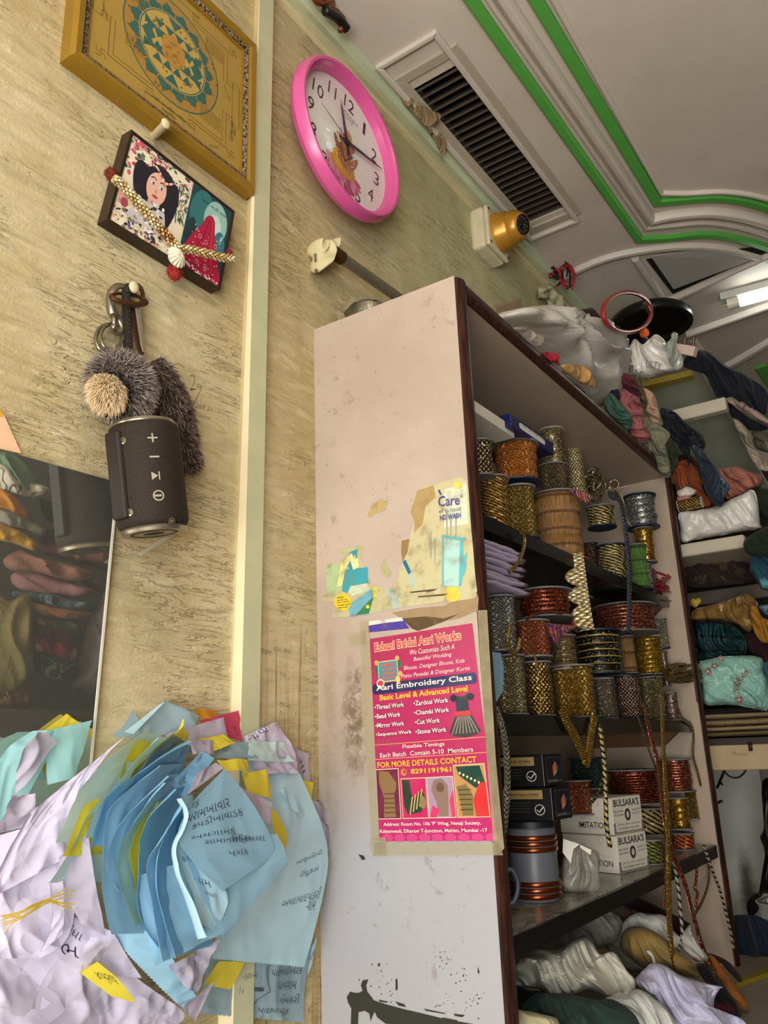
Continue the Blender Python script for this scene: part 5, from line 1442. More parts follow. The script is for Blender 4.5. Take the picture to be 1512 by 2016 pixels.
SP = [
 # lower layer of the top shelf, then what is stacked on it
 (Z7, 75, 265, 455, 695, .265, m_grp, 'gold rope spool, bottom left corner of the top shelf', S1, ('navy', 'grey'), .016),
 (Z7, 232, 430, 515, 805, .275, m_gbr, 'tall olive gold braid spool right of the gold rope one, top shelf', S1, ('navy', 'grey'), .013),
 (Z7, 410, 712, 565, 855, .255, m_frg, 'wide spool of tan silky fringe with a pink base, top shelf', S1, ('pink', 'grey'), .05),
 (Z7, 712, 812, 850, 965, .20, m_brn, 'small dark brown cord spool behind the tan fringe spool', S1, ('navy', 'grey'), .012),
 (Z7, 815, 985, 870, 1012, .275, m_bgr, 'black and gold cord spool standing on the top shelf under another like it', S1, ('navy', 'navy'), .008),
 (Z7, 1000, 1120, 872, 1090, .285, m_grn, 'leaf green cord spool on the top shelf', S1, ('navy', 'grey'), .02),
 (Z7, 1092, 1150, 985, 1140, .305, m_slv, 'small silver sequin spool half hidden behind the green one', S1, ('navy', 'grey'), .012),
 (Z7, 15, 165, 228, 440, .265, m_ant, 'black and gold beaded lace spool against the left cabinet side', None, ('grey', 'grey'), .028),
 (Z7, 170, 440, 250, 482, .265, m_org, 'fat orange and gold braid spool in the top layer', None, ('navy', 'grey'), .022),
 (Z7, 450, 625, 378, 560, .23, m_tau, 'taupe braid spool standing on the tan fringe spool', None, ('grey', 'grey'), .013),
 (Z7, 455, 610, 160, 372, .23, m_lgd, 'grey gold lace spool, topmost of its stack beside the navy box', None, ('grey', 'clear'), .03),
 (Z7, 608, 728, 200, 555, .20, m_prl, 'tall pearl and gold sequin spool with wide cloudy top disc', None, ('clear', 'clear'), .026),
 (Z7, 748, 912, 632, 752, .265, m_bgr, 'upper black and gold cord spool with grey top disc', None, ('navy', 'grey'), .008),
 (Z7, 1045, 1160, 768, 965, .30, m_gld, 'bright gold spool under the silver sequin spool, top shelf', None, ('grey', 'grey'), .022),
 (Z7, 985, 1172, 568, 750, .30, m_slv, 'glittering silver sequin spool, topmost near the far cabinet side', None, ('navy', 'navy'), .02),
 # middle shelf, lowest layer
 (Z8, 105, 282, 122, 452, .275, m_osl, 'olive silver braid spool, leftmost of the lowest row on the middle shelf', S2, ('grey', 'grey'), .014),
 (Z8, 284, 438, 160, 450, .275, m_gsq, 'gold sequin braid spool second in the lowest row, middle shelf', S2, ('grey', 'grey'), .02),
 (Z8, 436, 682, 185, 455, .265, m_gbd, 'big broad gold braid spool in the lowest row, middle shelf', S2, ('grey', 'grey'), .016),
 (Z8, 684, 804, 256, 462, .27, m_sgr, 'grey gold knit spool between the big gold and the purple ones', S2, ('grey', 'grey'), .013),
 (Z8, 808, 952, 242, 462, .27, m_pur, 'dark purple studded braid spool in the lowest row', S2, ('navy', 'navy'), .02),
 (Z8, 954, 1092, 248, 462, .27, m_osl, 'silver gold spool right of the purple studded one', S2, ('grey', 'grey'), .016),
 (Z8, 1096, 1172, 335, 466, .30, m_rsl, 'rose silver spool at the right end of the lowest row', S2, ('grey', 'grey'), .014),
 # middle shelf, second layer
 (Z7, 125, 303, 1185, 1522, .275, m_slk, 'tall silver knit spool leftmost on the middle shelf under lilac sheets', None, ('grey', 'grey'), .012),
 (Z7, 306, 512, 1335, 1560, .275, m_cor, 'coral cord spool beside the tall silver one', None, ('grey', 'grey'), .012),
 (Z7, 518, 678, 1425, 1635, .26, m_srb, 'champagne ribbon spool below the purple cloth knot', None, ('grey', 'grey'), .014),
 (Z7, 676, 950, 1400, 1662, .265, m_bkg, 'wide black ribbon spool with gold edging', None, ('navy', 'navy'), .0165),
 (Z8, 838, 925, 10, 225, .25, m_tan, 'narrow tan ribbon spool right of the black ribbon one', None, ('grey', 'grey'), .05),
 (Z8, 925, 1078, 15, 233, .26, m_ygd, 'yellow gold cord spool in the second layer, middle shelf', None, ('grey', 'clear'), .014),
 (Z8, 1072, 1118, 98, 300, .285, m_rsl, 'slim grey rose spool squeezed beside the gold ribbon hank', None, ('grey', 'grey'), .02),
 (Z7, 1168, 1245, 1322, 1500, .30, m_psl, 'pale silver braid spool at the back near the far cabinet side', None, ('navy', 'grey'), .02),
 # middle shelf, third layer
 (Z7, 318, 640, 1150, 1322, .245, m_cpr, 'wide dark copper cord spool in the top layer of the middle shelf', None, ('grey', 'grey'), .01),
 (Z7, 645, 782, 1190, 1388, .20, m_brn, 'dark brown rope spool behind the hanging scalloped lace', None, ('grey', 'clear'), .012),
 (Z7, 798, 1160, 1245, 1412, .25, m_cpk, 'wide copper pink cord spool behind the navy braid', None, ('grey', 'grey'), .01),
 # lower compartment
 (Z8, 930, 1092, 1185, 1342, None, m_olv, 'olive and gold rope spool right of the white cartons', S3, ('grey', 'grey'), .009),
 (Z8, 1142, 1268, 1150, 1296, .30, m_orr, 'orange and gold rope spool nearest the far cabinet side', S3, ('grey', 'grey'), .009),
 (Z8, 912, 1088, 1005, 1168, .26, m_bgr, 'dark gold-striped rope spool on the olive one', None, ('grey', 'grey'), .03),
 (Z8, 768, 1062, 782, 985, .22, m_cpr, 'large bright copper cord spool in the lower compartment', None, ('grey', 'grey'), .007),
 (Z8, 1066, 1250, 722, 918, .275, m_cpk, 'rust pink cord spool with grey disc beside the large copper one', None, ('grey', 'grey'), .008),
 (Z8, 1122, 1238, 945, 1138, .295, m_gld, 'gold braid spool standing on the orange rope spool', None, ('grey', 'grey'), .02),
 (Z8, 1222, 1285, 905, 1080, .30, m_gbr, 'second gold braid spool pushed behind the first, lower compartment', None, ('grey', 'grey'), .02),
 (Z8, 540, 735, 715, 900, .16, m_dgr, 'dark green cord spool behind the black boxes', None, ('grey', 'navy'), .012),
 (Z8, 515, 668, 845, 1052, .20, m_cor, 'orange cord spool between black boxes and white cartons', None, ('grey', 'grey'), .012),
]
for i, (cv, l, r, t, b, x, m_, lab, zb, fl_, wrp) in enumerate(SP):
    spool(cv, l, r, t, b, x, m_, lab, zb, fl_, wrp, seed=i, mess=.05 if m_ in (m_frg, m_grn, m_tau) else .025)

# hank of gold ribbon lying by the far side panel
hk = thing('ribbon_hank', RX(*Z8(1200, 315), .29), 'hank of twisted gold ribbon lying beside the far cabinet side', 'ribbon')
random.seed(9); mb = MB()
c1, c2 = RX(*Z8(1110, 220), .32), RX(*Z8(1292, 225), .345); d_ = c2 - c1
for i in range(26):
    a = random.uniform(0, 6.28); r1, r2 = .030 * random.uniform(.75, 1), .030 * random.uniform(.6, 1)
    o = lambda t, a=a, r=r1: V((math.cos(a + t) * r * .7, 0, math.sin(a + t) * r * 1.1))
    mb.tube(crom([c1 + d_ * t + o(t * 1.4 * (1 if i % 3 else -1)) * (1 - .35 * (2 * t - 1) ** 4) for t in (0, .2, .4, .6, .8, 1)], 4), .0042, 6, flat=(1.2, .4), vlen=.02)
mb.build('bundle', m_gbr, hk, smooth=True)
for k in ((c1 + d_ * .97),): MB().lathe([(.030, -.001), (.030, .001), (.005, .001)], k, d_, 24).build('card_disc', M_FLG['grey'], hk)

# ---- cartons, boxes, sheets on the shelves
def pxbox(cc, aa, bb, top, z, name, mat, label, cat, group=None, lid=None, par=None):
    """box from its bottom corner (nearest), the two neighbouring bottom corners, and the height of the nearest edge; all as seen, on the plane z"""
    c, a, b = RZ(*cc, z), RZ(*aa, z), RZ(*bb, z)
    d = (c - CAM_POS); d.z = 0
    tz = CAM_POS + ray(*top) * (((c - CAM_POS).length) / (RZ(*cc, z) - CAM_POS).length) if 0 else None
    r = ray(*top); k = ((c.x - CAM_POS.x) * r.x + (c.y - CAM_POS.y) * r.y) / (r.x ** 2 + r.y ** 2); h = CAM_POS.z + r.z * k - z
    e1, e2 = a - c, b - c; e2 = e2 - e1 * e2.dot(e1) / e1.length_squared
    return c, e1, e2, h


def carton(name, c, e1, e2, h, mat, label, cat, group=None, faces=(), lidh=.0):
    t = thing(name, c + (e1 + e2) / 2, label, cat, group)
    up = V((0, 0, h))
    MB().hexa([c, c + e1, c + e1 + e2, c + e2, c + up, c + e1 + up, c + e1 + e2 + up, c + e2 + up]).build('body', mat, t, bevel=.001)
    n1, n2 = e2.cross(up).normalized(), up.cross(e1).normalized()
    cen_ = c + (e1 + e2 + up) / 2
    if n1.dot(c - cen_) < 0: pass
    f1 = quad_fn(c + e1, c, c + up, c + e1 + up, (e2 * -1).normalized()); f2 = quad_fn(c, c + e2, c + e2 + up, c + up, (e1 * -1).normalized())
    return t, f1, f2


M_CARD = plain('white_carton', '#cfc8b8', .55, var=.12, scale=14)
M_PRT = print_mat('box_print', .45, .08)
c_, e1_, e2_, h_ = pxbox(Z8(832, 1398), Z8(545, 1372), Z8(935, 1352), Z8(828, 1234), S3, '', None, '', '')
e1_ = e1_.normalized() * .15; hb = .083
for i, (lab, dx) in enumerate((('lower of two white cartons stacked in the bottom compartment', 0), ('upper white carton on its twin, bottom compartment', .004))):
    c = c_ + V((-dx, dx, hb * i + .0008))
    t, f1, f2 = carton('white_carton', c, e1_, e2_ * .98, hb - .001, M_CARD, lab, 'box', 'white cartons')
    p = Paint(f1, eps=.0003); p.text('IMITATION', .36, .16, .54, .17, '#2a2320', 2, .01)
    for k in range(3):
        p.ring(.2 + k * .26, .62 - .12 * k * (1 if k < 2 else -1), .05, .11, .01, .02, '#b3a890', 1, 16); p.text('IMITATION', .02 + k * .33, .80 - k * .2, .2, .07, '#bdb29c', 1)
    p.line([(0, .985), (1, .985)], .02, '#8a7f6c', 1); p.mb.build('printed_front', M_PRT, t)
    p = Paint(f2, eps=.0003); p.rect(0, .02, 1, .30, '#77736c', 1); p.text("BULSARA'S", .06, .74, .86, .2, '#2f2a28', 2, .02)
    p.ell(.5, .5, .1, .17, '#3a3634', 2, 20); p.ell(.5, .5, .05, .09, '#bdb6a6', 3, 16)
    for v_ in (.58, .48): p.text('WELL KNOWN', .04, v_, .32, .06, '#3a3634', 2); p.text('QUALITY', .66, v_, .3, .06, '#3a3634', 2)
    pts = []
    for cx2, cy2, s0 in ((.88, .12, -90), (.88, .26, 0), (.12, .26, 90), (.12, .12, 180)):
        for k in range(5): tt = math.radians(s0 + k * 22.5); pts.append((cx2 + .06 * math.cos(tt), cy2 + .06 * math.sin(tt)))
    p.poly(pts, '#cfc8b8', 3); p.text('JEWELLERY MAKERS', .12, .21, .76, .06, '#3a3634', 4); p.text('MUMBAI 400 002', .16, .11, .68, .06, '#3a3634', 4); p.mb.build('printed_end', M_PRT, t)

# grey canister with copper rings
pc = RZ(*Z8(345, 1545), S3); dep = (pc - CAM_POS).dot(FWD); RC2 = 152 / 2.965 * dep / F_PX * .97
pc.x = max(pc.x, .15); pc.z += .0008; top = RX(*Z8(340, 1115), pc.x); Hc = top.z - S3
cn = thing('canister', pc, 'grey cylindrical canister with copper ring bands', 'canister')
M_CU = plain('polished_copper', '#8d4a26', .25, .9, var=.15)
MB().lathe([(RC2 * .93, .0), (RC2 * .95, .003), (RC2 * .95, Hc - .004), (RC2 * .9, Hc), (0, Hc)], pc, (0, 0, 1), 48).build('body', plain('slate_grey_enamel', '#5a5b61', .4, var=.08), cn, smooth=40)
for k, z in enumerate((.010, .021, .032, .70 * Hc, .70 * Hc + .011, .70 * Hc + .022)):
    MB().lathe([(RC2 * .9, -.0055), (RC2 * 1.0, -.004), (RC2 * 1.025, 0), (RC2 * 1.0, .004), (RC2 * .9, .0055)], pc + V((0, 0, z)), (0, 0, 1), 48).build('copper_ring', M_CU, cn, smooth=True)
MB().lathe([(RC2 * .98, 0), (RC2 * .99, .012), (RC2 * .9, .016), (0, .016)], pc + V((0, 0, Hc)), (0, 0, 1), 40).build('lid', M_FLG['black'], cn, smooth=40)

# black gift boxes on the canister
M_BLK = plain('black_box_card', '#0d0c0d', .35, var=.2)
zb = S3 + Hc + .017
for i, (ca, tp_, lab, zz0) in enumerate((((485, 1085), (490, 955), 'lower black box with gold label on top of the grey canister', zb), ((460, 920), (400, 770), 'upper black box with gold label and picture of a gem', zb + .062))):
    hh = .06
    c = V((pc.x + .075 - .012 * i, pc.y - .055 - .0 * i, zz0)); a_ = V((-.150, -.012, 0)); b_ = V((-.01 + .014, .085, 0))
    t, f1, f2 = carton('black_gift_box', c, a_, b_, hh, M_BLK, lab, 'box', 'black boxes')
    p = Paint(f1, eps=.0004); p.rect(.18, .66, .88, .93, '#9c8148', 1); p.rect(.19, .67, .87, .92, '#8a7040', 2); p.text('NIRMANI INDUSTRIES', .33, .75, .5, .08, '#241a0c', 3, .02); p.text('imitation jewellery', .36, .69, .42, .04, '#3a2c14', 3); p.text('M', .21, .72, .08, .15, '#3a2a10', 3)
    for k in range(4): p.text('quality gold plated ornaments', .3, .52 - k * .09, .4, .04, '#55524e', 1)
    p.ring(.83, .33, .07, .17, .012, .03, '#a49e94', 1, 20); p.line([(.79, .33), (.82, .26), (.88, .42)], .03, '#c9c2b6', 2, 2.4); p.mb.build('printed_front', M_PRT, t)
    p = Paint(f2, eps=.0004); p.rect(.12, .1, .95, .92, '#2f2c38', 1); p.rect(.17, .2, .9, .88, '#17141c', 2); p.poly([(.45, .3), (.65, .5), (.6, .78), (.45, .62)], '#b5653a', 3); p.poly([(.45, .3), (.62, .42), (.65, .5)], '#d9c0d0', 4); p.poly([(.6, .78), (.72, .6), (.66, .45)], '#5a4a80', 4); p.text('JEWEL', .2, .11, .5, .08, '#8a8478', 3); p.mb.build('printed_end', M_PRT, t)

# plastic bag with paper beside the canister
bgp = RZ(*Z8(600, 1500), S3)
soft('plastic_bag', [Z8(*p) for p in ((500, 1480), (497, 1330), (520, 1250), (600, 1215), (660, 1245), (712, 1275), (708, 1400), (700, 1485), (600, 1508))], ('c', bgp.y), .03, film_mat('cloudy_plastic_film', '#9b9488', .62), 'cloudy plastic bag leaning between canister and cartons', 'bag', wr=.012, wscale=30)
mb = MB(); q = [RY(*Z8(*p), bgp.y - .045) for p in ((500, 1190), (598, 1222), (560, 1250), (545, 1335), (520, 1300), (497, 1270))]
mb.prism(q, (-.3, .9, 0), .0006); q = [RY(*Z8(*p), bgp.y - .04) for p in ((600, 1225), (665, 1255), (660, 1285), (598, 1240))]
mb.prism(q, (-.3, .9, 0), .0006); tag(mb.build('folded_paper', plain('white_note_paper', '#d5cfc2', .6)), 'folded white paper sticking out of the cloudy plastic bag', 'paper')
# mug half hidden behind the front edge
mg = RZ(*Z8(165, 1530), S3); mg = V((.235, 1.40, S3 + .0008))
mt_ = thing('blue_mug', mg, 'slate blue mug half hidden behind the front edge of the cabinet', 'mug')
MB().lathe([(.030, 0), (.034, .004), (.036, .085), (.0335, .086), (.031, .01), (0, .008)], mg, (0, 0, 1), 28).build('body', plain('slate_blue_glaze', '#3d4657', .3), mt_, smooth=40)
MB().tube(crom([mg + V(p) for p in ((.03, .018, .07), (.045, .03, .075), (.052, .036, .05), (.044, .03, .022), (.03, .018, .018))], 6), .005, 8).build('handle', plain('slate_blue_glaze', '#3d4657'), mt_, smooth=True)

# lilac sheets, white carton, navy box on top, pale blue paper
stk = thing('paper_ream', RX(*Z7(220, 1205), .26), 'sheaf of lilac tissue sheets lying on the tall silver spool', 'paper')
zt0 = RX(*Z7(215, 1180), .275).z + .001; yb0 = 1.27; random.seed(2)
y_r = RX(*Z7(335, 1180), .30).y
for i in range(8):
    z = zt0 + .004 + i * .0115; a = random.uniform(-.006, .006)
    def fn(u, v, z=z, i=i, a=a): return V((.10 + .215 * u + a, yb0 + (y_r - yb0) * v - .006 * (i % 3) * v + .004 * noise.noise(V((u * 6, i, 1))), z + .004 * noise.noise(V((u * 5, v * 6, i * 3.3))) + .003 * v * (i % 2)))
    MB().grid(fn, 14, 10).build('sheet', plain('lilac_tissue', '#a89ab0', .75, var=.15, scale=12), stk, smooth=True, solid=.006)
c = RX(*Z7(235, 225), .27)
t, f1, f2 = carton('flat_white_box', V((.30, 1.262, c.z)), V((-.2, 0, 0)), V((0, c.y - 1.275, 0)), .026, plain('white_carton', '#cfc8b8'), 'flat white box on top of the leftmost spools, top shelf', 'box')
pA = RX(*Z7(450, 268), .30); pB = RX(*Z7(240, 215), .30); pT = RX(*Z7(495, 180), .30)
nvz = RX(*Z7(300, 225), .28).z + .002
t, f1, f2 = carton('navy_label_box', V((.315, RX(*Z7(240, 200), .30).y, nvz)), V((-.14, 0, 0)), V((0, RX(*Z7(492, 200), .30).y - RX(*Z7(240, 200), .30).y, 0)), .03, plain('navy_box_card', '#161a48', .35), 'navy box with white label, upside down on the orange spool', 'box')
p = Paint(f2, eps=.0004); pts = []
for cx2, cy2, s0 in ((.74, .45, -90), (.74, .6, 0), (.22, .6, 90), (.22, .45, 180)):
    for k in range(5): tt = math.radians(s0 + k * 22.5); pts.append((cx2 + .04 * math.cos(tt), cy2 + .17 * math.sin(tt)))
p.poly(pts, '#cfcbc2', 1); p.text('DB x 1  98 x 1', .76, .75, .25, .16, '#3a3840', 2, rot=math.pi); p.text('1 6 X 1  1001', .48, .75, .22, .16, '#3a3840', 2, rot=math.pi); p.mb.build('label', M_PRT, t)
mb = MB(); q = [RX(*Z8(*p), .315) for p in ((82, 100), (128, 105), (146, 190), (142, 320), (105, 390), (84, 380))]
mb.prism(q, (1, .3, 0), .0025); tag(mb.build('blue_paper', plain('pale_blue_paper', '#7c9bb0', .7)), 'pale blue paper curling out at the left end of the middle shelf', 'paper')
pkz = RX(*Z7(1180, 560), .30).z + .012
q = [RX(*Z7(*p), .2) for p in ((920, 560), (1170, 503), (1215, 580))]
mb = MB(); mb.hexa([(.08, q[0].y, pkz + .004), (.25, q[0].y, pkz), (.25, 2.54, pkz), (.08, 2.54, pkz + .004), (.08, q[0].y, pkz + .007), (.25, q[0].y, pkz + .003), (.25, 2.54, pkz + .003), (.08, 2.54, pkz + .007)])
tag(mb.build('pink_board', plain('pale_pink_board', '#c9a9a4', .6)), 'pale pink board resting on the silver sequin spool', 'board')

# ---- cloth scraps and lace on the shelves
soft('cloth_knot', [Z7(*p) for p in ((490, 1345), (560, 1352), (680, 1362), (640, 1390), (600, 1420), (555, 1480), (520, 1430), (500, 1400))], ('c', 1.62), .02, fabric('purple_orange_print', '#3d2c50', '#a34a2a', 'stripe', 2.), 'purple and orange printed cloth knot among the spools', 'cloth', wr=.012, wscale=40)
soft('cloth_scrap', [Z7(*p) for p in ((628, 520), (700, 518), (776, 560), (765, 580), (735, 605), (690, 575))], ('c', 1.83), .02, fabric('rainbow_stripe', '#27305a', '#b5652c', 'stripe', 3.), 'striped multicoloured cloth scrap between the pearl and cord spools', 'cloth', wr=.008, wscale=40)
ll = MB(); random.seed(12); lc = RX(*Z7(810, 460), .21)
for i in range(16):
    o = lc + V((random.uniform(-.03, .03), random.uniform(-.065, .065), random.uniform(-.05, .045))); r = random.uniform(.012, .022); a = V((random.gauss(0, 1), random.gauss(0, 1), random.gauss(0, 1))).normalized(); b_ = a.orthogonal().normalized(); c = a.cross(b_)
    ll.tube([o + b_ * r * math.cos(t * .55) + c * r * math.sin(t * .55) for t in range(12)], .0045, 6, True, flat=(1.3, .5), vlen=.02)
tag(ll.build('lace_coil', m_lgd, smooth=True), 'loose coil of grey gold looped lace heaped on the top shelf', 'lace')
rr = MB(); random.seed(15); rc_ = RX(*Z7(1200, 1100), .30)
for i in range(7):
    pts = [RX(*Z7(1150 + random.uniform(-8, 8), 1010 + random.uniform(-15, 30)), .27)] + [RX(*Z7(random.uniform(1165, 1285), 1070 + 25 * k + random.uniform(-35, 35)), .29 + random.uniform(-.02, .03)) for k in range(4)] + [RX(*Z7(random.uniform(1270, 1310), random.uniform(1100, 1190)), .31)]
    rr.tube(crom(pts, 7), .0085, 6, flat=(1, .12), up=(.3, .5, .8))
rr.tube(crom([RX(*Z7(*p), .31) for p in ((1230, 1130), (1260, 1100), (1300, 1110), (1312, 1150), (1290, 1190), (1240, 1205), (1200, 1195))], 7), .008, 6, flat=(1, .15), up=(.3, .5, .8))
tag(rr.build('red_ribbon', fabric('red_satin', '#8a1524', None, rough=.45, bump=.1), smooth=True), 'tangled red satin ribbon spilling from the top shelf', 'ribbon')

# ---- trims hanging down in front
def hang(name, label, cv, pts, x, w_, mat, flat=(1, .18), seg=8, grp='hanging trims', xs=None, r=None):
    P = [RX(*cv(*p), (xs[i] if xs else x)) for i, p in enumerate(pts)]
    mb = MB().tube(crom(P, 8), w_ / 2 if r is None else r, seg, flat=flat, up=(1, -.25, 0), vlen=.03)
    return tag(mb.build(name, mat, smooth=True), label, 'trim', grp)


hang('loose_strand', 'loose copper strand lying across the dark copper spool', Z7, [(370, 1320), (420, 1290), (500, 1275), (590, 1285), (645, 1310), (662, 1380), (690, 1400)], .30, .007, m_cpr, (1, .8))
hang('loose_strand', 'thin beige strand trailing from the coral spool', Z7, [(315, 1500), (345, 1485), (380, 1500), (410, 1530), (428, 1590), (420, 1650)], .325, .005, m_tan, (1, .8))
hang('loose_strand', 'short brown gold strand curling over the tall silver spool', Z7, [(262, 1370), (250, 1430), (258, 1500), (285, 1530), (315, 1500), (325, 1440)], .325, .012, m_gbr, (1, .4))
sc = MB(); Pp = crom([RX(*Z7(*p), .325) for p in ((700, 905), (712, 1000), (728, 1120), (745, 1240), (770, 1385))], 16)
L = 0; sc_w = []
for i in range(len(Pp)): sc_w.append(i)
top_, n_ = [], len(Pp)
for i, p in enumerate(Pp):
    t = (Pp[min(i + 1, n_ - 1)] - Pp[max(i - 1, 0)]).normalized(); side = V((-.82, -.57, 0)); side = (side - t * side.dot(t)).normalized()
    k = (i / n_ * 4.2) % 1; wd = .014 + .030 * math.sin(math.pi * k) ** .6
    sc.v += [p + side * -.004, p + side * wd, p + side * -.004 + V((.003, 0, 0)), p + side * wd + V((.003, 0, 0))]
for i in range(n_ - 1):
    for a, b_ in ((0, 1), (2, 0), (3, 2), (1, 3)):
        L0, L1 = i * .004, (i + 1) * .004
        sc.face((i * 4 + a, i * 4 + b_, (i + 1) * 4 + b_, (i + 1) * 4 + a), ((0, L0), (.02, L0), (.02, L1), (0, L1)))
tag(sc.build('scalloped_lace', m_prl, smooth=30), 'ivory gold scalloped lace hanging from the top shelf', 'trim', 'hanging trims')
hang('navy_braid', 'navy and grey plaited braid hanging past two shelves', Z7, [(880, 545), (945, 580), (970, 680), (985, 800), (1000, 950), (1005, 1100), (1003, 1250), (1000, 1400)], .325, .024, m_nvy, (1, .25))
hang('gold_trim', 'thin gold cord drooping in a curve under the gold braid spools', Z7, [(330, 780), (355, 810), (350, 880), (320, 960), (260, 1030)], .325, .009, m_gbr, (1, .6))
hang('cream_trim', 'thin cream cord curling down from the lace coil', Z7, [(880, 505), (940, 530), (965, 590), (970, 660), (1000, 720), (1015, 740)], .31, .006, plain('cream_cord_thread', '#a89868', .6), (1, 1))
hang('gold_braid_strip', 'broad gold braid hanging in a V below the middle shelf', Z8, [(490, 430), (530, 520), (580, 610), (620, 700), (636, 738), (648, 700), (660, 600), (676, 520), (682, 462)], .335, .026, m_gbd)
hang('black_trim', 'thin black cord with gold edge bowing out below the middle shelf', Z8, [(675, 462), (720, 540), (740, 640), (745, 740), (725, 860), (690, 950), (640, 995)], .335, .008, RB('black_gold_piping', '#6d6238', '#0f0e0c', 'stripe', 60, 100, .2, .5), (1, .5))
hang('black_gold_trim', 'black and gold twisted cord dangling in front of the white cartons', Z8, [(715, 540), (725, 620), (738, 720), (745, 850), (750, 1000), (755, 1120), (775, 1240)], .35, .011, m_bgr, (1, .8))
hang('copper_ribbon', 'long pink copper ribbon hanging down to the floor heap', Z8, [(960, 385), (990, 500), (1020, 620), (1055, 760), (1075, 950), (1100, 1120), (1150, 1300), (1210, 1450), (1260, 1640), (1320, 1840), (1385, 1960), (1430, 2100)], .36, .019, m_cpk, xs=[.33, .345, .355, .36, .365, .37, .375, .38, .39, .40, .42, .44])
hang('gold_ribbon', 'long broad gold ribbon hanging down the middle of the cabinet', Z8, [(1020, 215), (1060, 280), (1075, 400), (1080, 560), (1090, 750), (1100, 950), (1110, 1150), (1115, 1350), (1118, 1560), (1125, 1740), (1140, 1860), (1165, 1940)], .375, .023, m_gbd, xs=[.30, .33, .35, .36, .372, .376, .378, .38, .38, .38, .385, .39])
hang('rust_ribbon', 'rust coloured ribbon hanging just left of the gold one', Z8, [(1050, 760), (1062, 860), (1080, 1000), (1095, 1150), (1100, 1300), (1095, 1480), (1085, 1600)], .366, .012, m_cor, xs=None)
hang('grey_braid', 'thin grey gold braid hanging left of the copper ribbon', Z8, [(935, 470), (955, 530), (980, 610), (1010, 700), (1040, 780), (1060, 900)], .345, .009, m_sgr)
hang('striped_trim', 'black and white twisted cord hanging behind the gold ribbon', Z8, [(1145, 1320), (1160, 1400), (1175, 1500), (1185, 1620), (1195, 1740), (1180, 1830), (1160, 1870)], .365, .010, RB('black_white_cord', '#b5ad98', '#14110f', 'rope', 110, 110, .1, .5), (1, .8))
hang('striped_trim', 'black and white twisted cord hanging over the far cabinet edge', Z8, [(1320, 1230), (1345, 1300), (1380, 1400), (1415, 1490), (1445, 1600), (1475, 1720), (1495, 1830)], .375, .009, RB('black_white_cord', '#b5ad98', '#14110f', 'rope'), (1, .8))
hang('gold_trim', 'gold cord bowing against the inside of the far cabinet side', Z8, [(1340, 1290), (1352, 1370), (1345, 1460), (1310, 1560), (1268, 1630)], .33, .010, m_gbr, (1, .5))
hang('orange_trim', 'short knotted orange cord below the orange rope spool', Z8, [(1270, 1300), (1280, 1370), (1275, 1440), (1270, 1480), (1285, 1510), (1275, 1560), (1280, 1590)], .33, .009, m_orr, (1, .8))
hang('gold_braid_strip', 'gold braid trailing over the far cabinet side from the middle shelf', Z8, [(1170, 430), (1200, 490), (1250, 530), (1262, 600), (1258, 700), (1285, 800), (1305, 880)], .33, .013, m_gbr)
hang('silver_braid', 'silver gold braid strip hanging in a bow inside the near front edge', Z8, [(106, 430), (140, 520), (165, 650), (175, 800), (172, 950), (160, 1080), (150, 1150)], .335, .018, m_psl)
# ================================================================== HEAP ON TOP OF THE CABINET AND THE RACK BEYOND
ZA = lambda a, b: (960 + a / 2.739, 540 + b / 2.739)
ZB = lambda a, b: (1260 + a / 4.48, 800 + b / 4.48)
ZC = lambda a, b: (1300 + a / 4.48, 1150 + b / 4.48)
ZD = lambda a, b: (1300 + a / 4.326, 1550 + b / 4.326)
def P_(f, pts): return [f(*p) for p in pts]
M_POLY = Mat('milky_sack_plastic'); v_ = M_POLY.coord()
M_POLY.base(M_POLY.mix(M_POLY.noise(v_, 9, 5, .6), '#a09886', '#cfcac0')).set(.32, 0, .5).bump(M_POLY.noise(M_POLY.coord(scale=(1, .25, 1)), 40, 4, .6), .5, .006); M_POLY = M_POLY.m
tan_c = MB().prism([RX(*ZA(*p), .10) for p in ((20, 175), (165, 125), (172, 340), (120, 420), (60, 380))], (.3, .8, .1), .02)
tag(tan_c.build('cardboard_flap', plain('tan_cardboard', '#9a8462', .7), bevel=.002), 'tan cardboard flap behind the big milky sack', 'cardboard')
soft('plastic_sack', P_(ZA, [(60, 225), (165, 190), (300, 195), (430, 235), (560, 310), (620, 390), (652, 480), (657, 600), (640, 690), (605, 705), (530, 640), (440, 565), (370, 480), (280, 395), (190, 320), (110, 275)]), ('x', .25), .10, M_POLY, 'big milky plastic sack sagging over the top edge of the cabinet', 'sack', wr=.03, wscale=11, ang=.9, aniso=3, back=.9)
soft('clear_packet', P_(ZA, [(140, 290), (210, 300), (280, 345), (285, 385), (250, 385), (180, 330)]), ('x', .36), .012, film_mat('clear_packet_film', '#b5a998', .5), 'small clear packet stuck on the front edge below the sack', 'packet', wr=.006, wscale=40)
soft('cloth_scrap', P_(ZA, [(300, 420), (335, 425), (385, 475), (380, 490), (330, 460)]), ('x', .365), .008, fabric('crimson_cloth', '#8d1828'), 'crimson cloth scrap on the front edge below the sack', 'cloth')
soft('cloth_scrap', P_(ZA, [(400, 490), (520, 495), (560, 540), (585, 590), (560, 608), (470, 560)]), ('x', .36), .012, fabric('apricot_cloth', '#b58a52'), 'apricot cloth scrap squashed under the sack', 'cloth')
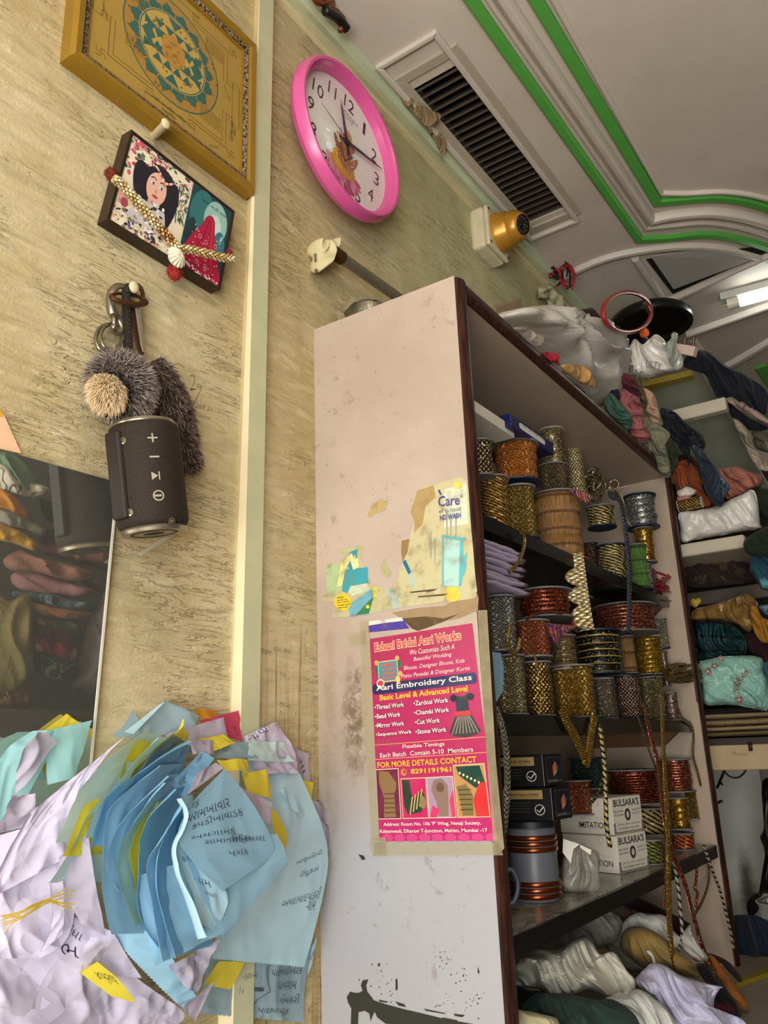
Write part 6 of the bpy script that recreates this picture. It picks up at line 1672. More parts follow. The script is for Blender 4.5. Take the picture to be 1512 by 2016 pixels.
# purple folder
fo = [RX(*ZA(*p), .13) for p in ((355, 212), (555, 178), (625, 262), (615, 420), (480, 420), (420, 300))]
mb = MB().prism(fo, (.25, .5, -.05), .035); tag(mb.build('plum_folder', plain('plum_vinyl', '#4a1f30', .4), bevel=.004), 'plum coloured folder lying behind the milky sack', 'folder')
soft('green_cloth', P_(ZA, [(455, 245), (560, 250), (640, 285), (698, 282), (690, 320), (668, 345), (700, 420), (722, 475), (690, 505), (650, 490), (640, 430), (600, 360), (540, 300)]), ('x', .22), .04, fabric('bottle_green_cloth', '#1d4a2a'), 'bottle green cloth behind the milky sack', 'cloth', wr=.02, wscale=20, back=.6)
hs = thing('red_hose', RX(*ZA(750, 300), .36), 'coiled glossy red hose standing up in the heap', 'hose')
hc = None
for k, (rx, ry, x) in enumerate(((134, 112, .36), (128, 106, .375))):
    MB().tube([RX(*ZA(752 + rx * math.cos(t * .2244), 205 + ry * math.sin(t * .2244)), x) for t in range(28)], .0055, 10, True).build('coil', plain('glossy_red_hose', '#a52a26', .18), hs, smooth=True)
MB().tube([RX(*ZA(*p), .372) for p in ((842, 150), (855, 172), (868, 205))], .0085, 10).build('joint', plain('brown_joint_tape', '#4a3322', .4), hs, smooth=True)
soft('orange_tag', P_(ZA, [(820, 305), (845, 285), (858, 300), (860, 345), (840, 340), (825, 330)]), ('x', .37), .008, plain('orange_plastic', '#d2602a', .4), 'small orange plastic tag below the red hose', 'tag')
# large dark disc-shaped tub
dcen = RZ(*ZA(880, 300), 2.22); dcen = RY(*ZA(880, 268), 2.98)
dsc = thing('black_tub', dcen, 'large shallow black round tub upturned behind the red hose', 'tub')
dn = V((-.02, -.02, -1)).normalized(); rr0 = (RY(*ZA(1095, 285), 2.98) - RY(*ZA(665, 285), 2.98)).length / 2
MB().lathe([(rr0 * .80, .006), (rr0 * .86, -.01), (rr0 * .98, -.012), (rr0, .0), (rr0 * .98, .018), (rr0 * .9, .03), (rr0 * .5, .04), (0, .04)], dcen, -dn, 64).lathe([(rr0 * .80, .006), (rr0 * .7, .022), (rr0 * .3, .028), (0, .028)], dcen, -dn, 64).build('shell', plain('black_plastic_tub', '#121112', .28, spec=.5), dsc, smooth=40)
M_BAG = Mat('white_carrier_plastic'); v_ = M_BAG.coord(); M_BAG.base(M_BAG.mix(M_BAG.noise(v_, 12, 4), '#c4beb2', '#dcd8cf')).set(.3, 0, .5).bump(M_BAG.noise(v_, 26, 4, .6), .5, .005); M_BAG = M_BAG.m
cb = thing('carrier_bag', RY(*ZA(850, 540), 2.5), 'crumpled white carrier bag with black lettering on the heap', 'bag')
soft('bag_body', P_(ZA, [(705, 500), (712, 455), (760, 390), (795, 348), (835, 378), (870, 350), (908, 325), (955, 358), (968, 410), (985, 480), (1005, 520), (960, 535), (860, 556), (765, 548), (715, 530)]), ('c', 2.5), .055, M_BAG, '', '', parent=cb, wr=.02, wscale=18, ang=.5)
bgN = (CAM_POS - RY(*ZA(850, 450), 2.5)).normalized(); b0_ = RY(*ZA(850, 450), 2.5) + bgN * .10
def onbag(a, c, h=0):
    d = ray(*ZA(a, c)); return CAM_POS + d * ((b0_ + bgN * h - CAM_POS).dot(bgN) / d.dot(bgN))
pt = Paint(onbag, eps=.0004)
pt.text('J', 735, 545, 48, -60, '#191719', 1, .01, rot=.1); pt.text('Y', 778, 560, 55, -50, '#191719', 1, .01, rot=.25); pt.text('ULTY', 850, 500, 85, -40, '#2a2628', 1, 0, rot=.22); pt.text('R', 838, 556, 40, -22, '#191719', 1, 0, rot=.1)
pt.mb.build('printed_letters', print_mat('bag_print'), cb)
soft('clear_bag', P_(ZA, [(940, 400), (985, 350), (990, 320), (1012, 310), (1028, 335), (1008, 380), (1045, 430), (1058, 490), (1030, 520), (985, 520), (960, 470)]), ('c', 2.6), .03, film_mat('shiny_clear_film', '#c4c6b8', .7, .15), 'knotted shiny clear bag right of the carrier bag', 'bag', wr=.014, wscale=30)
tg = thing('pale_block', RY(*ZA(1050, 420), 2.62), 'pale pink block with two steel pins behind the clear bag', 'block')
MB().prism([RY(*ZA(*p), 2.62) for p in ((985, 392), (1010, 370), (1120, 388), (1105, 442), (1060, 432), (985, 418))], (.2, .9, .1), .03).build('block', plain('pale_pink_wood', '#c9b0a2', .6), tg, bevel=.002)
for a in (1058, 1105): MB().tube([RY(*ZA(a, 400), 2.64), RY(*ZA(a + 8, 343), 2.64)], .006, 8).build('pin', M_STEEL, tg, smooth=50)
HEAP = [
 ('maroon_cloth', [(655, 545), (700, 532), (765, 540), (805, 580), (822, 640), (800, 660), (740, 620), (690, 590)], 2.35, .05, fabric('maroon_cloth', '#5f1c2c'), 'maroon cloth folded over the cabinet edge below the carrier bag', .02),
 ('navy_cloth', [(652, 600), (690, 590), (715, 650), (705, 680), (655, 650)], 2.3, .03, fabric('deep_navy_cloth', '#141b30'), 'small navy cloth fold beside the sack', .01),
 ('pink_cloth', [(700, 595), (760, 625), (810, 665), (838, 740), (842, 810), (880, 860), (860, 900), (800, 900), (748, 835), (760, 760), (710, 680)], 2.38, .05, fabric('dusty_rose_cloth', '#a0605e'), 'dusty rose cloth bunched over the cabinet edge', .022),
 ('teal_cloth', [(628, 700), (665, 640), (720, 700), (780, 775), (770, 840), (730, 830), (650, 755)], 2.25, .04, fabric('teal_green_cloth', '#3c5f50'), 'teal green cloth under the dusty rose one', .02),
 ('brown_cloth', [(790, 560), (825, 580), (862, 690), (840, 725), (815, 650)], 2.45, .03, fabric('taupe_cloth', '#5d4c38'), 'narrow taupe cloth strip beside the dusty rose one', .012),
 ('beige_cloth', [(835, 618), (890, 640), (920, 710), (938, 790), (925, 830), (880, 790), (845, 720)], 2.5, .035, fabric('peach_beige_cloth', '#b39276'), 'peach beige cloth hanging right of the taupe strip', .014),
 ('sage_cloth', [(825, 905), (880, 800), (935, 815), (985, 865), (960, 900), (970, 960), (985, 1040), (985, 1085), (950, 1095), (915, 1050), (895, 970)], 2.5, .03, fabric('sage_grey_cloth', '#7b7a62'), 'sage grey cloth dangling past the far top corner of the cabinet', .016),
 ('green_cloth', [(955, 960), (1010, 930), (1030, 1010), (1000, 1075), (975, 1040)], 2.7, .03, fabric('olive_green_cloth', '#33401f'), 'olive green cloth scrap beyond the sage one', .012),
]
for nm, pts, y, th, m_, lab, wr in HEAP:
    soft(nm, P_(ZA, pts), ('c', y), th, m_, lab, 'cloth', wr=wr * 1.5, wscale=30, aniso=5, ang=.9, seed=len(lab))
# yellow-edged tray and the greenish panel
q = [RY(*ZA(*p), 2.94) for p in ((830, 575), (1095, 512), (1098, 545), (838, 606))]
mb = MB(); mb.slab(q, (.05, 1, 0), .05); tag(mb.build('yellow_box', plain('faded_yellow_card', '#b09a3c', .6, var=.25, scale=50), bevel=.003), 'flat faded yellow box on top of the greenish panel', 'box')
def cplane(y, c, nrm):
    P0 = RY(*c, y); N = V(nrm).normalized()
    return lambda a, b_: (lambda d: CAM_POS + d * ((P0 - CAM_POS).dot(N) / d.dot(N)))(ray(a, b_))
pl_ = cplane(3.02, ZA(1100, 700), (-.1, -.9, -.35))
mb = MB(); mb.slab([pl_(*ZA(*p)) for p in ((880, 1010), (1640, 1340), (1150, 522), (845, 604))], (.05, 1, .3), .02)
mp_ = Mat('greenish_grey_sheet'); mp_.base(mp_.mix(mp_.noise(mp_.coord(), 3, 3), '#6d7062', '#8b8d7d')).set(.22, .25, .5); tag(mb.build('steel_panel', mp_.m, bevel=.002), 'glossy greenish grey panel leaning at the back of the far rack', 'panel')

# the rack of rough planks past the cabinet
rk = thing('plank_rack', RY(*ZB(400, 1800), 2.9), 'rack of rough white planks piled with cloth beyond the cabinet', 'rack')
M_PLK = plain('dirty_white_plank', '#bdb29c', .6, var=.2, scale=14)
M_PLKC = plain('cream_plank', '#b09a74', .6, var=.2, scale=14)
pA, pB = RY(*ZA(1005, 760), 2.70), RY(*ZA(1285, 690), 2.70)
MB().box(.02, 2.70, pB.z - .024, pB.x, 2.74, pB.z + .022).build('plank', M_PLK, rk, bevel=.006)
pB = RY(*ZB(925, 1182), 2.72); MB().box(.02, 2.72, pB.z - .022, pB.x, 3.2, pB.z + .022).build('plank', M_PLK, rk, bevel=.008)
shA = pB.z + .022
p3 = RY(*ZB(900, 1645), 3.05); MB().box(.02, 3.05, p3.z - .025, .72, 3.1, p3.z + .025).build('plank', plain('grey_brown_plank', '#5c5448', .7), rk, bevel=.004)
p4 = RY(*ZC(700, 1470), 2.76); p4b = RY(*ZC(700, 1415), 2.76)
MB().box(.02, 2.76, p4b.z - .075, .70, 2.79, p4b.z).build('plank', M_PLKC, rk, bevel=.004)
MB().box(.02, 2.76, p4b.z, .70, 3.2, p4b.z + .02).build('shelf_board', plain('dark_shelf_board', '#2a1d18', .6), rk)
MB().box(.0, 3.22, p4b.z - .03, .75, 3.25, 1.60).build('back_board', plain('dark_back_board', '#1f1a17', .8), rk)
pl2 = Paint(lambda a, c, h=0: RY(*ZC(a, c), 2.7595 - h)); pl2.text('Mumtaz', 635, 1512, 130, -34, '#6a5236', 1, -.01); pl2.mb.build('pencil_writing', print_mat('pencil', .7), rk)
MB().tube([RY(*ZC(790, 1395), 2.755), RY(*ZC(798, 1470), 2.752)], .006, 8).build('paint_drip', plain('dried_red_drip', '#3a1512', .5), rk, smooth=True)
p_sh = p4b.z + .02

M_LACE = fabric('black_lace', '#11141c', '#3a4658', 'net', 1.2, .6)
RACK = [
 ('jacket', ZA, [(1060, 500), (1075, 440), (1150, 410), (1215, 432), (1290, 495), (1400, 550), (1480, 605), (1510, 660), (1500, 745), (1440, 745), (1340, 690), (1245, 668), (1205, 600), (1160, 530)], 2.78, .06, fabric('dark_navy_suiting', '#1b1d29'), 'dark navy jacket slung over the top of the far rack', 'jacket', .03),
 ('floral_cloth', ZA, [(1285, 675), (1330, 662), (1400, 700), (1500, 770), (1560, 830), (1500, 812), (1420, 765), (1340, 720)], 2.8, .035, fabric('rose_floral_cloth', '#a08d80', '#6f3a36', 'floral', 1.4), 'rolled pale floral cloth under the navy jacket', 'cloth', .01),
 ('spotted_cloth', ZA, [(1290, 690), (1400, 765), (1500, 815), (1500, 840), (1400, 838), (1330, 790)], 2.86, .04, fabric('navy_spotted_cloth', '#14141f', '#5d5468', 'floral', .8), 'dark navy spotted cloth below the pale floral roll', 'cloth', .012),
 ('knit_cloth', ZA, [(1320, 785), (1370, 800), (1428, 868), (1425, 885), (1400, 885), (1440, 960), (1500, 1010), (1512, 1060), (1450, 1040), (1390, 930)], 2.85, .045, fabric('cream_knit_cloth', '#a39781'), 'cream knitted cloth at the right edge of the greenish panel', 'cloth', .02),
 ('camouflage_cloth', ZA, [(1425, 850), (1480, 842), (1530, 880), (1560, 960), (1500, 960), (1440, 930)], 2.92, .05, fabric('grey_olive_cloth', '#55523e', '#77705a', 'blotch'), 'grey olive printed cloth beside the cream knit', 'cloth', .015),
 ('lace_cloth', ZB, [(180, 20), (290, 40), (380, 120), (480, 200), (550, 255), (580, 340), (540, 400), (490, 430), (445, 350), (440, 530), (400, 450), (330, 350), (250, 250), (200, 130)], 2.62, .03, M_LACE, 'black lace cloth hanging from the planks', 'cloth', .025),
 ('lace_cloth', ZB, [(460, 350), (540, 370), (620, 480), (700, 585), (760, 660), (795, 720), (745, 800), (740, 850), (705, 892), (640, 855), (590, 780), (550, 660), (520, 540)], 2.62, .025, fabric('blue_grey_lace', '#27323f', '#66788a', 'net', 1.2, .5), 'blue grey lace cloth tapering down in front of the pink cloth', 'cloth', .018),
 ('orange_cloth', ZB, [(285, 560), (330, 500), (400, 470), (470, 520), (530, 620), (560, 740), (625, 860), (560, 880), (500, 790), (400, 700), (320, 740)], 2.74, .04, fabric('burnt_orange_cloth', '#9a4a1c'), 'burnt orange cloth stuffed beside the cabinet corner', 'cloth', .025),
 ('wine_cloth', ZB, [(290, 470), (360, 425), (460, 440), (530, 560), (540, 640), (450, 560), (380, 500)], 2.78, .04, fabric('wine_red_cloth', '#421018'), 'wine red cloth behind the burnt orange one', 'cloth', .015),
 ('white_packet', ZB, [(325, 745), (400, 705), (495, 705), (500, 760), (440, 795), (345, 800)], 2.735, .02, M_CARD, 'white wrapped packet on top of the white plastic roll', 'packet', .003),
 ('pink_packet', ZB, [(330, 800), (420, 780), (460, 815), (400, 850), (340, 850)], 2.73, .016, plain('rose_card', '#a86a62', .6), 'small rose packet below the white wrapped one', 'packet', .002),
 ('pink_cloth', ZB, [(690, 570), (760, 545), (860, 535), (980, 580), (1085, 620), (1065, 700), (960, 740), (860, 790), (780, 820), (730, 740)], 2.84, .06, fabric('salmon_pink_cloth', '#a86a58'), 'salmon pink cloth on the white bag, far rack', 'cloth', .02),
 ('white_plastic_roll', ZB, [(345, 940), (500, 920), (700, 870), (850, 800), (990, 738), (1040, 850), (1062, 1040), (1082, 1070), (900, 1105), (700, 1140), (500, 1175), (370, 1200), (350, 1080)], 2.76, .05, M_BAG, 'long white plastic wrapped roll lying on the middle plank', 'package', .008),
 ('olive_bag', ZB, [(840, 805), (920, 740), (995, 680), (1080, 720), (1200, 760), (1200, 1000), (1080, 960), (1045, 880), (995, 750)], 2.88, .06, fabric('dark_olive_bag', '#23281c'), 'dark olive bag behind the white plastic roll', 'bag', .012),
 ('green_cloth', ZB, [(920, 1180), (1080, 1075), (1200, 1060), (1200, 1300), (1060, 1330), (940, 1290)], 2.64, .06, fabric('dark_green_cloth', '#1c2a1a'), 'dark green cloth at the right end of the middle plank', 'cloth', .02),
 ('teal_bag', ZB, [(965, 1440), (1000, 1300), (1080, 1310), (1200, 1340), (1200, 1600), (1080, 1615), (1040, 1560), (990, 1480)], 2.66, .05, fabric('teal_bag', '#1d4a58', '#5a8a94', 'blotch', .5), 'teal bag hanging below the middle plank', 'bag', .02),
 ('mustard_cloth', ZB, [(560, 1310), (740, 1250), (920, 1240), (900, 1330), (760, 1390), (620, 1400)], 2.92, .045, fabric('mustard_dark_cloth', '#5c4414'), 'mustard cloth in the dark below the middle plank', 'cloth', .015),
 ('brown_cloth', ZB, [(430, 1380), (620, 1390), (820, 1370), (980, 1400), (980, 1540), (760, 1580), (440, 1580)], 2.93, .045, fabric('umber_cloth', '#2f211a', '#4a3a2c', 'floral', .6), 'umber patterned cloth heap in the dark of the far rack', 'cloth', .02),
 ('yellow_flower', ZC, [(268, 160), (285, 130), (310, 135), (330, 122), (358, 135), (360, 165), (335, 185), (330, 200), (300, 205), (285, 190)], 2.72, .012, fabric('yellow_felt', '#a8942c'), 'small yellow cloth flower beside the cabinet edge', 'flower', .006),
 ('brocade_cloth', ZC, [(282, 310), (300, 225), (420, 190), (620, 130), (715, 85), (800, 95), (860, 180), (830, 330), (790, 420), (720, 390), (680, 355), (560, 325), (400, 320)], 2.82, .07, fabric('ochre_brocade', '#7c5c2c', '#b09664', 'floral', .8), 'ochre floral brocade cloth folded on the far rack', 'cloth', .02),
 ('gold_cloth', ZC, [(780, 180), (850, 190), (900, 290), (990, 340), (990, 500), (900, 512), (840, 440), (800, 340)], 2.80, .05, fabric('golden_yellow_cloth', '#a8741c'), 'golden yellow cloth draping right of the brocade', 'cloth', .022),
 ('blue_print_cloth', ZC, [(870, 195), (990, 190), (990, 270), (930, 265)], 2.95, .03, fabric('blue_white_print', '#8fa3b5', '#33507a', 'blotch', 2.), 'blue and white printed cloth behind the golden one', 'cloth', .006),
 ('maroon_cloth', ZC, [(730, 445), (850, 430), (990, 500), (990, 810), (910, 690), (840, 640), (770, 560)], 2.9, .05, fabric('dark_maroon_cloth', '#33101a', '#5a2430', 'blotch'), 'dark maroon cloth behind the mint one', 'cloth', .018),
 ('sequin_cloth', ZC, [(298, 345), (400, 318), (530, 315), (640, 360), (730, 450), (757, 560), (735, 618), (620, 635), (500, 642), (390, 672), (332, 640), (310, 500)], 2.76, .07, ribbon_mat('teal_black_sequins', '#16484a', '#060c0e', 'fringe', metal=.5, rough=.35), 'dark teal sequinned cloth bundle on the mint cloth', 'cloth', .02),
 ('mint_cloth', ZC, [(340, 700), (380, 675), (560, 638), (770, 630), (855, 640), (905, 668), (912, 780), (948, 870), (950, 1090), (900, 1112), (740, 1080), (560, 1062), (395, 1062), (365, 900)], 2.74, .06, fabric('mint_satin', '#86b5a6', '#a4cabc', 'vine', 1.0, .5), 'folded mint cloth embroidered with flowers, far rack', 'cloth', .006),
 ('blue_cloth', ZC, [(905, 690), (990, 740), (990, 1000), (940, 900), (912, 790)], 2.85, .05, fabric('steel_blue_cloth', '#3c6474'), 'steel blue cloth behind the mint one at the picture edge', 'cloth', .014),
]
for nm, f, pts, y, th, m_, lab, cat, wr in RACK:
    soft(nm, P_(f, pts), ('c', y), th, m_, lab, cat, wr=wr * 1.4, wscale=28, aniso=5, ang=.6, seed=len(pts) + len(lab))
gr_ = [RY(*ZB(*p), 2.725) for p in ((340, 880), (548, 840))]
gs_ = thing('trim_roll', gr_[0], 'roll of gold sequin trim lying on the white plastic roll', 'roll')
MB().tube(gr_, .020, 18, vlen=.12).build('winding', m_gsq, gs_, smooth=50)
for q in gr_: MB().lathe([(.0205, -.001), (.0205, .001), (0, .001)], q, gr_[1] - gr_[0], 18).build('end_disc', M_CARD, gs_)
# embroidery on the mint cloth
mc0 = bpy.data.objects['mint_cloth']
pN = (CAM_POS - RY(*ZC(650, 860), 2.74)).normalized(); mP = RY(*ZC(650, 860), 2.74) + pN * .066
def onm(a, c, h=0):
    d = ray(*ZC(a, c)); return CAM_POS + d * ((mP + pN * h - CAM_POS).dot(pN) / d.dot(pN))
pe = Paint(onm, eps=.0008); random.seed(31)
for i in range(150):
    t = random.random(); a = 665 + 120 * t ** .7 - 55 * math.sin(t * 3.1) + random.uniform(-28, 28); c = 960 - 200 * t + random.uniform(-20, 20)
    pe.ell(a, c, random.uniform(4, 9), random.uniform(3, 7), random.choice(('#6e6458', '#4a4238', '#8d8270', '#a89c86')), 1 + i % 2, 7)
for cx2, cy2, s in ((420, 770, 1), (480, 720, .9), (535, 655, .8), (695, 1020, 1.1)):
    for k in range(8):
        a = k * .785; pe.ell(cx2 + 24 * s * math.cos(a), cy2 + 24 * s * math.sin(a), 14 * s, 7 * s, random.choice(('#8a5a54', '#6f4440', '#a3746a')), 3, 8, a)
    pe.ell(cx2, cy2, 8 * s, 8 * s, '#d4c8b4', 4, 8)
for k in range(26): pe.ell(380 + k * 7 + random.uniform(-8, 8), 700 - k * 1.6 + random.uniform(-25, 25), 7, 3, random.choice(('#4f5a48', '#6e6a58')), 2, 6, random.uniform(0, 3))
pe.mb.build('embroidery', print_mat('thread_work', .7), mc0)
# flat folded stack under the mint cloth: one object each
zt = RY(*ZC(600, 1085), 2.80).z; lay = [(.022, 'black_fold', '#141214', 'folded black cloth, topmost of the flat stack under the mint cloth', None), (.026, 'beige_fold', '#9c8562', 'folded beige cloth second in the flat stack, far rack', None), (.03, 'fringed_fold', '#6e5838', 'folded gold fringed cloth in the middle of the flat stack', '#b09c6c'), (.022, 'tan_fold', '#a08660', 'folded tan cloth below the gold fringed one', None), (.024, 'bronze_fold', '#4a3a20', 'folded bronze cloth lowest in the flat stack', '#8f7a48')]
tot = sum(l[0] for l in lay); sc_ = (zt - p_sh - .004) / tot; z = zt
for i, (hh, nm, col, lab, c2) in enumerate(lay):
    hh *= sc_; z0 = z - hh
    def fn(u, v, z0=z0, hh=hh, i=i):
        a = 2 * math.pi * v; yy = .13 * math.copysign(abs(math.cos(a)) ** .5, math.cos(a)); zz_ = hh * .49 * math.copysign(abs(math.sin(a)) ** .8, math.sin(a))
        x = .12 + .55 * u; return V((x, 2.93 + yy * (1 + .05 * noise.noise(V((u * 7, i, a)))), z0 + hh / 2 + zz_ * (1 + .15 * noise.noise(V((u * 14, i * 3, a * 1.5))))))
    o = MB().grid(fn, 40, 24).build(nm, fabric(nm, col, c2, 'stripe' if c2 else None, 2.5), smooth=True); tag(o, lab, 'cloth', 'flat folded stack'); z = z0

dm = Mat('stained_white_laminate'); v_ = dm.coord(); sp3 = dm.n('ShaderNodeSeparateXYZ'); dm.l(v_, sp3.inputs[0]); ds = RY(*ZD(745, 830), 3.30) - V((.17, 3.30, 0))
dq = dm.math('SQRT', dm.math('ADD', dm.math('POWER', dm.math('DIVIDE', dm.math('SUBTRACT', sp3.outputs[0], ds.x), .035), 2), dm.math('POWER', dm.math('DIVIDE', dm.math('SUBTRACT', sp3.outputs[2], ds.z), .12), 2)))
dq = dm.math('ADD', dq, dm.math('MULTIPLY', dm.math('SUBTRACT', dm.noise(v_, 20, 5, .7), .5), 1.2)); dm.base(dm.mix(dm.ramp(dq, 1.3, .1), dm.mix(dm.noise(v_, 6, 4), '#aba99f', '#c0beb4'), '#4a443a')).set(.45, 0, .4)
# below the rack: cupboard door with hooks, black bag, blue bundle, yellow plank
wd = MB().box(-.02, 3.30, .0, .36, 3.34, p4b.z + .02); cbx = thing('cupboard_door', V((.17, 3.30, 0)), 'plain white cupboard door under the cream plank', 'door'); wd.build('panel', dm.m, cbx)
for (a, c), (a2, c2) in (((500, 1800), (600, 1570)), ((505, 1930), (545, 1912))): MB().tube([RY(*ZC(a, c), 3.292), RY(*ZC(a2, c2), 3.285)], .0045, 8).build('hook', plain('black_iron', '#17140f', .5), cbx, smooth=True)
MB().tube(crom([RY(*ZC(*p), 3.29) for p in ((565, 1655), (620, 1700), (690, 1705), (750, 1650), (770, 1560))], 6), .003, 6).build('cable_loop', plain('black_iron', '#17140f'), cbx, smooth=True)
MB().tube([RY(*ZC(522, 1745), 3.29), RY(*ZC(548, 1768), 3.28)], .004, 6).build('hook', plain('black_iron', '#17140f'), cbx, smooth=True)
soft('black_bag', P_(ZD, [(862, -20), (940, -40), (1000, 300), (1000, 880), (900, 900), (840, 910), (870, 760), (905, 690), (880, 520), (848, 420), (880, 330)]), ('c', 3.0), .06, plain('black_leatherette', '#0c0b0b', .4), 'black bag hanging at the right picture edge', 'bag', wr=.012)
soft('metal_scoop', P_(ZD, [(815, 975), (860, 935), (1000, 915), (1000, 1000), (880, 995)]), ('c', 3.0), .03, plain('shiny_tin', '#b5b0a4', .2, .8), 'shiny tin scoop under the black bag', 'scoop', wr=.002)
soft('dark_lump', P_(ZD, [(735, 1000), (760, 950), (820, 905), (870, 920), (820, 970), (840, 1040), (760, 1100)]), ('c', 3.2), .04, plain('dark_rag', '#1a1714', .9), 'dark rag at the foot of the cupboard door', 'rag', wr=.012)
soft('blue_bundle', P_(ZD, [(600, 1180), (620, 1095), (720, 1085), (850, 1105), (960, 1200), (1000, 1330), (980, 1440), (800, 1445), (650, 1430), (610, 1330)]), ('c', 2.80), .09, fabric('dark_blue_cloth', '#10202f'), 'dark blue cloth bundle on the floor beyond the cabinet', 'cloth', wr=.04, wscale=12)
q = [RZ(*ZD(*p), .012) for p in ((640, 1672), (985, 1560), (985, 1490), (640, 1640))]
mb = MB(); mb.slab(q, (0, 0, -1), .012); tag(mb.build('yellow_plank', plain('dull_yellow_paint', '#8d7a24', .5), bevel=.002), 'flat dull yellow strip lying on the floor', 'strip')
# tube lamp on the ceiling
tl = thing('tube_lamp', cpt(1470, 590) + (CEIL - .03,), 'lit white fluorescent tube lamp on the far ceiling', 'lamp')
ta, tb_ = RZ(1432, 600, CEIL - .05), RZ(1600, 555, CEIL - .05)
em = Mat('lit_tube'); em.b.inputs['Emission Color'].default_value = (.93, 1, .97, 1); em.b.inputs['Emission Strength'].default_value = 16.; em.base('#ffffff')
dd = (tb_ - ta).normalized()
MB().tube([ta + dd * .03, tb_], .021, 14).build('tube', em.m, tl, smooth=50)
MB().tube([ta, ta + dd * .045], .023, 14).build('end_cap', plain('lamp_cap_plastic', '#d9d4c0', .4), tl, smooth=50)
MB().box(-.02, -.025, 0, (tb_ - ta).length, .025, .03, M=Matrix.Translation(ta + V((0, 0, .018))) @ dd.to_track_quat('X', 'Z').to_matrix().to_4x4()).build('batten', plain('lamp_batten_white', '#c9c8c0', .4), tl)
MB().tube([ta - dd * .015, ta + dd * .01], .004, 6).build('pin', M_STEEL, tl)
# ================================================================== BILLS ON THE SPIKE
ZP = lambda a, b: (a / 2.291, 1380 + b / 2.291)
ID = lambda a, b: (a, b)


def paper_mat(name, col, tr=.25, crump=.12):
    if name in _mc: return _mc[name]
    m = Mat(name); v = m.coord(); n = m.noise(v, 16, 4); c = C3(col)
    base = m.mix(n, tuple(x * .9 for x in c), tuple(min(1, x * 1.05) for x in c))
    m.base(base).set(.75, 0, .2); dv = m.n('ShaderNodeVectorMath'); dv.operation = 'ADD'; nz = m.n('ShaderNodeTexNoise'); m.l(v, nz.inputs['Vector']); nz.inputs['Scale'].default_value = 9; sc2 = m.n('ShaderNodeVectorMath'); sc2.operation = 'SCALE'; sc2.inputs['Scale'].default_value = .05; m.l(nz.outputs['Color'], sc2.inputs[0]); m.l(v, dv.inputs[0]); m.l(sc2.outputs[0], dv.inputs[1])
    hs = []
    for sc_ in (15, 40):
        q = m.n('ShaderNodeVectorMath'); q.operation = 'SCALE'; q.inputs['Scale'].default_value = sc_; m.l(dv.outputs[0], q.inputs[0])
        vo = m.n('ShaderNodeTexVoronoi'); vo.inputs['Scale'].default_value = 1; m.l(q.outputs[0], vo.inputs['Vector'])
        d1 = m.n('ShaderNodeVectorMath'); d1.operation = 'SUBTRACT'; m.l(q.outputs[0], d1.inputs[0]); m.l(vo.outputs['Position'], d1.inputs[1])
        d2 = m.n('ShaderNodeVectorMath'); d2.operation = 'SUBTRACT'; m.l(vo.outputs['Color'], d2.inputs[0]); d2.inputs[1].default_value = (.5, .5, .5)
        dt = m.n('ShaderNodeVectorMath'); dt.operation = 'DOT_PRODUCT'; m.l(d1.outputs[0], dt.inputs[0]); m.l(d2.outputs[0], dt.inputs[1]); hs.append(dt.outputs['Value'])
    m.bump(m.math('ADD', hs[0], m.math('MULTIPLY', hs[1], .35)), crump, .014 if crump < .3 else .034)
    t = m.n('ShaderNodeBsdfTranslucent'); m.l(base, t.inputs[0]); x = m.n('ShaderNodeMixShader'); x.inputs[0].default_value = tr
    m.l(m.b.outputs[0], x.inputs[1]); m.l(t.outputs[0], x.inputs[2]); m.l(x.outputs[0], m.out.inputs[0])
    _mc[name] = m.m; return m.m


PB = paper_mat('sky_blue_bill_paper', '#a4d2ea'); PB2 = paper_mat('mid_blue_bill_paper', '#84badd'); PP = paper_mat('pale_blue_bill_paper', '#c0e3ee')
PG = paper_mat('pale_green_bill_paper', '#c9e0dc'); PC = paper_mat('pale_cyan_bill_paper', '#a5d8d8'); PY = paper_mat('yellow_bill_paper', '#ead748')
PLI = paper_mat('lilac_bill_paper', '#d3cbe0', .2, .7); PLG = paper_mat('grey_lilac_bill_paper', '#bbb2c2', .2, .5); PGR = paper_mat('slate_bill_paper', '#98b0b8'); PR = paper_mat('rose_bill_paper', '#d0506e'); POR = paper_mat('amber_bill_paper', '#c98a24')
PEN = plain('blue_black_pen', '#1a1c36', .6)


def lerpath(pts, t):
    n = len(pts) - 1; f = min(t * n, n - 1e-6); i = int(f); t = f - i
    a, b, c, d = pts[max(i - 1, 0)], pts[i], pts[i + 1], pts[min(i + 2, n)]
    return .5 * ((2 * b) + (c - a) * t + (2 * a - 5 * b + 4 * c - d) * t * t + (3 * b - a - 3 * c + d) * t ** 3)


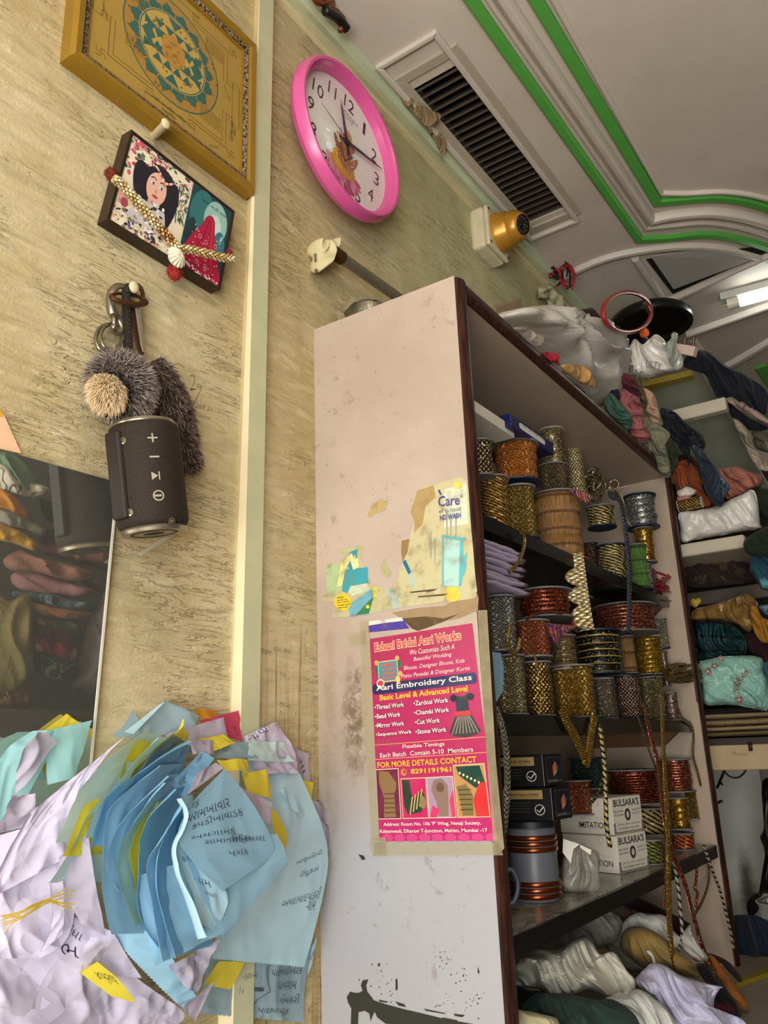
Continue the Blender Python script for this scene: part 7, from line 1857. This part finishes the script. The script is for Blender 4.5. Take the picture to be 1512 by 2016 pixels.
def bill(Lp, Rp, mat, label, cv=ZP, cr=.0025, bul=0., zig='', curl=0., nu=22, nv=26, name='bill', seed=None, texts=(), group='bills on the spike', cs=16.):
    """one slip of paper between its left and right edges (pixel, pixel, distance out from the wall)"""
    Lw = [RX(*cv(a, b), x) for a, b, x in Lp]; Rw = [RX(*cv(a, b), x) for a, b, x in Rp]
    sd = (sum(p[0] for p in Lp) * .37 % 50) if seed is None else seed
    cen = (Lw[0] + Lw[-1] + Rw[0] + Rw[-1]) / 4
    N = (Rw[0] - Lw[0] + Rw[-1] - Lw[-1]).cross(Lw[0] - Lw[-1] + Rw[0] - Rw[-1]); N.normalize()
    if N.dot(CAM_POS - cen) < 0: N = -N
    if 'b' in zig or 't' in zig: nu = 64
    if 'r' in zig or 'l' in zig: nv = 64

    def fn(u, v, h=0):
        a, b = lerpath(Lw, v), lerpath(Rw, v); p = a.lerp(b, u)
        q = V((u * (a - b).length * cs, v * (Lw[0] - Lw[-1]).length * cs, sd)); q = q + V((noise.noise(q * .7), noise.noise(q * .7 + V((9, 2, 4))), 0)) * .5
        w_ = cr * ((1 - abs(noise.noise(q)) * 2.8) + .55 * (1 - abs(noise.noise(q * 2.2 + V((3, 1, 2)))) * 2.8))
        p = p + N * (w_ + bul * math.sin(math.pi * u) * (.4 + .6 * v) + h)
        if curl and u < .16: p = p + (N * .35 + (a - b).normalized() * -.75) * curl * ((.16 - u) / .16) ** 1.4
        return p

    def fz(u, v):
        p = fn(u, v); iu, iv = round(u * nu), round(v * nv); z = .0016
        if 'b' in zig and iv == nv and iu % 2: p = p + (fn(u, 1) - fn(u, .95)).normalized() * -z
        if 't' in zig and iv == 0 and iu % 2: p = p + (fn(u, .05) - fn(u, 0)).normalized() * z
        if 'r' in zig and iu == nu and iv % 2: p = p + (fn(1, v) - fn(.95, v)).normalized() * -z
        if 'l' in zig and iu == 0 and iv % 2: p = p + (fn(.05, v) - fn(0, v)).normalized() * z
        return p
    o = MB().grid(fz, nu, nv); c = sum(o.v, V((0, 0, 0))) / len(o.v)
    o = o.build(name, mat, smooth=True, loc=c); tag(o, label, 'paper', group)
    if texts:
        p = Paint(lambda u, v, h=0: fn(min(1, max(0, u)), min(1, max(0, v)), .0012))
        for t in texts:
            if isinstance(t[0], str): s, u, v, w_, h_, r = t; p.text(s, u, v, w_, -h_, '#20223c', 1, -.012, .2, r, res=1)
            else: p.line(t[0], t[1], '#23254a', 1)
        p.mb.build('handwriting', PEN, o)
    return o


X = .02
# ---- the loose back layer against the wall
bill([(-40, 320, .03), (40, 200, .03), (150, 135, .03)], [(-40, 620, .03), (90, 500, .035), (270, 130, .03)], PC, 'pale cyan bill at the far left, over the mirror', cr=.004)
bill([(190, 140, .028), (210, 380, .04)], [(412, 88, .022), (330, 350, .035)], PC, 'pale cyan bill covering the lower mirror corner', cr=.003, bul=.006)
bill([(190, 140, .020), (230, 330, .02)], [(300, 55, .018), (368, 100, .018)], PY, 'yellow bill tip sticking up before the mirror', zig='r', cr=.001)
bill([(75, 260, .05), (150, 150, .06), (200, 140, .06)], [(60, 420, .05), (180, 290, .055), (270, 190, .055)], PLG, 'grey lilac crumpled bill over the pale cyan one', cr=.006)
bill([(500, 160, .02), (560, 110, .02), (595, 45, .02)], [(620, 170, .02), (640, 120, .02), (600, 40, .02)], PGR, 'slate bill corner printed with a number, top of the bundle', cr=.002, texts=[('/ No', .45, .3, .3, .18, .9)])
bill([(600, 130, .03), (735, 0, .025)], [(830, 190, .04), (890, 70, .03)], PGR, 'big slate blue bill at the very top of the bundle', cr=.005)
bill([(560, 140, .04), (720, 15, .035)], [(600, 150, .04), (742, 5, .035)], PP, 'narrow pale blue bill edge at the top', cr=.001)
bill([(868, 35, .02), (890, 80, .02)], [(985, 45, .02), (950, 88, .022)], POR, 'amber bill scrap behind the rose one', cr=.004)
bill([(900, 88, .028), (1010, 160, .03)], [(1075, 44, .022), (1082, 182, .028)], PR, 'rose coloured bill at the top of the bundle', cr=.004, texts=[('૧૦૮ રૂ', .62, .55, .3, .18, 1.2)])
bill([(690, 165, .06), (700, 230, .06)], [(1000, 75, .045), (1030, 170, .05)], PLG, 'grey lilac bill below the big slate one', cr=.004)
bill([(1080, 100, .02), (1085, 200, .02)], [(1240, 130, .02), (1290, 240, .02)], PGR, 'slate bill strip behind the crumpled lilac one', cr=.002)
bill([(1085, 170, .045), (1090, 250, .05), (1180, 330, .055)], [(1228, 97, .035), (1300, 200, .04), (1335, 330, .045)], PLI, 'crumpled lilac bill with pen strokes, upper right of the bundle', cr=.007, texts=[('ગોવા', .2, .22, .45, .25, -.15)])
bill([(1290, 200, .015), (1330, 420, .02)], [(1388, 238, .012), (1400, 470, .015)], PLG, 'grey lilac bill behind the crumpled lilac one', cr=.004, texts=[('સા', .5, .25, .3, .15, .9)])
bill([(1320, 345, .03), (1345, 440, .03)], [(1416, 370, .025), (1398, 474, .025)], PY, 'small yellow bill at the right edge of the bundle', zig='r', cr=.001)
bill([(1380, 440, .02), (1440, 690, .02)], [(1425, 460, .015), (1505, 570, .012), (1512, 672, .012)], PLG, 'crumpled grey lilac bill beside the cabinet side', cr=.006, texts=[('ગ્રા', .4, .4, .35, .12, 1.0)])
bill([(930, 1130, .02), (895, 1412, .02)], [(1408, 1090, .015), (1362, 1452, .015)], PGR, 'slate blue bill covered in writing, lowest right', cr=.004, zig='b', nv=22, texts=[('પાછળપડીપવેરક', .60, .43, .33, .10, -.03), ('પાવગામ', .68, .58, .22, .08, -.03), ('લેમહરી', .72, .73, .22, .10, -.05), ('પાછળપડૂક', .54, .90, .3, .10, -.03), ('સ્ટાખા', .32, .47, .13, .08, 0), ('પૂક', .33, .68, .1, .1, 0), ([(.55, .32), (.56, .45), (.60, .6), (.50, .70), (.47, .8), (.5, .98)], .006), ([(.38, .57), (.54, .56), (.39, .585), (.54, .575), (.40, .60), (.54, .59)], .012), ('પાવગામ', .72, .30, .2, .06, 0)])
bill([(1400, 1110, .012), (1385, 1250, .012)], [(1425, 1060, .010), (1410, 1200, .010)], PP, 'pale bill strip at the far right below the big blue one', cr=.002, texts=[('છઠ', .2, .5, .6, .2, 0)])
bill([(-60, 1050, .03), (-60, 1500, .04)], [(400, 1000, .06), (620, 1250, .07), (820, 1400, .06), (760, 1480, .05)], PLI, 'big crumpled lilac bill filling the bottom left corner', cr=.0065, nu=80, nv=80, cs=15)
bill([(-60, 620, .05), (-60, 1160, .06)], [(300, 520, .08), (330, 1000, .09), (180, 1160, .08)], PLI, 'crumpled lilac bill at the left picture edge', cr=.0065, nu=70, nv=70, cs=15)
bill([(90, 540, .07), (-30, 760, .07), (-60, 900, .07)], [(560, 160, .08), (420, 330, .085), (310, 700, .09)], PLI, 'long lilac bill with bright folded edge left of the fan', cr=.004, nu=40, nv=40, curl=.012, cs=24)
bill([(40, 430, .065), (-20, 600, .065)], [(150, 420, .07), (160, 560, .075)], PLG, 'small crushed lilac bill below the pale cyan one', cr=.009)
bill([(210, 830, .10), (220, 1000, .10), (165, 1140, .10)], [(280, 810, .105), (290, 950, .105), (280, 1050, .11)], PLI, 'curled bright lilac bill tip on the left', cr=.004, curl=.004)
bill([(262, 700, .10), (300, 880, .10), (370, 1010, .10)], [(400, 600, .115), (430, 830, .115), (480, 1060, .11)], PLG, 'dull lilac bill under the left of the fan', cr=.004, texts=[])
bill([(290, 970, .085), (230, 1100, .08), (330, 1220, .08)], [(500, 1030, .10), (560, 1130, .10), (640, 1250, .10)], PLI, 'lilac bill with dark pen scrawl below the fan', cr=.006, texts=[('ગોધા', .10, .28, .3, .16, .3), ('ભ', .08, .62, .2, .2, .2)])
bill([(355, 1222, .10), (500, 1322, .10)], [(440, 1178, .11), (540, 1260, .11), (612, 1352, .105)], PY, 'yellow bill with pen scrawl low on the left', cr=.003, texts=[('૪પ્રથ', .35, .45, .5, .3, .4)])
bill([(480, 1030, .10), (640, 1210, .10), (818, 1382, .09)], [(700, 1040, .12), (790, 1180, .12), (885, 1330, .10)], PB, 'pale blue bill running diagonally below the fan', zig='l', cr=.003)
bill([(755, 1195, .12), (830, 1290, .115)], [(990, 1075, .125), (950, 1190, .12), (882, 1312, .115)], PLI, 'lilac bill with one long pen line, bottom centre', cr=.004, texts=[([(.52, .25), (.45, .5), (.45, .8), (.42, .98)], .012)])
bill([(800, 1385, .09), (865, 1450, .08)], [(905, 1300, .10), (960, 1260, .09)], PLI, 'curled lilac bill end below the yellow slip', cr=.004, curl=.004)
bill([(985, 1172, .055), (918, 1278, .055)], [(1104, 1178, .05), (1036, 1302, .05)], PY, 'yellow slip hanging at the bottom centre', cr=.001)
bill([(1060, 250, .05), (1150, 600, .06), (1000, 980, .06), (950, 1165, .055)], [(1300, 245, .04), (1420, 490, .045), (1480, 735, .045), (1366, 1202, .035)], PP, 'largest pale blue bill with two notes, right of the bundle', zig='b', cr=.0025, cs=9, nv=34, texts=[('બાજુનિહારી', .62, .59, .30, .035, .06), ('ઉદૂકડા', .68, .665, .2, .035, .06), ('અમદાવાદપડારી', .55, .755, .4, .036, .05), ('ગામ', .82, .80, .1, .028, .05)])
bill([(1255, 400, .055), (1300, 470, .055)], [(1310, 385, .045), (1440, 560, .04), (1455, 650, .035)], PP, 'pale blue bill folded over the largest one', cr=.003, texts=[('રૂપ આ', .55, .72, .35, .1, .4)])
bill([(950, 190, .06), (960, 260, .07)], [(1120, 185, .05), (1300, 260, .05)], PGR, 'slate bill across the top right of the bundle', cr=.004, texts=[('૨૧૮', .06, .5, .18, .3, .4)])
bill([(1100, 180, .055), (1110, 270, .06)], [(1270, 190, .045), (1310, 280, .05)], PG, 'pale green folded bill at the upper right', cr=.006)
bill([(880, 180, .07), (960, 230, .075)], [(1000, 155, .06), (1060, 190, .065)], PY, 'small yellow corner at the top of the fan', cr=.003)
bill([(840, 185, .08), (860, 245, .085)], [(950, 185, .07), (960, 250, .08)], PLG, 'crumpled grey lilac corner above the numbered bills', cr=.005)
bill([(975, 270, .10), (1010, 318, .11)], [(1118, 268, .09), (1120, 330, .10)], PY, 'upper yellow bill behind the written front bill', cr=.003, bul=.008)
bill([(1085, 330, .095), (1110, 410, .10)], [(1195, 310, .085), (1215, 400, .09), (1205, 442, .09)], PY, 'lower yellow bill with a creased corner', cr=.003)
bill([(1045, 365, .115), (1130, 520, .12)], [(1225, 462, .10), (1218, 562, .105)], PLI, 'lilac slip between the yellow and blue bills', cr=.002, zig='r')
bill([(1215, 480, .10), (1235, 600, .10), (1262, 690, .10)], [(1245, 505, .095), (1292, 600, .09), (1278, 692, .095)], PY, 'yellow crescent slip right of the front bill', cr=.001)
bill([(760, 380, .12), (830, 440, .13)], [(905, 232, .09), (965, 262, .10)], PB2, 'numbered blue bill pointing up above the front one', cr=.003, texts=[('1581', .70, .30, .16, .28, .7), ('વાસદ', .06, .45, .2, .3, .5)])
bill([(880, 330, .12), (840, 430, .13)], [(975, 275, .10), (1010, 300, .115)], PLG, 'thin lilac edge beside the numbered bill', cr=.002)

# ---- the fan of slips, from the outermost left one to the front
S_ = [(372, 1490), (392, 1640), (425, 1830)]
FAN = [
 ([(277, 1437), (190, 1503), (140, 1575), (100, 1658)], PG, 'pale green slip, outermost of the fan on the left', .085, .0),
 ([(262, 1456), (240, 1500), (228, 1545)], PY, 'yellow slip with a notched end behind the pale green fold', .092, .0),
 ([(232, 1500), (196, 1560), (150, 1612), (124, 1668), (76, 1738)], PG, 'second pale green slip of the fan with a torn tail', .098, .003),
 ([(183, 1573), (161, 1587), (140, 1631), (112, 1686)], PY, 'narrow yellow slip low on the left of the fan', .104, .0),
 ([(355, 1411), (343, 1435), (300, 1468), (252, 1510), (236, 1545)], PY, 'long yellow slip arching over the top of the fan', .11, .002),
 ([(338, 1440), (296, 1476), (270, 1512), (236, 1560)], PGR, 'slate slip just inside the long yellow one', .115, .0),
 ([(300, 1450), (262, 1490), (215, 1540), (170, 1600), (150, 1650)], PP, 'pale blue slip behind the long blue slip with a number', .118, .003),
 ([(371, 1456), (320, 1482), (250, 1530), (192, 1570), (172, 1622), (158, 1668)], PB2, 'long blue slip printed with a number, left part of the fan', .122, .003),
 ([(303, 1507), (240, 1552), (203, 1587), (186, 1635), (180, 1700), (181, 1755), (200, 1840)], PB, 'tall blue slip next to the numbered one in the fan', .132, .004),
 ([(321, 1528), (251, 1590), (208, 1642), (190, 1700), (206, 1742), (222, 1758)], PB, 'blue slip with a torn end in the middle of the fan', .142, .003),
 ([(312, 1542), (268, 1592), (228, 1650), (214, 1710), (232, 1790), (246, 1822)], PB, 'blue slip between the torn one and the tall yellow one', .146, .003),
 ([(300, 1580), (262, 1625), (240, 1680), (252, 1740), (262, 1815)], PY, 'tall yellow slip in the heart of the fan', .150, .002),
 ([(335, 1555), (279, 1607), (262, 1650), (254, 1700), (260, 1800), (300, 1872)], PB2, 'deep blue slip right of the tall yellow one', .160, .004),
 ([(330, 1615), (300, 1655), (270, 1705), (282, 1790), (302, 1900)], PB, 'broad blue slip with a jagged foot, near the front of the fan', .172, .004),
 ([(348, 1588), (314, 1640), (292, 1700), (300, 1780), (330, 1890)], PB2, 'narrow blue slip just behind the curling front slip', .179, .003),
 ([(342, 1575), (362, 1610), (335, 1667), (336, 1712), (358, 1770), (388, 1850)], PP, 'pale blue slip curling at the front of the fan', .186, .006),
]
for i, (pts, m_, lab, x, curl) in enumerate(FAN):
    n = len(pts); Lp = [(a, b, x + .018) for a, b in pts]; Rp = []
    t0 = max(0, min(1, (pts[0][1] - 1490) / 340)); t1 = max(.25, min(1, (pts[-1][1] - 1490) / 340))
    for k, (a, b) in enumerate(pts):
        t = t0 + (t1 - t0) * k / (n - 1); s = lerpath([V((*q, 0)) for q in S_], t)
        f = .78 if i < 13 else .9; Rp.append((a + (s.x - a) * f, b + (s.y - b) * f * .55, x - .046))
    bill(Lp, Rp, m_, lab, cv=ID, cr=.0022, curl=.006 + curl * 1.8, zig='b' if 'torn end' in lab or 'jagged' in lab else '', nu=26, nv=34, cs=12, bul=-.006,
         texts=[('532', .55, .10, .18, .07, .5)] if 'printed with' in lab else ())
# ---- front faces
bill([(620, 790, .165), (640, 980, .165), (690, 1198, .165)], [(900, 700, .17), (960, 900, .17), (1012, 1050, .165)], PB, 'blue slip with a zigzag foot under the curling front slip', cr=.003, zig='b', cs=12)
bill([(775, 660, .178), (860, 850, .178), (890, 1000, .178)], [(860, 600, .18), (1020, 880, .18), (962, 1032, .175)], PP, 'pale slip with small writing left of the front bill', cr=.002, texts=[('કુરિયર-૧', .1, .20, .85, .07, .1), ('ગામ', .2, .40, .4, .06, .1), ('આણી', .25, .52, .4, .06, .1)])
bill([(800, 640, .178), (900, 860, .18), (1000, 1062, .176)], [(1250, 600, .15), (1284, 680, .15), (1268, 760, .155), (1010, 1062, .172)], PB, 'blue bill just beneath the written front bill', zig='r', cr=.0015, cs=9)
bill([(850, 470, .19), (800, 600, .195), (850, 700, .195), (1000, 862, .19)], [(1010, 306, .15), (1120, 440, .155), (1228, 640, .155), (1205, 722, .16)], PB, 'front blue bill with six handwritten lines', zig='b', cr=.0014, cs=10, nv=30, texts=[('પરામખાવાર', .10, .26, .62, .075, .10), ('કપડીખાવાડક', .16, .36, .66, .075, .10), ('અમગામકું', .12, .50, .50, .075, .10), ('સામાનશિમખલા', .22, .57, .68, .065, .10), ('છક્કા', .52, .62, .22, .07, .1), ('પ્રિક', .40, .74, .24, .08, .1), ('૧૬', .08, .12, .18, .08, .2)])
spk = thing('bill_spike', RX(383, 1625, 0), 'steel spike on the wall that the bills are pinned on', 'spike')
MB().tube([RX(383, 1625, -.005), RX(383, 1625, .185)], .0022, 8).build('rod', plain('dark_spike_steel', '#3a3834', .4, .7), spk, smooth=50)
th = MB(); random.seed(44)
for i in range(7):
    th.tube(crom([RX(*ZP(10 + random.uniform(-10, 20), 990 + random.uniform(-20, 60)), .12), RX(*ZP(110, 955 + random.uniform(-15, 25)), .125), RX(*ZP(210, 905 + random.uniform(-10, 15)), .122), RX(*ZP(300 + random.uniform(-10, 40), 890 + random.uniform(-50, 60)), .12)], 6), .0007, 5)
tag(th.build('thread_strands', plain('yellow_thread', '#c4a83c', .6)), 'loose yellow threads trailing across the lilac bills', 'thread')
# the table the bundle of bills hangs down to is out of the picture

# ================================================================== CLOTH HEAP IN THE FOOT OF THE CABINET
ZE = lambda a, b: (960 + a / 3.024, 1650 + b / 3.024)
PILE = [
 ('cream_cloth', [(160, 1035), (230, 1030), (330, 1050), (410, 1075), (430, 1130), (420, 1200), (160, 1200)], 1.40, .05, fabric('cream_lining_cloth', '#b9b08a'), 'cream cloth in the bottom corner by the near post', .008),
 ('green_cloth', [(190, 1000), (280, 930), (420, 925), (540, 940), (640, 960), (740, 960), (830, 1010), (890, 1080), (900, 1200), (430, 1200), (410, 1090), (200, 1040)], 1.55, .08, fabric('deep_green_cloth', '#24382f'), 'deep green cloth heaped under the white one', .03),
 ('black_cloth', [(155, 890), (260, 905), (420, 920), (300, 960), (200, 1040), (150, 1040)], 1.62, .05, fabric('black_cotton', '#0d0e0e'), 'black cloth edge behind the deep green one', .01),
 ('white_cloth', [(140, 800), (210, 690), (330, 660), (430, 670), (500, 610), (570, 585), (620, 620), (670, 690), (750, 680), (830, 790), (870, 850), (865, 935), (780, 955), (690, 930), (600, 900), (520, 930), (450, 950), (380, 955), (300, 900), (160, 880)], 1.72, .10, fabric('ivory_satin', '#c4bfae', rough=.5, bump=.2), 'large ivory satin cloth crumpled in the foot of the cabinet', .045),
 ('white_cloth', [(700, 950), (820, 930), (900, 900), (1000, 960), (1090, 1050), (1130, 1200), (900, 1200), (860, 1080), (760, 980)], 1.70, .06, fabric('off_white_cloth', '#c9c9c0'), 'smooth off-white cloth spilling out below the ivory satin', .012),
 ('lilac_cloth', [(870, 850), (920, 790), (980, 745), (1060, 760), (1140, 815), (1260, 855), (1392, 885), (1380, 900), (1345, 960), (1340, 1030), (1290, 1040), (1350, 1060), (1512, 1075), (1520, 1200), (1120, 1200), (1050, 1040), (980, 950), (900, 890)], 1.82, .06, fabric('pale_lilac_cotton', '#b9b6cc'), 'pale lilac cloth with a pointed corner in front of the heap', .028),
 ('grey_cloth', [(1000, 950), (1080, 990), (1130, 1050), (1180, 1200), (1100, 1200), (1040, 1040)], 1.84, .03, fabric('grey_checked_cloth', '#6e6c70', '#46444c', 'stripe', 2), 'grey striped cloth showing under the lilac one', .01),
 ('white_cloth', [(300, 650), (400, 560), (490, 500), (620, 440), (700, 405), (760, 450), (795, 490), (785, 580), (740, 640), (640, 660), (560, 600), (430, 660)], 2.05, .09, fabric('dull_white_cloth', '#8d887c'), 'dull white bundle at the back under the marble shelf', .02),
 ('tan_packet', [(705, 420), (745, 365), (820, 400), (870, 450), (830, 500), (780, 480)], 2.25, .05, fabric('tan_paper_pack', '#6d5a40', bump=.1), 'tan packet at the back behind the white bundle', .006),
 ('white_gauze', [(800, 520), (880, 450), (960, 455), (1060, 465), (1110, 560), (1150, 600), (1130, 660), (1060, 600), (960, 530), (850, 520), (790, 580), (795, 660), (870, 740), (840, 745), (785, 670)], 2.08, .03, fabric('white_gauze', '#bdbab2'), 'white frayed cloth strip draped over the tan roll', .012),
 ('tan_cloth', [(795, 600), (820, 545), (880, 525), (960, 540), (1060, 600), (1130, 670), (1240, 750), (1230, 790), (1270, 830), (1180, 820), (1060, 770), (940, 770), (860, 720), (800, 660)], 2.02, .07, fabric('mustard_tan_cloth', '#8f7440', rough=.7, bump=.15), 'smooth mustard tan cloth roll in the heap', .006),
 ('white_gauze', [(1150, 600), (1200, 520), (1215, 560), (1260, 640), (1300, 690), (1310, 720), (1250, 740), (1190, 690), (1165, 660)], 2.12, .04, fabric('stained_white_gauze', '#bab6ac', '#6e4640', 'blotch', .6), 'stained white cloth knot near the far post', .016),
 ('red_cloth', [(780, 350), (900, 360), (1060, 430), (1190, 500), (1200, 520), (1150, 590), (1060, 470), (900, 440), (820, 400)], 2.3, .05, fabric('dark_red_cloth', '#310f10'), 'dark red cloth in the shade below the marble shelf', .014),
 ('orange_cloth', [(1285, 690), (1340, 700), (1400, 770), (1460, 850), (1520, 930), (1560, 1000), (1530, 1030), (1470, 980), (1400, 880), (1330, 780), (1280, 730)], 2.20, .04, fabric('tan_orange_cloth', '#8f5420'), 'burnt orange cloth sleeve pointing out of the heap', .010),
 ('brown_cloth', [(1270, 680), (1340, 690), (1440, 740), (1512, 830), (1500, 860), (1440, 800), (1350, 710)], 2.3, .03, fabric('dark_brown_cloth', '#2c1610'), 'dark brown cloth behind the burnt orange one', .010),
 ('dark_cloth', [(1240, 760), (1300, 750), (1360, 830), (1440, 920), (1512, 1060), (1400, 1060), (1340, 1030), (1380, 900), (1300, 860)], 2.05, .04, fabric('wine_black_cloth', '#171012', '#4a1620', 'blotch', .5), 'near-black cloth with wine red patches beside the lilac one', .014),
 ('grey_cloth', [(700, 640), (760, 640), (860, 730), (930, 780), (880, 800), (800, 760)], 1.92, .03, fabric('pencil_grey_cloth', '#4d4840'), 'grey cloth fold between ivory satin and tan roll', .010),
 ('white_label', [(945, 675), (965, 672), (990, 700), (1002, 745), (985, 745), (975, 705)], 1.90, .006, fabric('white_tape_label', '#cfccc4'), 'small white tape label standing up in the heap', .002),
]
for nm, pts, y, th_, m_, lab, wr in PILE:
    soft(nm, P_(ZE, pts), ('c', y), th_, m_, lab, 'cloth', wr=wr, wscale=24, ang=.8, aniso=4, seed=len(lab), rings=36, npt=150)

# ================================================================== OPPOSITE SHELVES, SEEN ONLY IN THE MIRROR
ZM = lambda a, b: (a / 2.965, 780 + b / 2.965)
MX = 1.5
def brightened_cloth(name, c1, c2=None, *a, **k):
    up = lambda c: tuple(min(.85, x * 1.45 + .006) for x in C3(c))  # missing light put into the colour: mirrored cloth brightened
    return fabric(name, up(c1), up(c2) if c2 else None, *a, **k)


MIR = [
 ('green_cloth', [(-80, 350), (60, 350), (150, 400), (215, 470), (180, 540), (60, 470), (-80, 400)], brightened_cloth('sea_green_cloth', '#5c7a64'), 'sea green cloth atop the stack reflected in the mirror'),
 ('floral_cloth', [(-80, 400), (30, 420), (120, 480), (230, 510), (290, 540), (200, 575), (60, 560), (-80, 540)], brightened_cloth('white_floral_cloth', '#b5b0a2', '#4a4e44', 'vine', .6), 'white floral cloth reflected in the mirror'),
 ('orange_cloth', [(-80, 550), (40, 560), (110, 610), (165, 690), (120, 705), (20, 660), (-80, 640)], brightened_cloth('marigold_cloth', '#b5761e'), 'marigold cloth reflected in the mirror'),
 ('grey_cloth', [(-80, 660), (80, 690), (200, 740), (268, 775), (240, 805), (120, 770), (-80, 740)], brightened_cloth('silver_grey_cloth', '#77766c'), 'silver grey folded cloth reflected in the mirror'),
 ('yellow_cloth', [(-80, 740), (60, 765), (160, 810), (228, 860), (200, 885), (80, 850), (-80, 820)], brightened_cloth('turmeric_cloth', '#b0851e'), 'turmeric yellow folded cloth reflected in the mirror'),
 ('green_bag', [(320, 560), (370, 510), (480, 480), (600, 480), (620, 560), (520, 600), (340, 590)], brightened_cloth('jade_bag', '#2f6a54'), 'jade green bag reflected at the top of the mirror'),
 ('lime_cloth', [(290, 600), (400, 590), (560, 600), (640, 640), (480, 660), (320, 640)], brightened_cloth('lime_cloth', '#77752a'), 'lime cloth reflected under the jade bag'),
 ('black_cloth', [(230, 620), (320, 640), (520, 650), (640, 680), (620, 770), (440, 760), (280, 720)], brightened_cloth('black_cotton_far', '#0d0e0e'), 'black cloth reflected below the lime one'),
 ('olive_cloth', [(300, 730), (420, 710), (560, 740), (680, 760), (560, 790), (320, 790)], brightened_cloth('olive_yellow_cloth', '#6e6e2c'), 'olive yellow cloth reflected in the mirror'),
 ('purple_cloth', [(240, 800), (400, 785), (600, 800), (680, 850), (480, 880), (260, 870)], brightened_cloth('aubergine_cloth', '#2a1c30'), 'aubergine cloth reflected in the mirror'),
 ('rust_cloth', [(220, 880), (400, 860), (640, 900), (680, 960), (480, 960), (260, 920)], brightened_cloth('rust_rose_cloth', '#6d4438', '#8d6a5a', 'floral', .5), 'rust rose trimmed cloth reflected in the mirror'),
 ('peach_cloth', [(20, 960), (120, 920), (240, 950), (440, 990), (560, 1030), (420, 1060), (200, 1020), (60, 1010)], brightened_cloth('brown_peach_cloth', '#7d5448'), 'brown peach cloth reflected in the mirror'),
 ('pink_cloth', [(70, 1050), (200, 1040), (400, 1090), (560, 1130), (460, 1160), (260, 1150), (90, 1110)], brightened_cloth('mauve_pink_cloth', '#7d565a'), 'mauve pink cloth reflected in the mirror'),
 ('grey_cloth', [(430, 1000), (560, 1000), (680, 1060), (680, 1140), (560, 1120), (440, 1060)], brightened_cloth('stone_grey_cloth', '#5c5550'), 'stone grey cloth reflected near the mirror edge'),
 ('blue_cloth', [(80, 1150), (240, 1150), (440, 1190), (580, 1210), (440, 1240), (240, 1210), (100, 1180)], brightened_cloth('denim_print_cloth', '#36424a', '#60707a', 'vine', .6), 'denim blue patterned cloth reflected in the mirror'),
 ('coral_cloth', [(100, 1190), (240, 1220), (420, 1240), (540, 1260), (420, 1290), (260, 1280), (120, 1230)], brightened_cloth('coral_pale_cloth', '#8d5c48', '#8a8460', 'blotch', .6), 'coral and beige cloth reflected in the mirror'),
 ('sage_cloth', [(190, 1290), (300, 1290), (460, 1330), (440, 1375), (300, 1360), (200, 1330)], brightened_cloth('sage_print_cloth', '#4a544a', '#7d8a7c', 'floral', .6), 'sage printed cloth reflected in the mirror'),
 ('wine_cloth', [(190, 1350), (300, 1360), (450, 1390), (440, 1440), (300, 1430), (190, 1400)], brightened_cloth('wine_plain_cloth', '#3c1420'), 'wine cloth reflected in the mirror'),
 ('magenta_cloth', [(185, 1410), (300, 1420), (440, 1460), (430, 1530), (300, 1510), (190, 1480)], brightened_cloth('magenta_floral', '#6d1838', '#a08088', 'floral', .5), 'magenta floral cloth reflected in the mirror'),
 ('teal_cloth', [(200, 1510), (300, 1520), (430, 1550), (420, 1640), (300, 1640), (210, 1600)], brightened_cloth('dark_teal_print', '#1c2c2c', '#7a8480', 'vine', .5), 'dark teal patterned cloth reflected in the mirror'),
 ('olive_sack', [(-80, 1260), (60, 1250), (150, 1220), (190, 1290), (190, 1480), (205, 1580), (150, 1640), (60, 1700), (-80, 1720)], brightened_cloth('khaki_cloth', '#6b6238'), 'khaki cloth bundle reflected at the left of the mirror'),
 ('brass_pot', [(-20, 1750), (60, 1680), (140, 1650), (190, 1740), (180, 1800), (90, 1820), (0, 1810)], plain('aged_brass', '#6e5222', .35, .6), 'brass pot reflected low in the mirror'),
 ('lilac_sheet', [(410, 1640), (440, 1480), (500, 1340), (580, 1230), (640, 1180), (680, 1300), (640, 1500), (560, 1670), (470, 1660)], brightened_cloth('pale_grey_paper', '#77727a', bump=.05), 'pale grey paper sheet reflected at the mirror edge'),
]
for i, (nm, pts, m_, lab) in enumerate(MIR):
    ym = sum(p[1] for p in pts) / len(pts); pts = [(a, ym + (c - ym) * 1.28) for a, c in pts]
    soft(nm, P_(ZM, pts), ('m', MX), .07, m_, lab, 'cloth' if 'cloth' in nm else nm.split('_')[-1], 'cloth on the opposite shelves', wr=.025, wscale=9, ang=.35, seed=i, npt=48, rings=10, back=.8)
op = thing('opposite_shelving', V((1.75, 1.4, 0)), 'grey shelving on the opposite side reflected in the mirror', 'shelving')
MB().box(1.72, .3, 0, 1.75, 2.6, 2.0).build('back_board', plain('slate_board', '#5c5a52', .7), op)
zlow = min(min(v.co.z for v in o.data.vertices) + o.location.z for o in bpy.data.objects if o.get('group') == 'cloth on the opposite shelves')
MB().box(1.36, .5, 0, 1.72, 2.6, zlow - .002).build('counter_base', plain('grey_shelf_board', '#5c5850', .7), op)
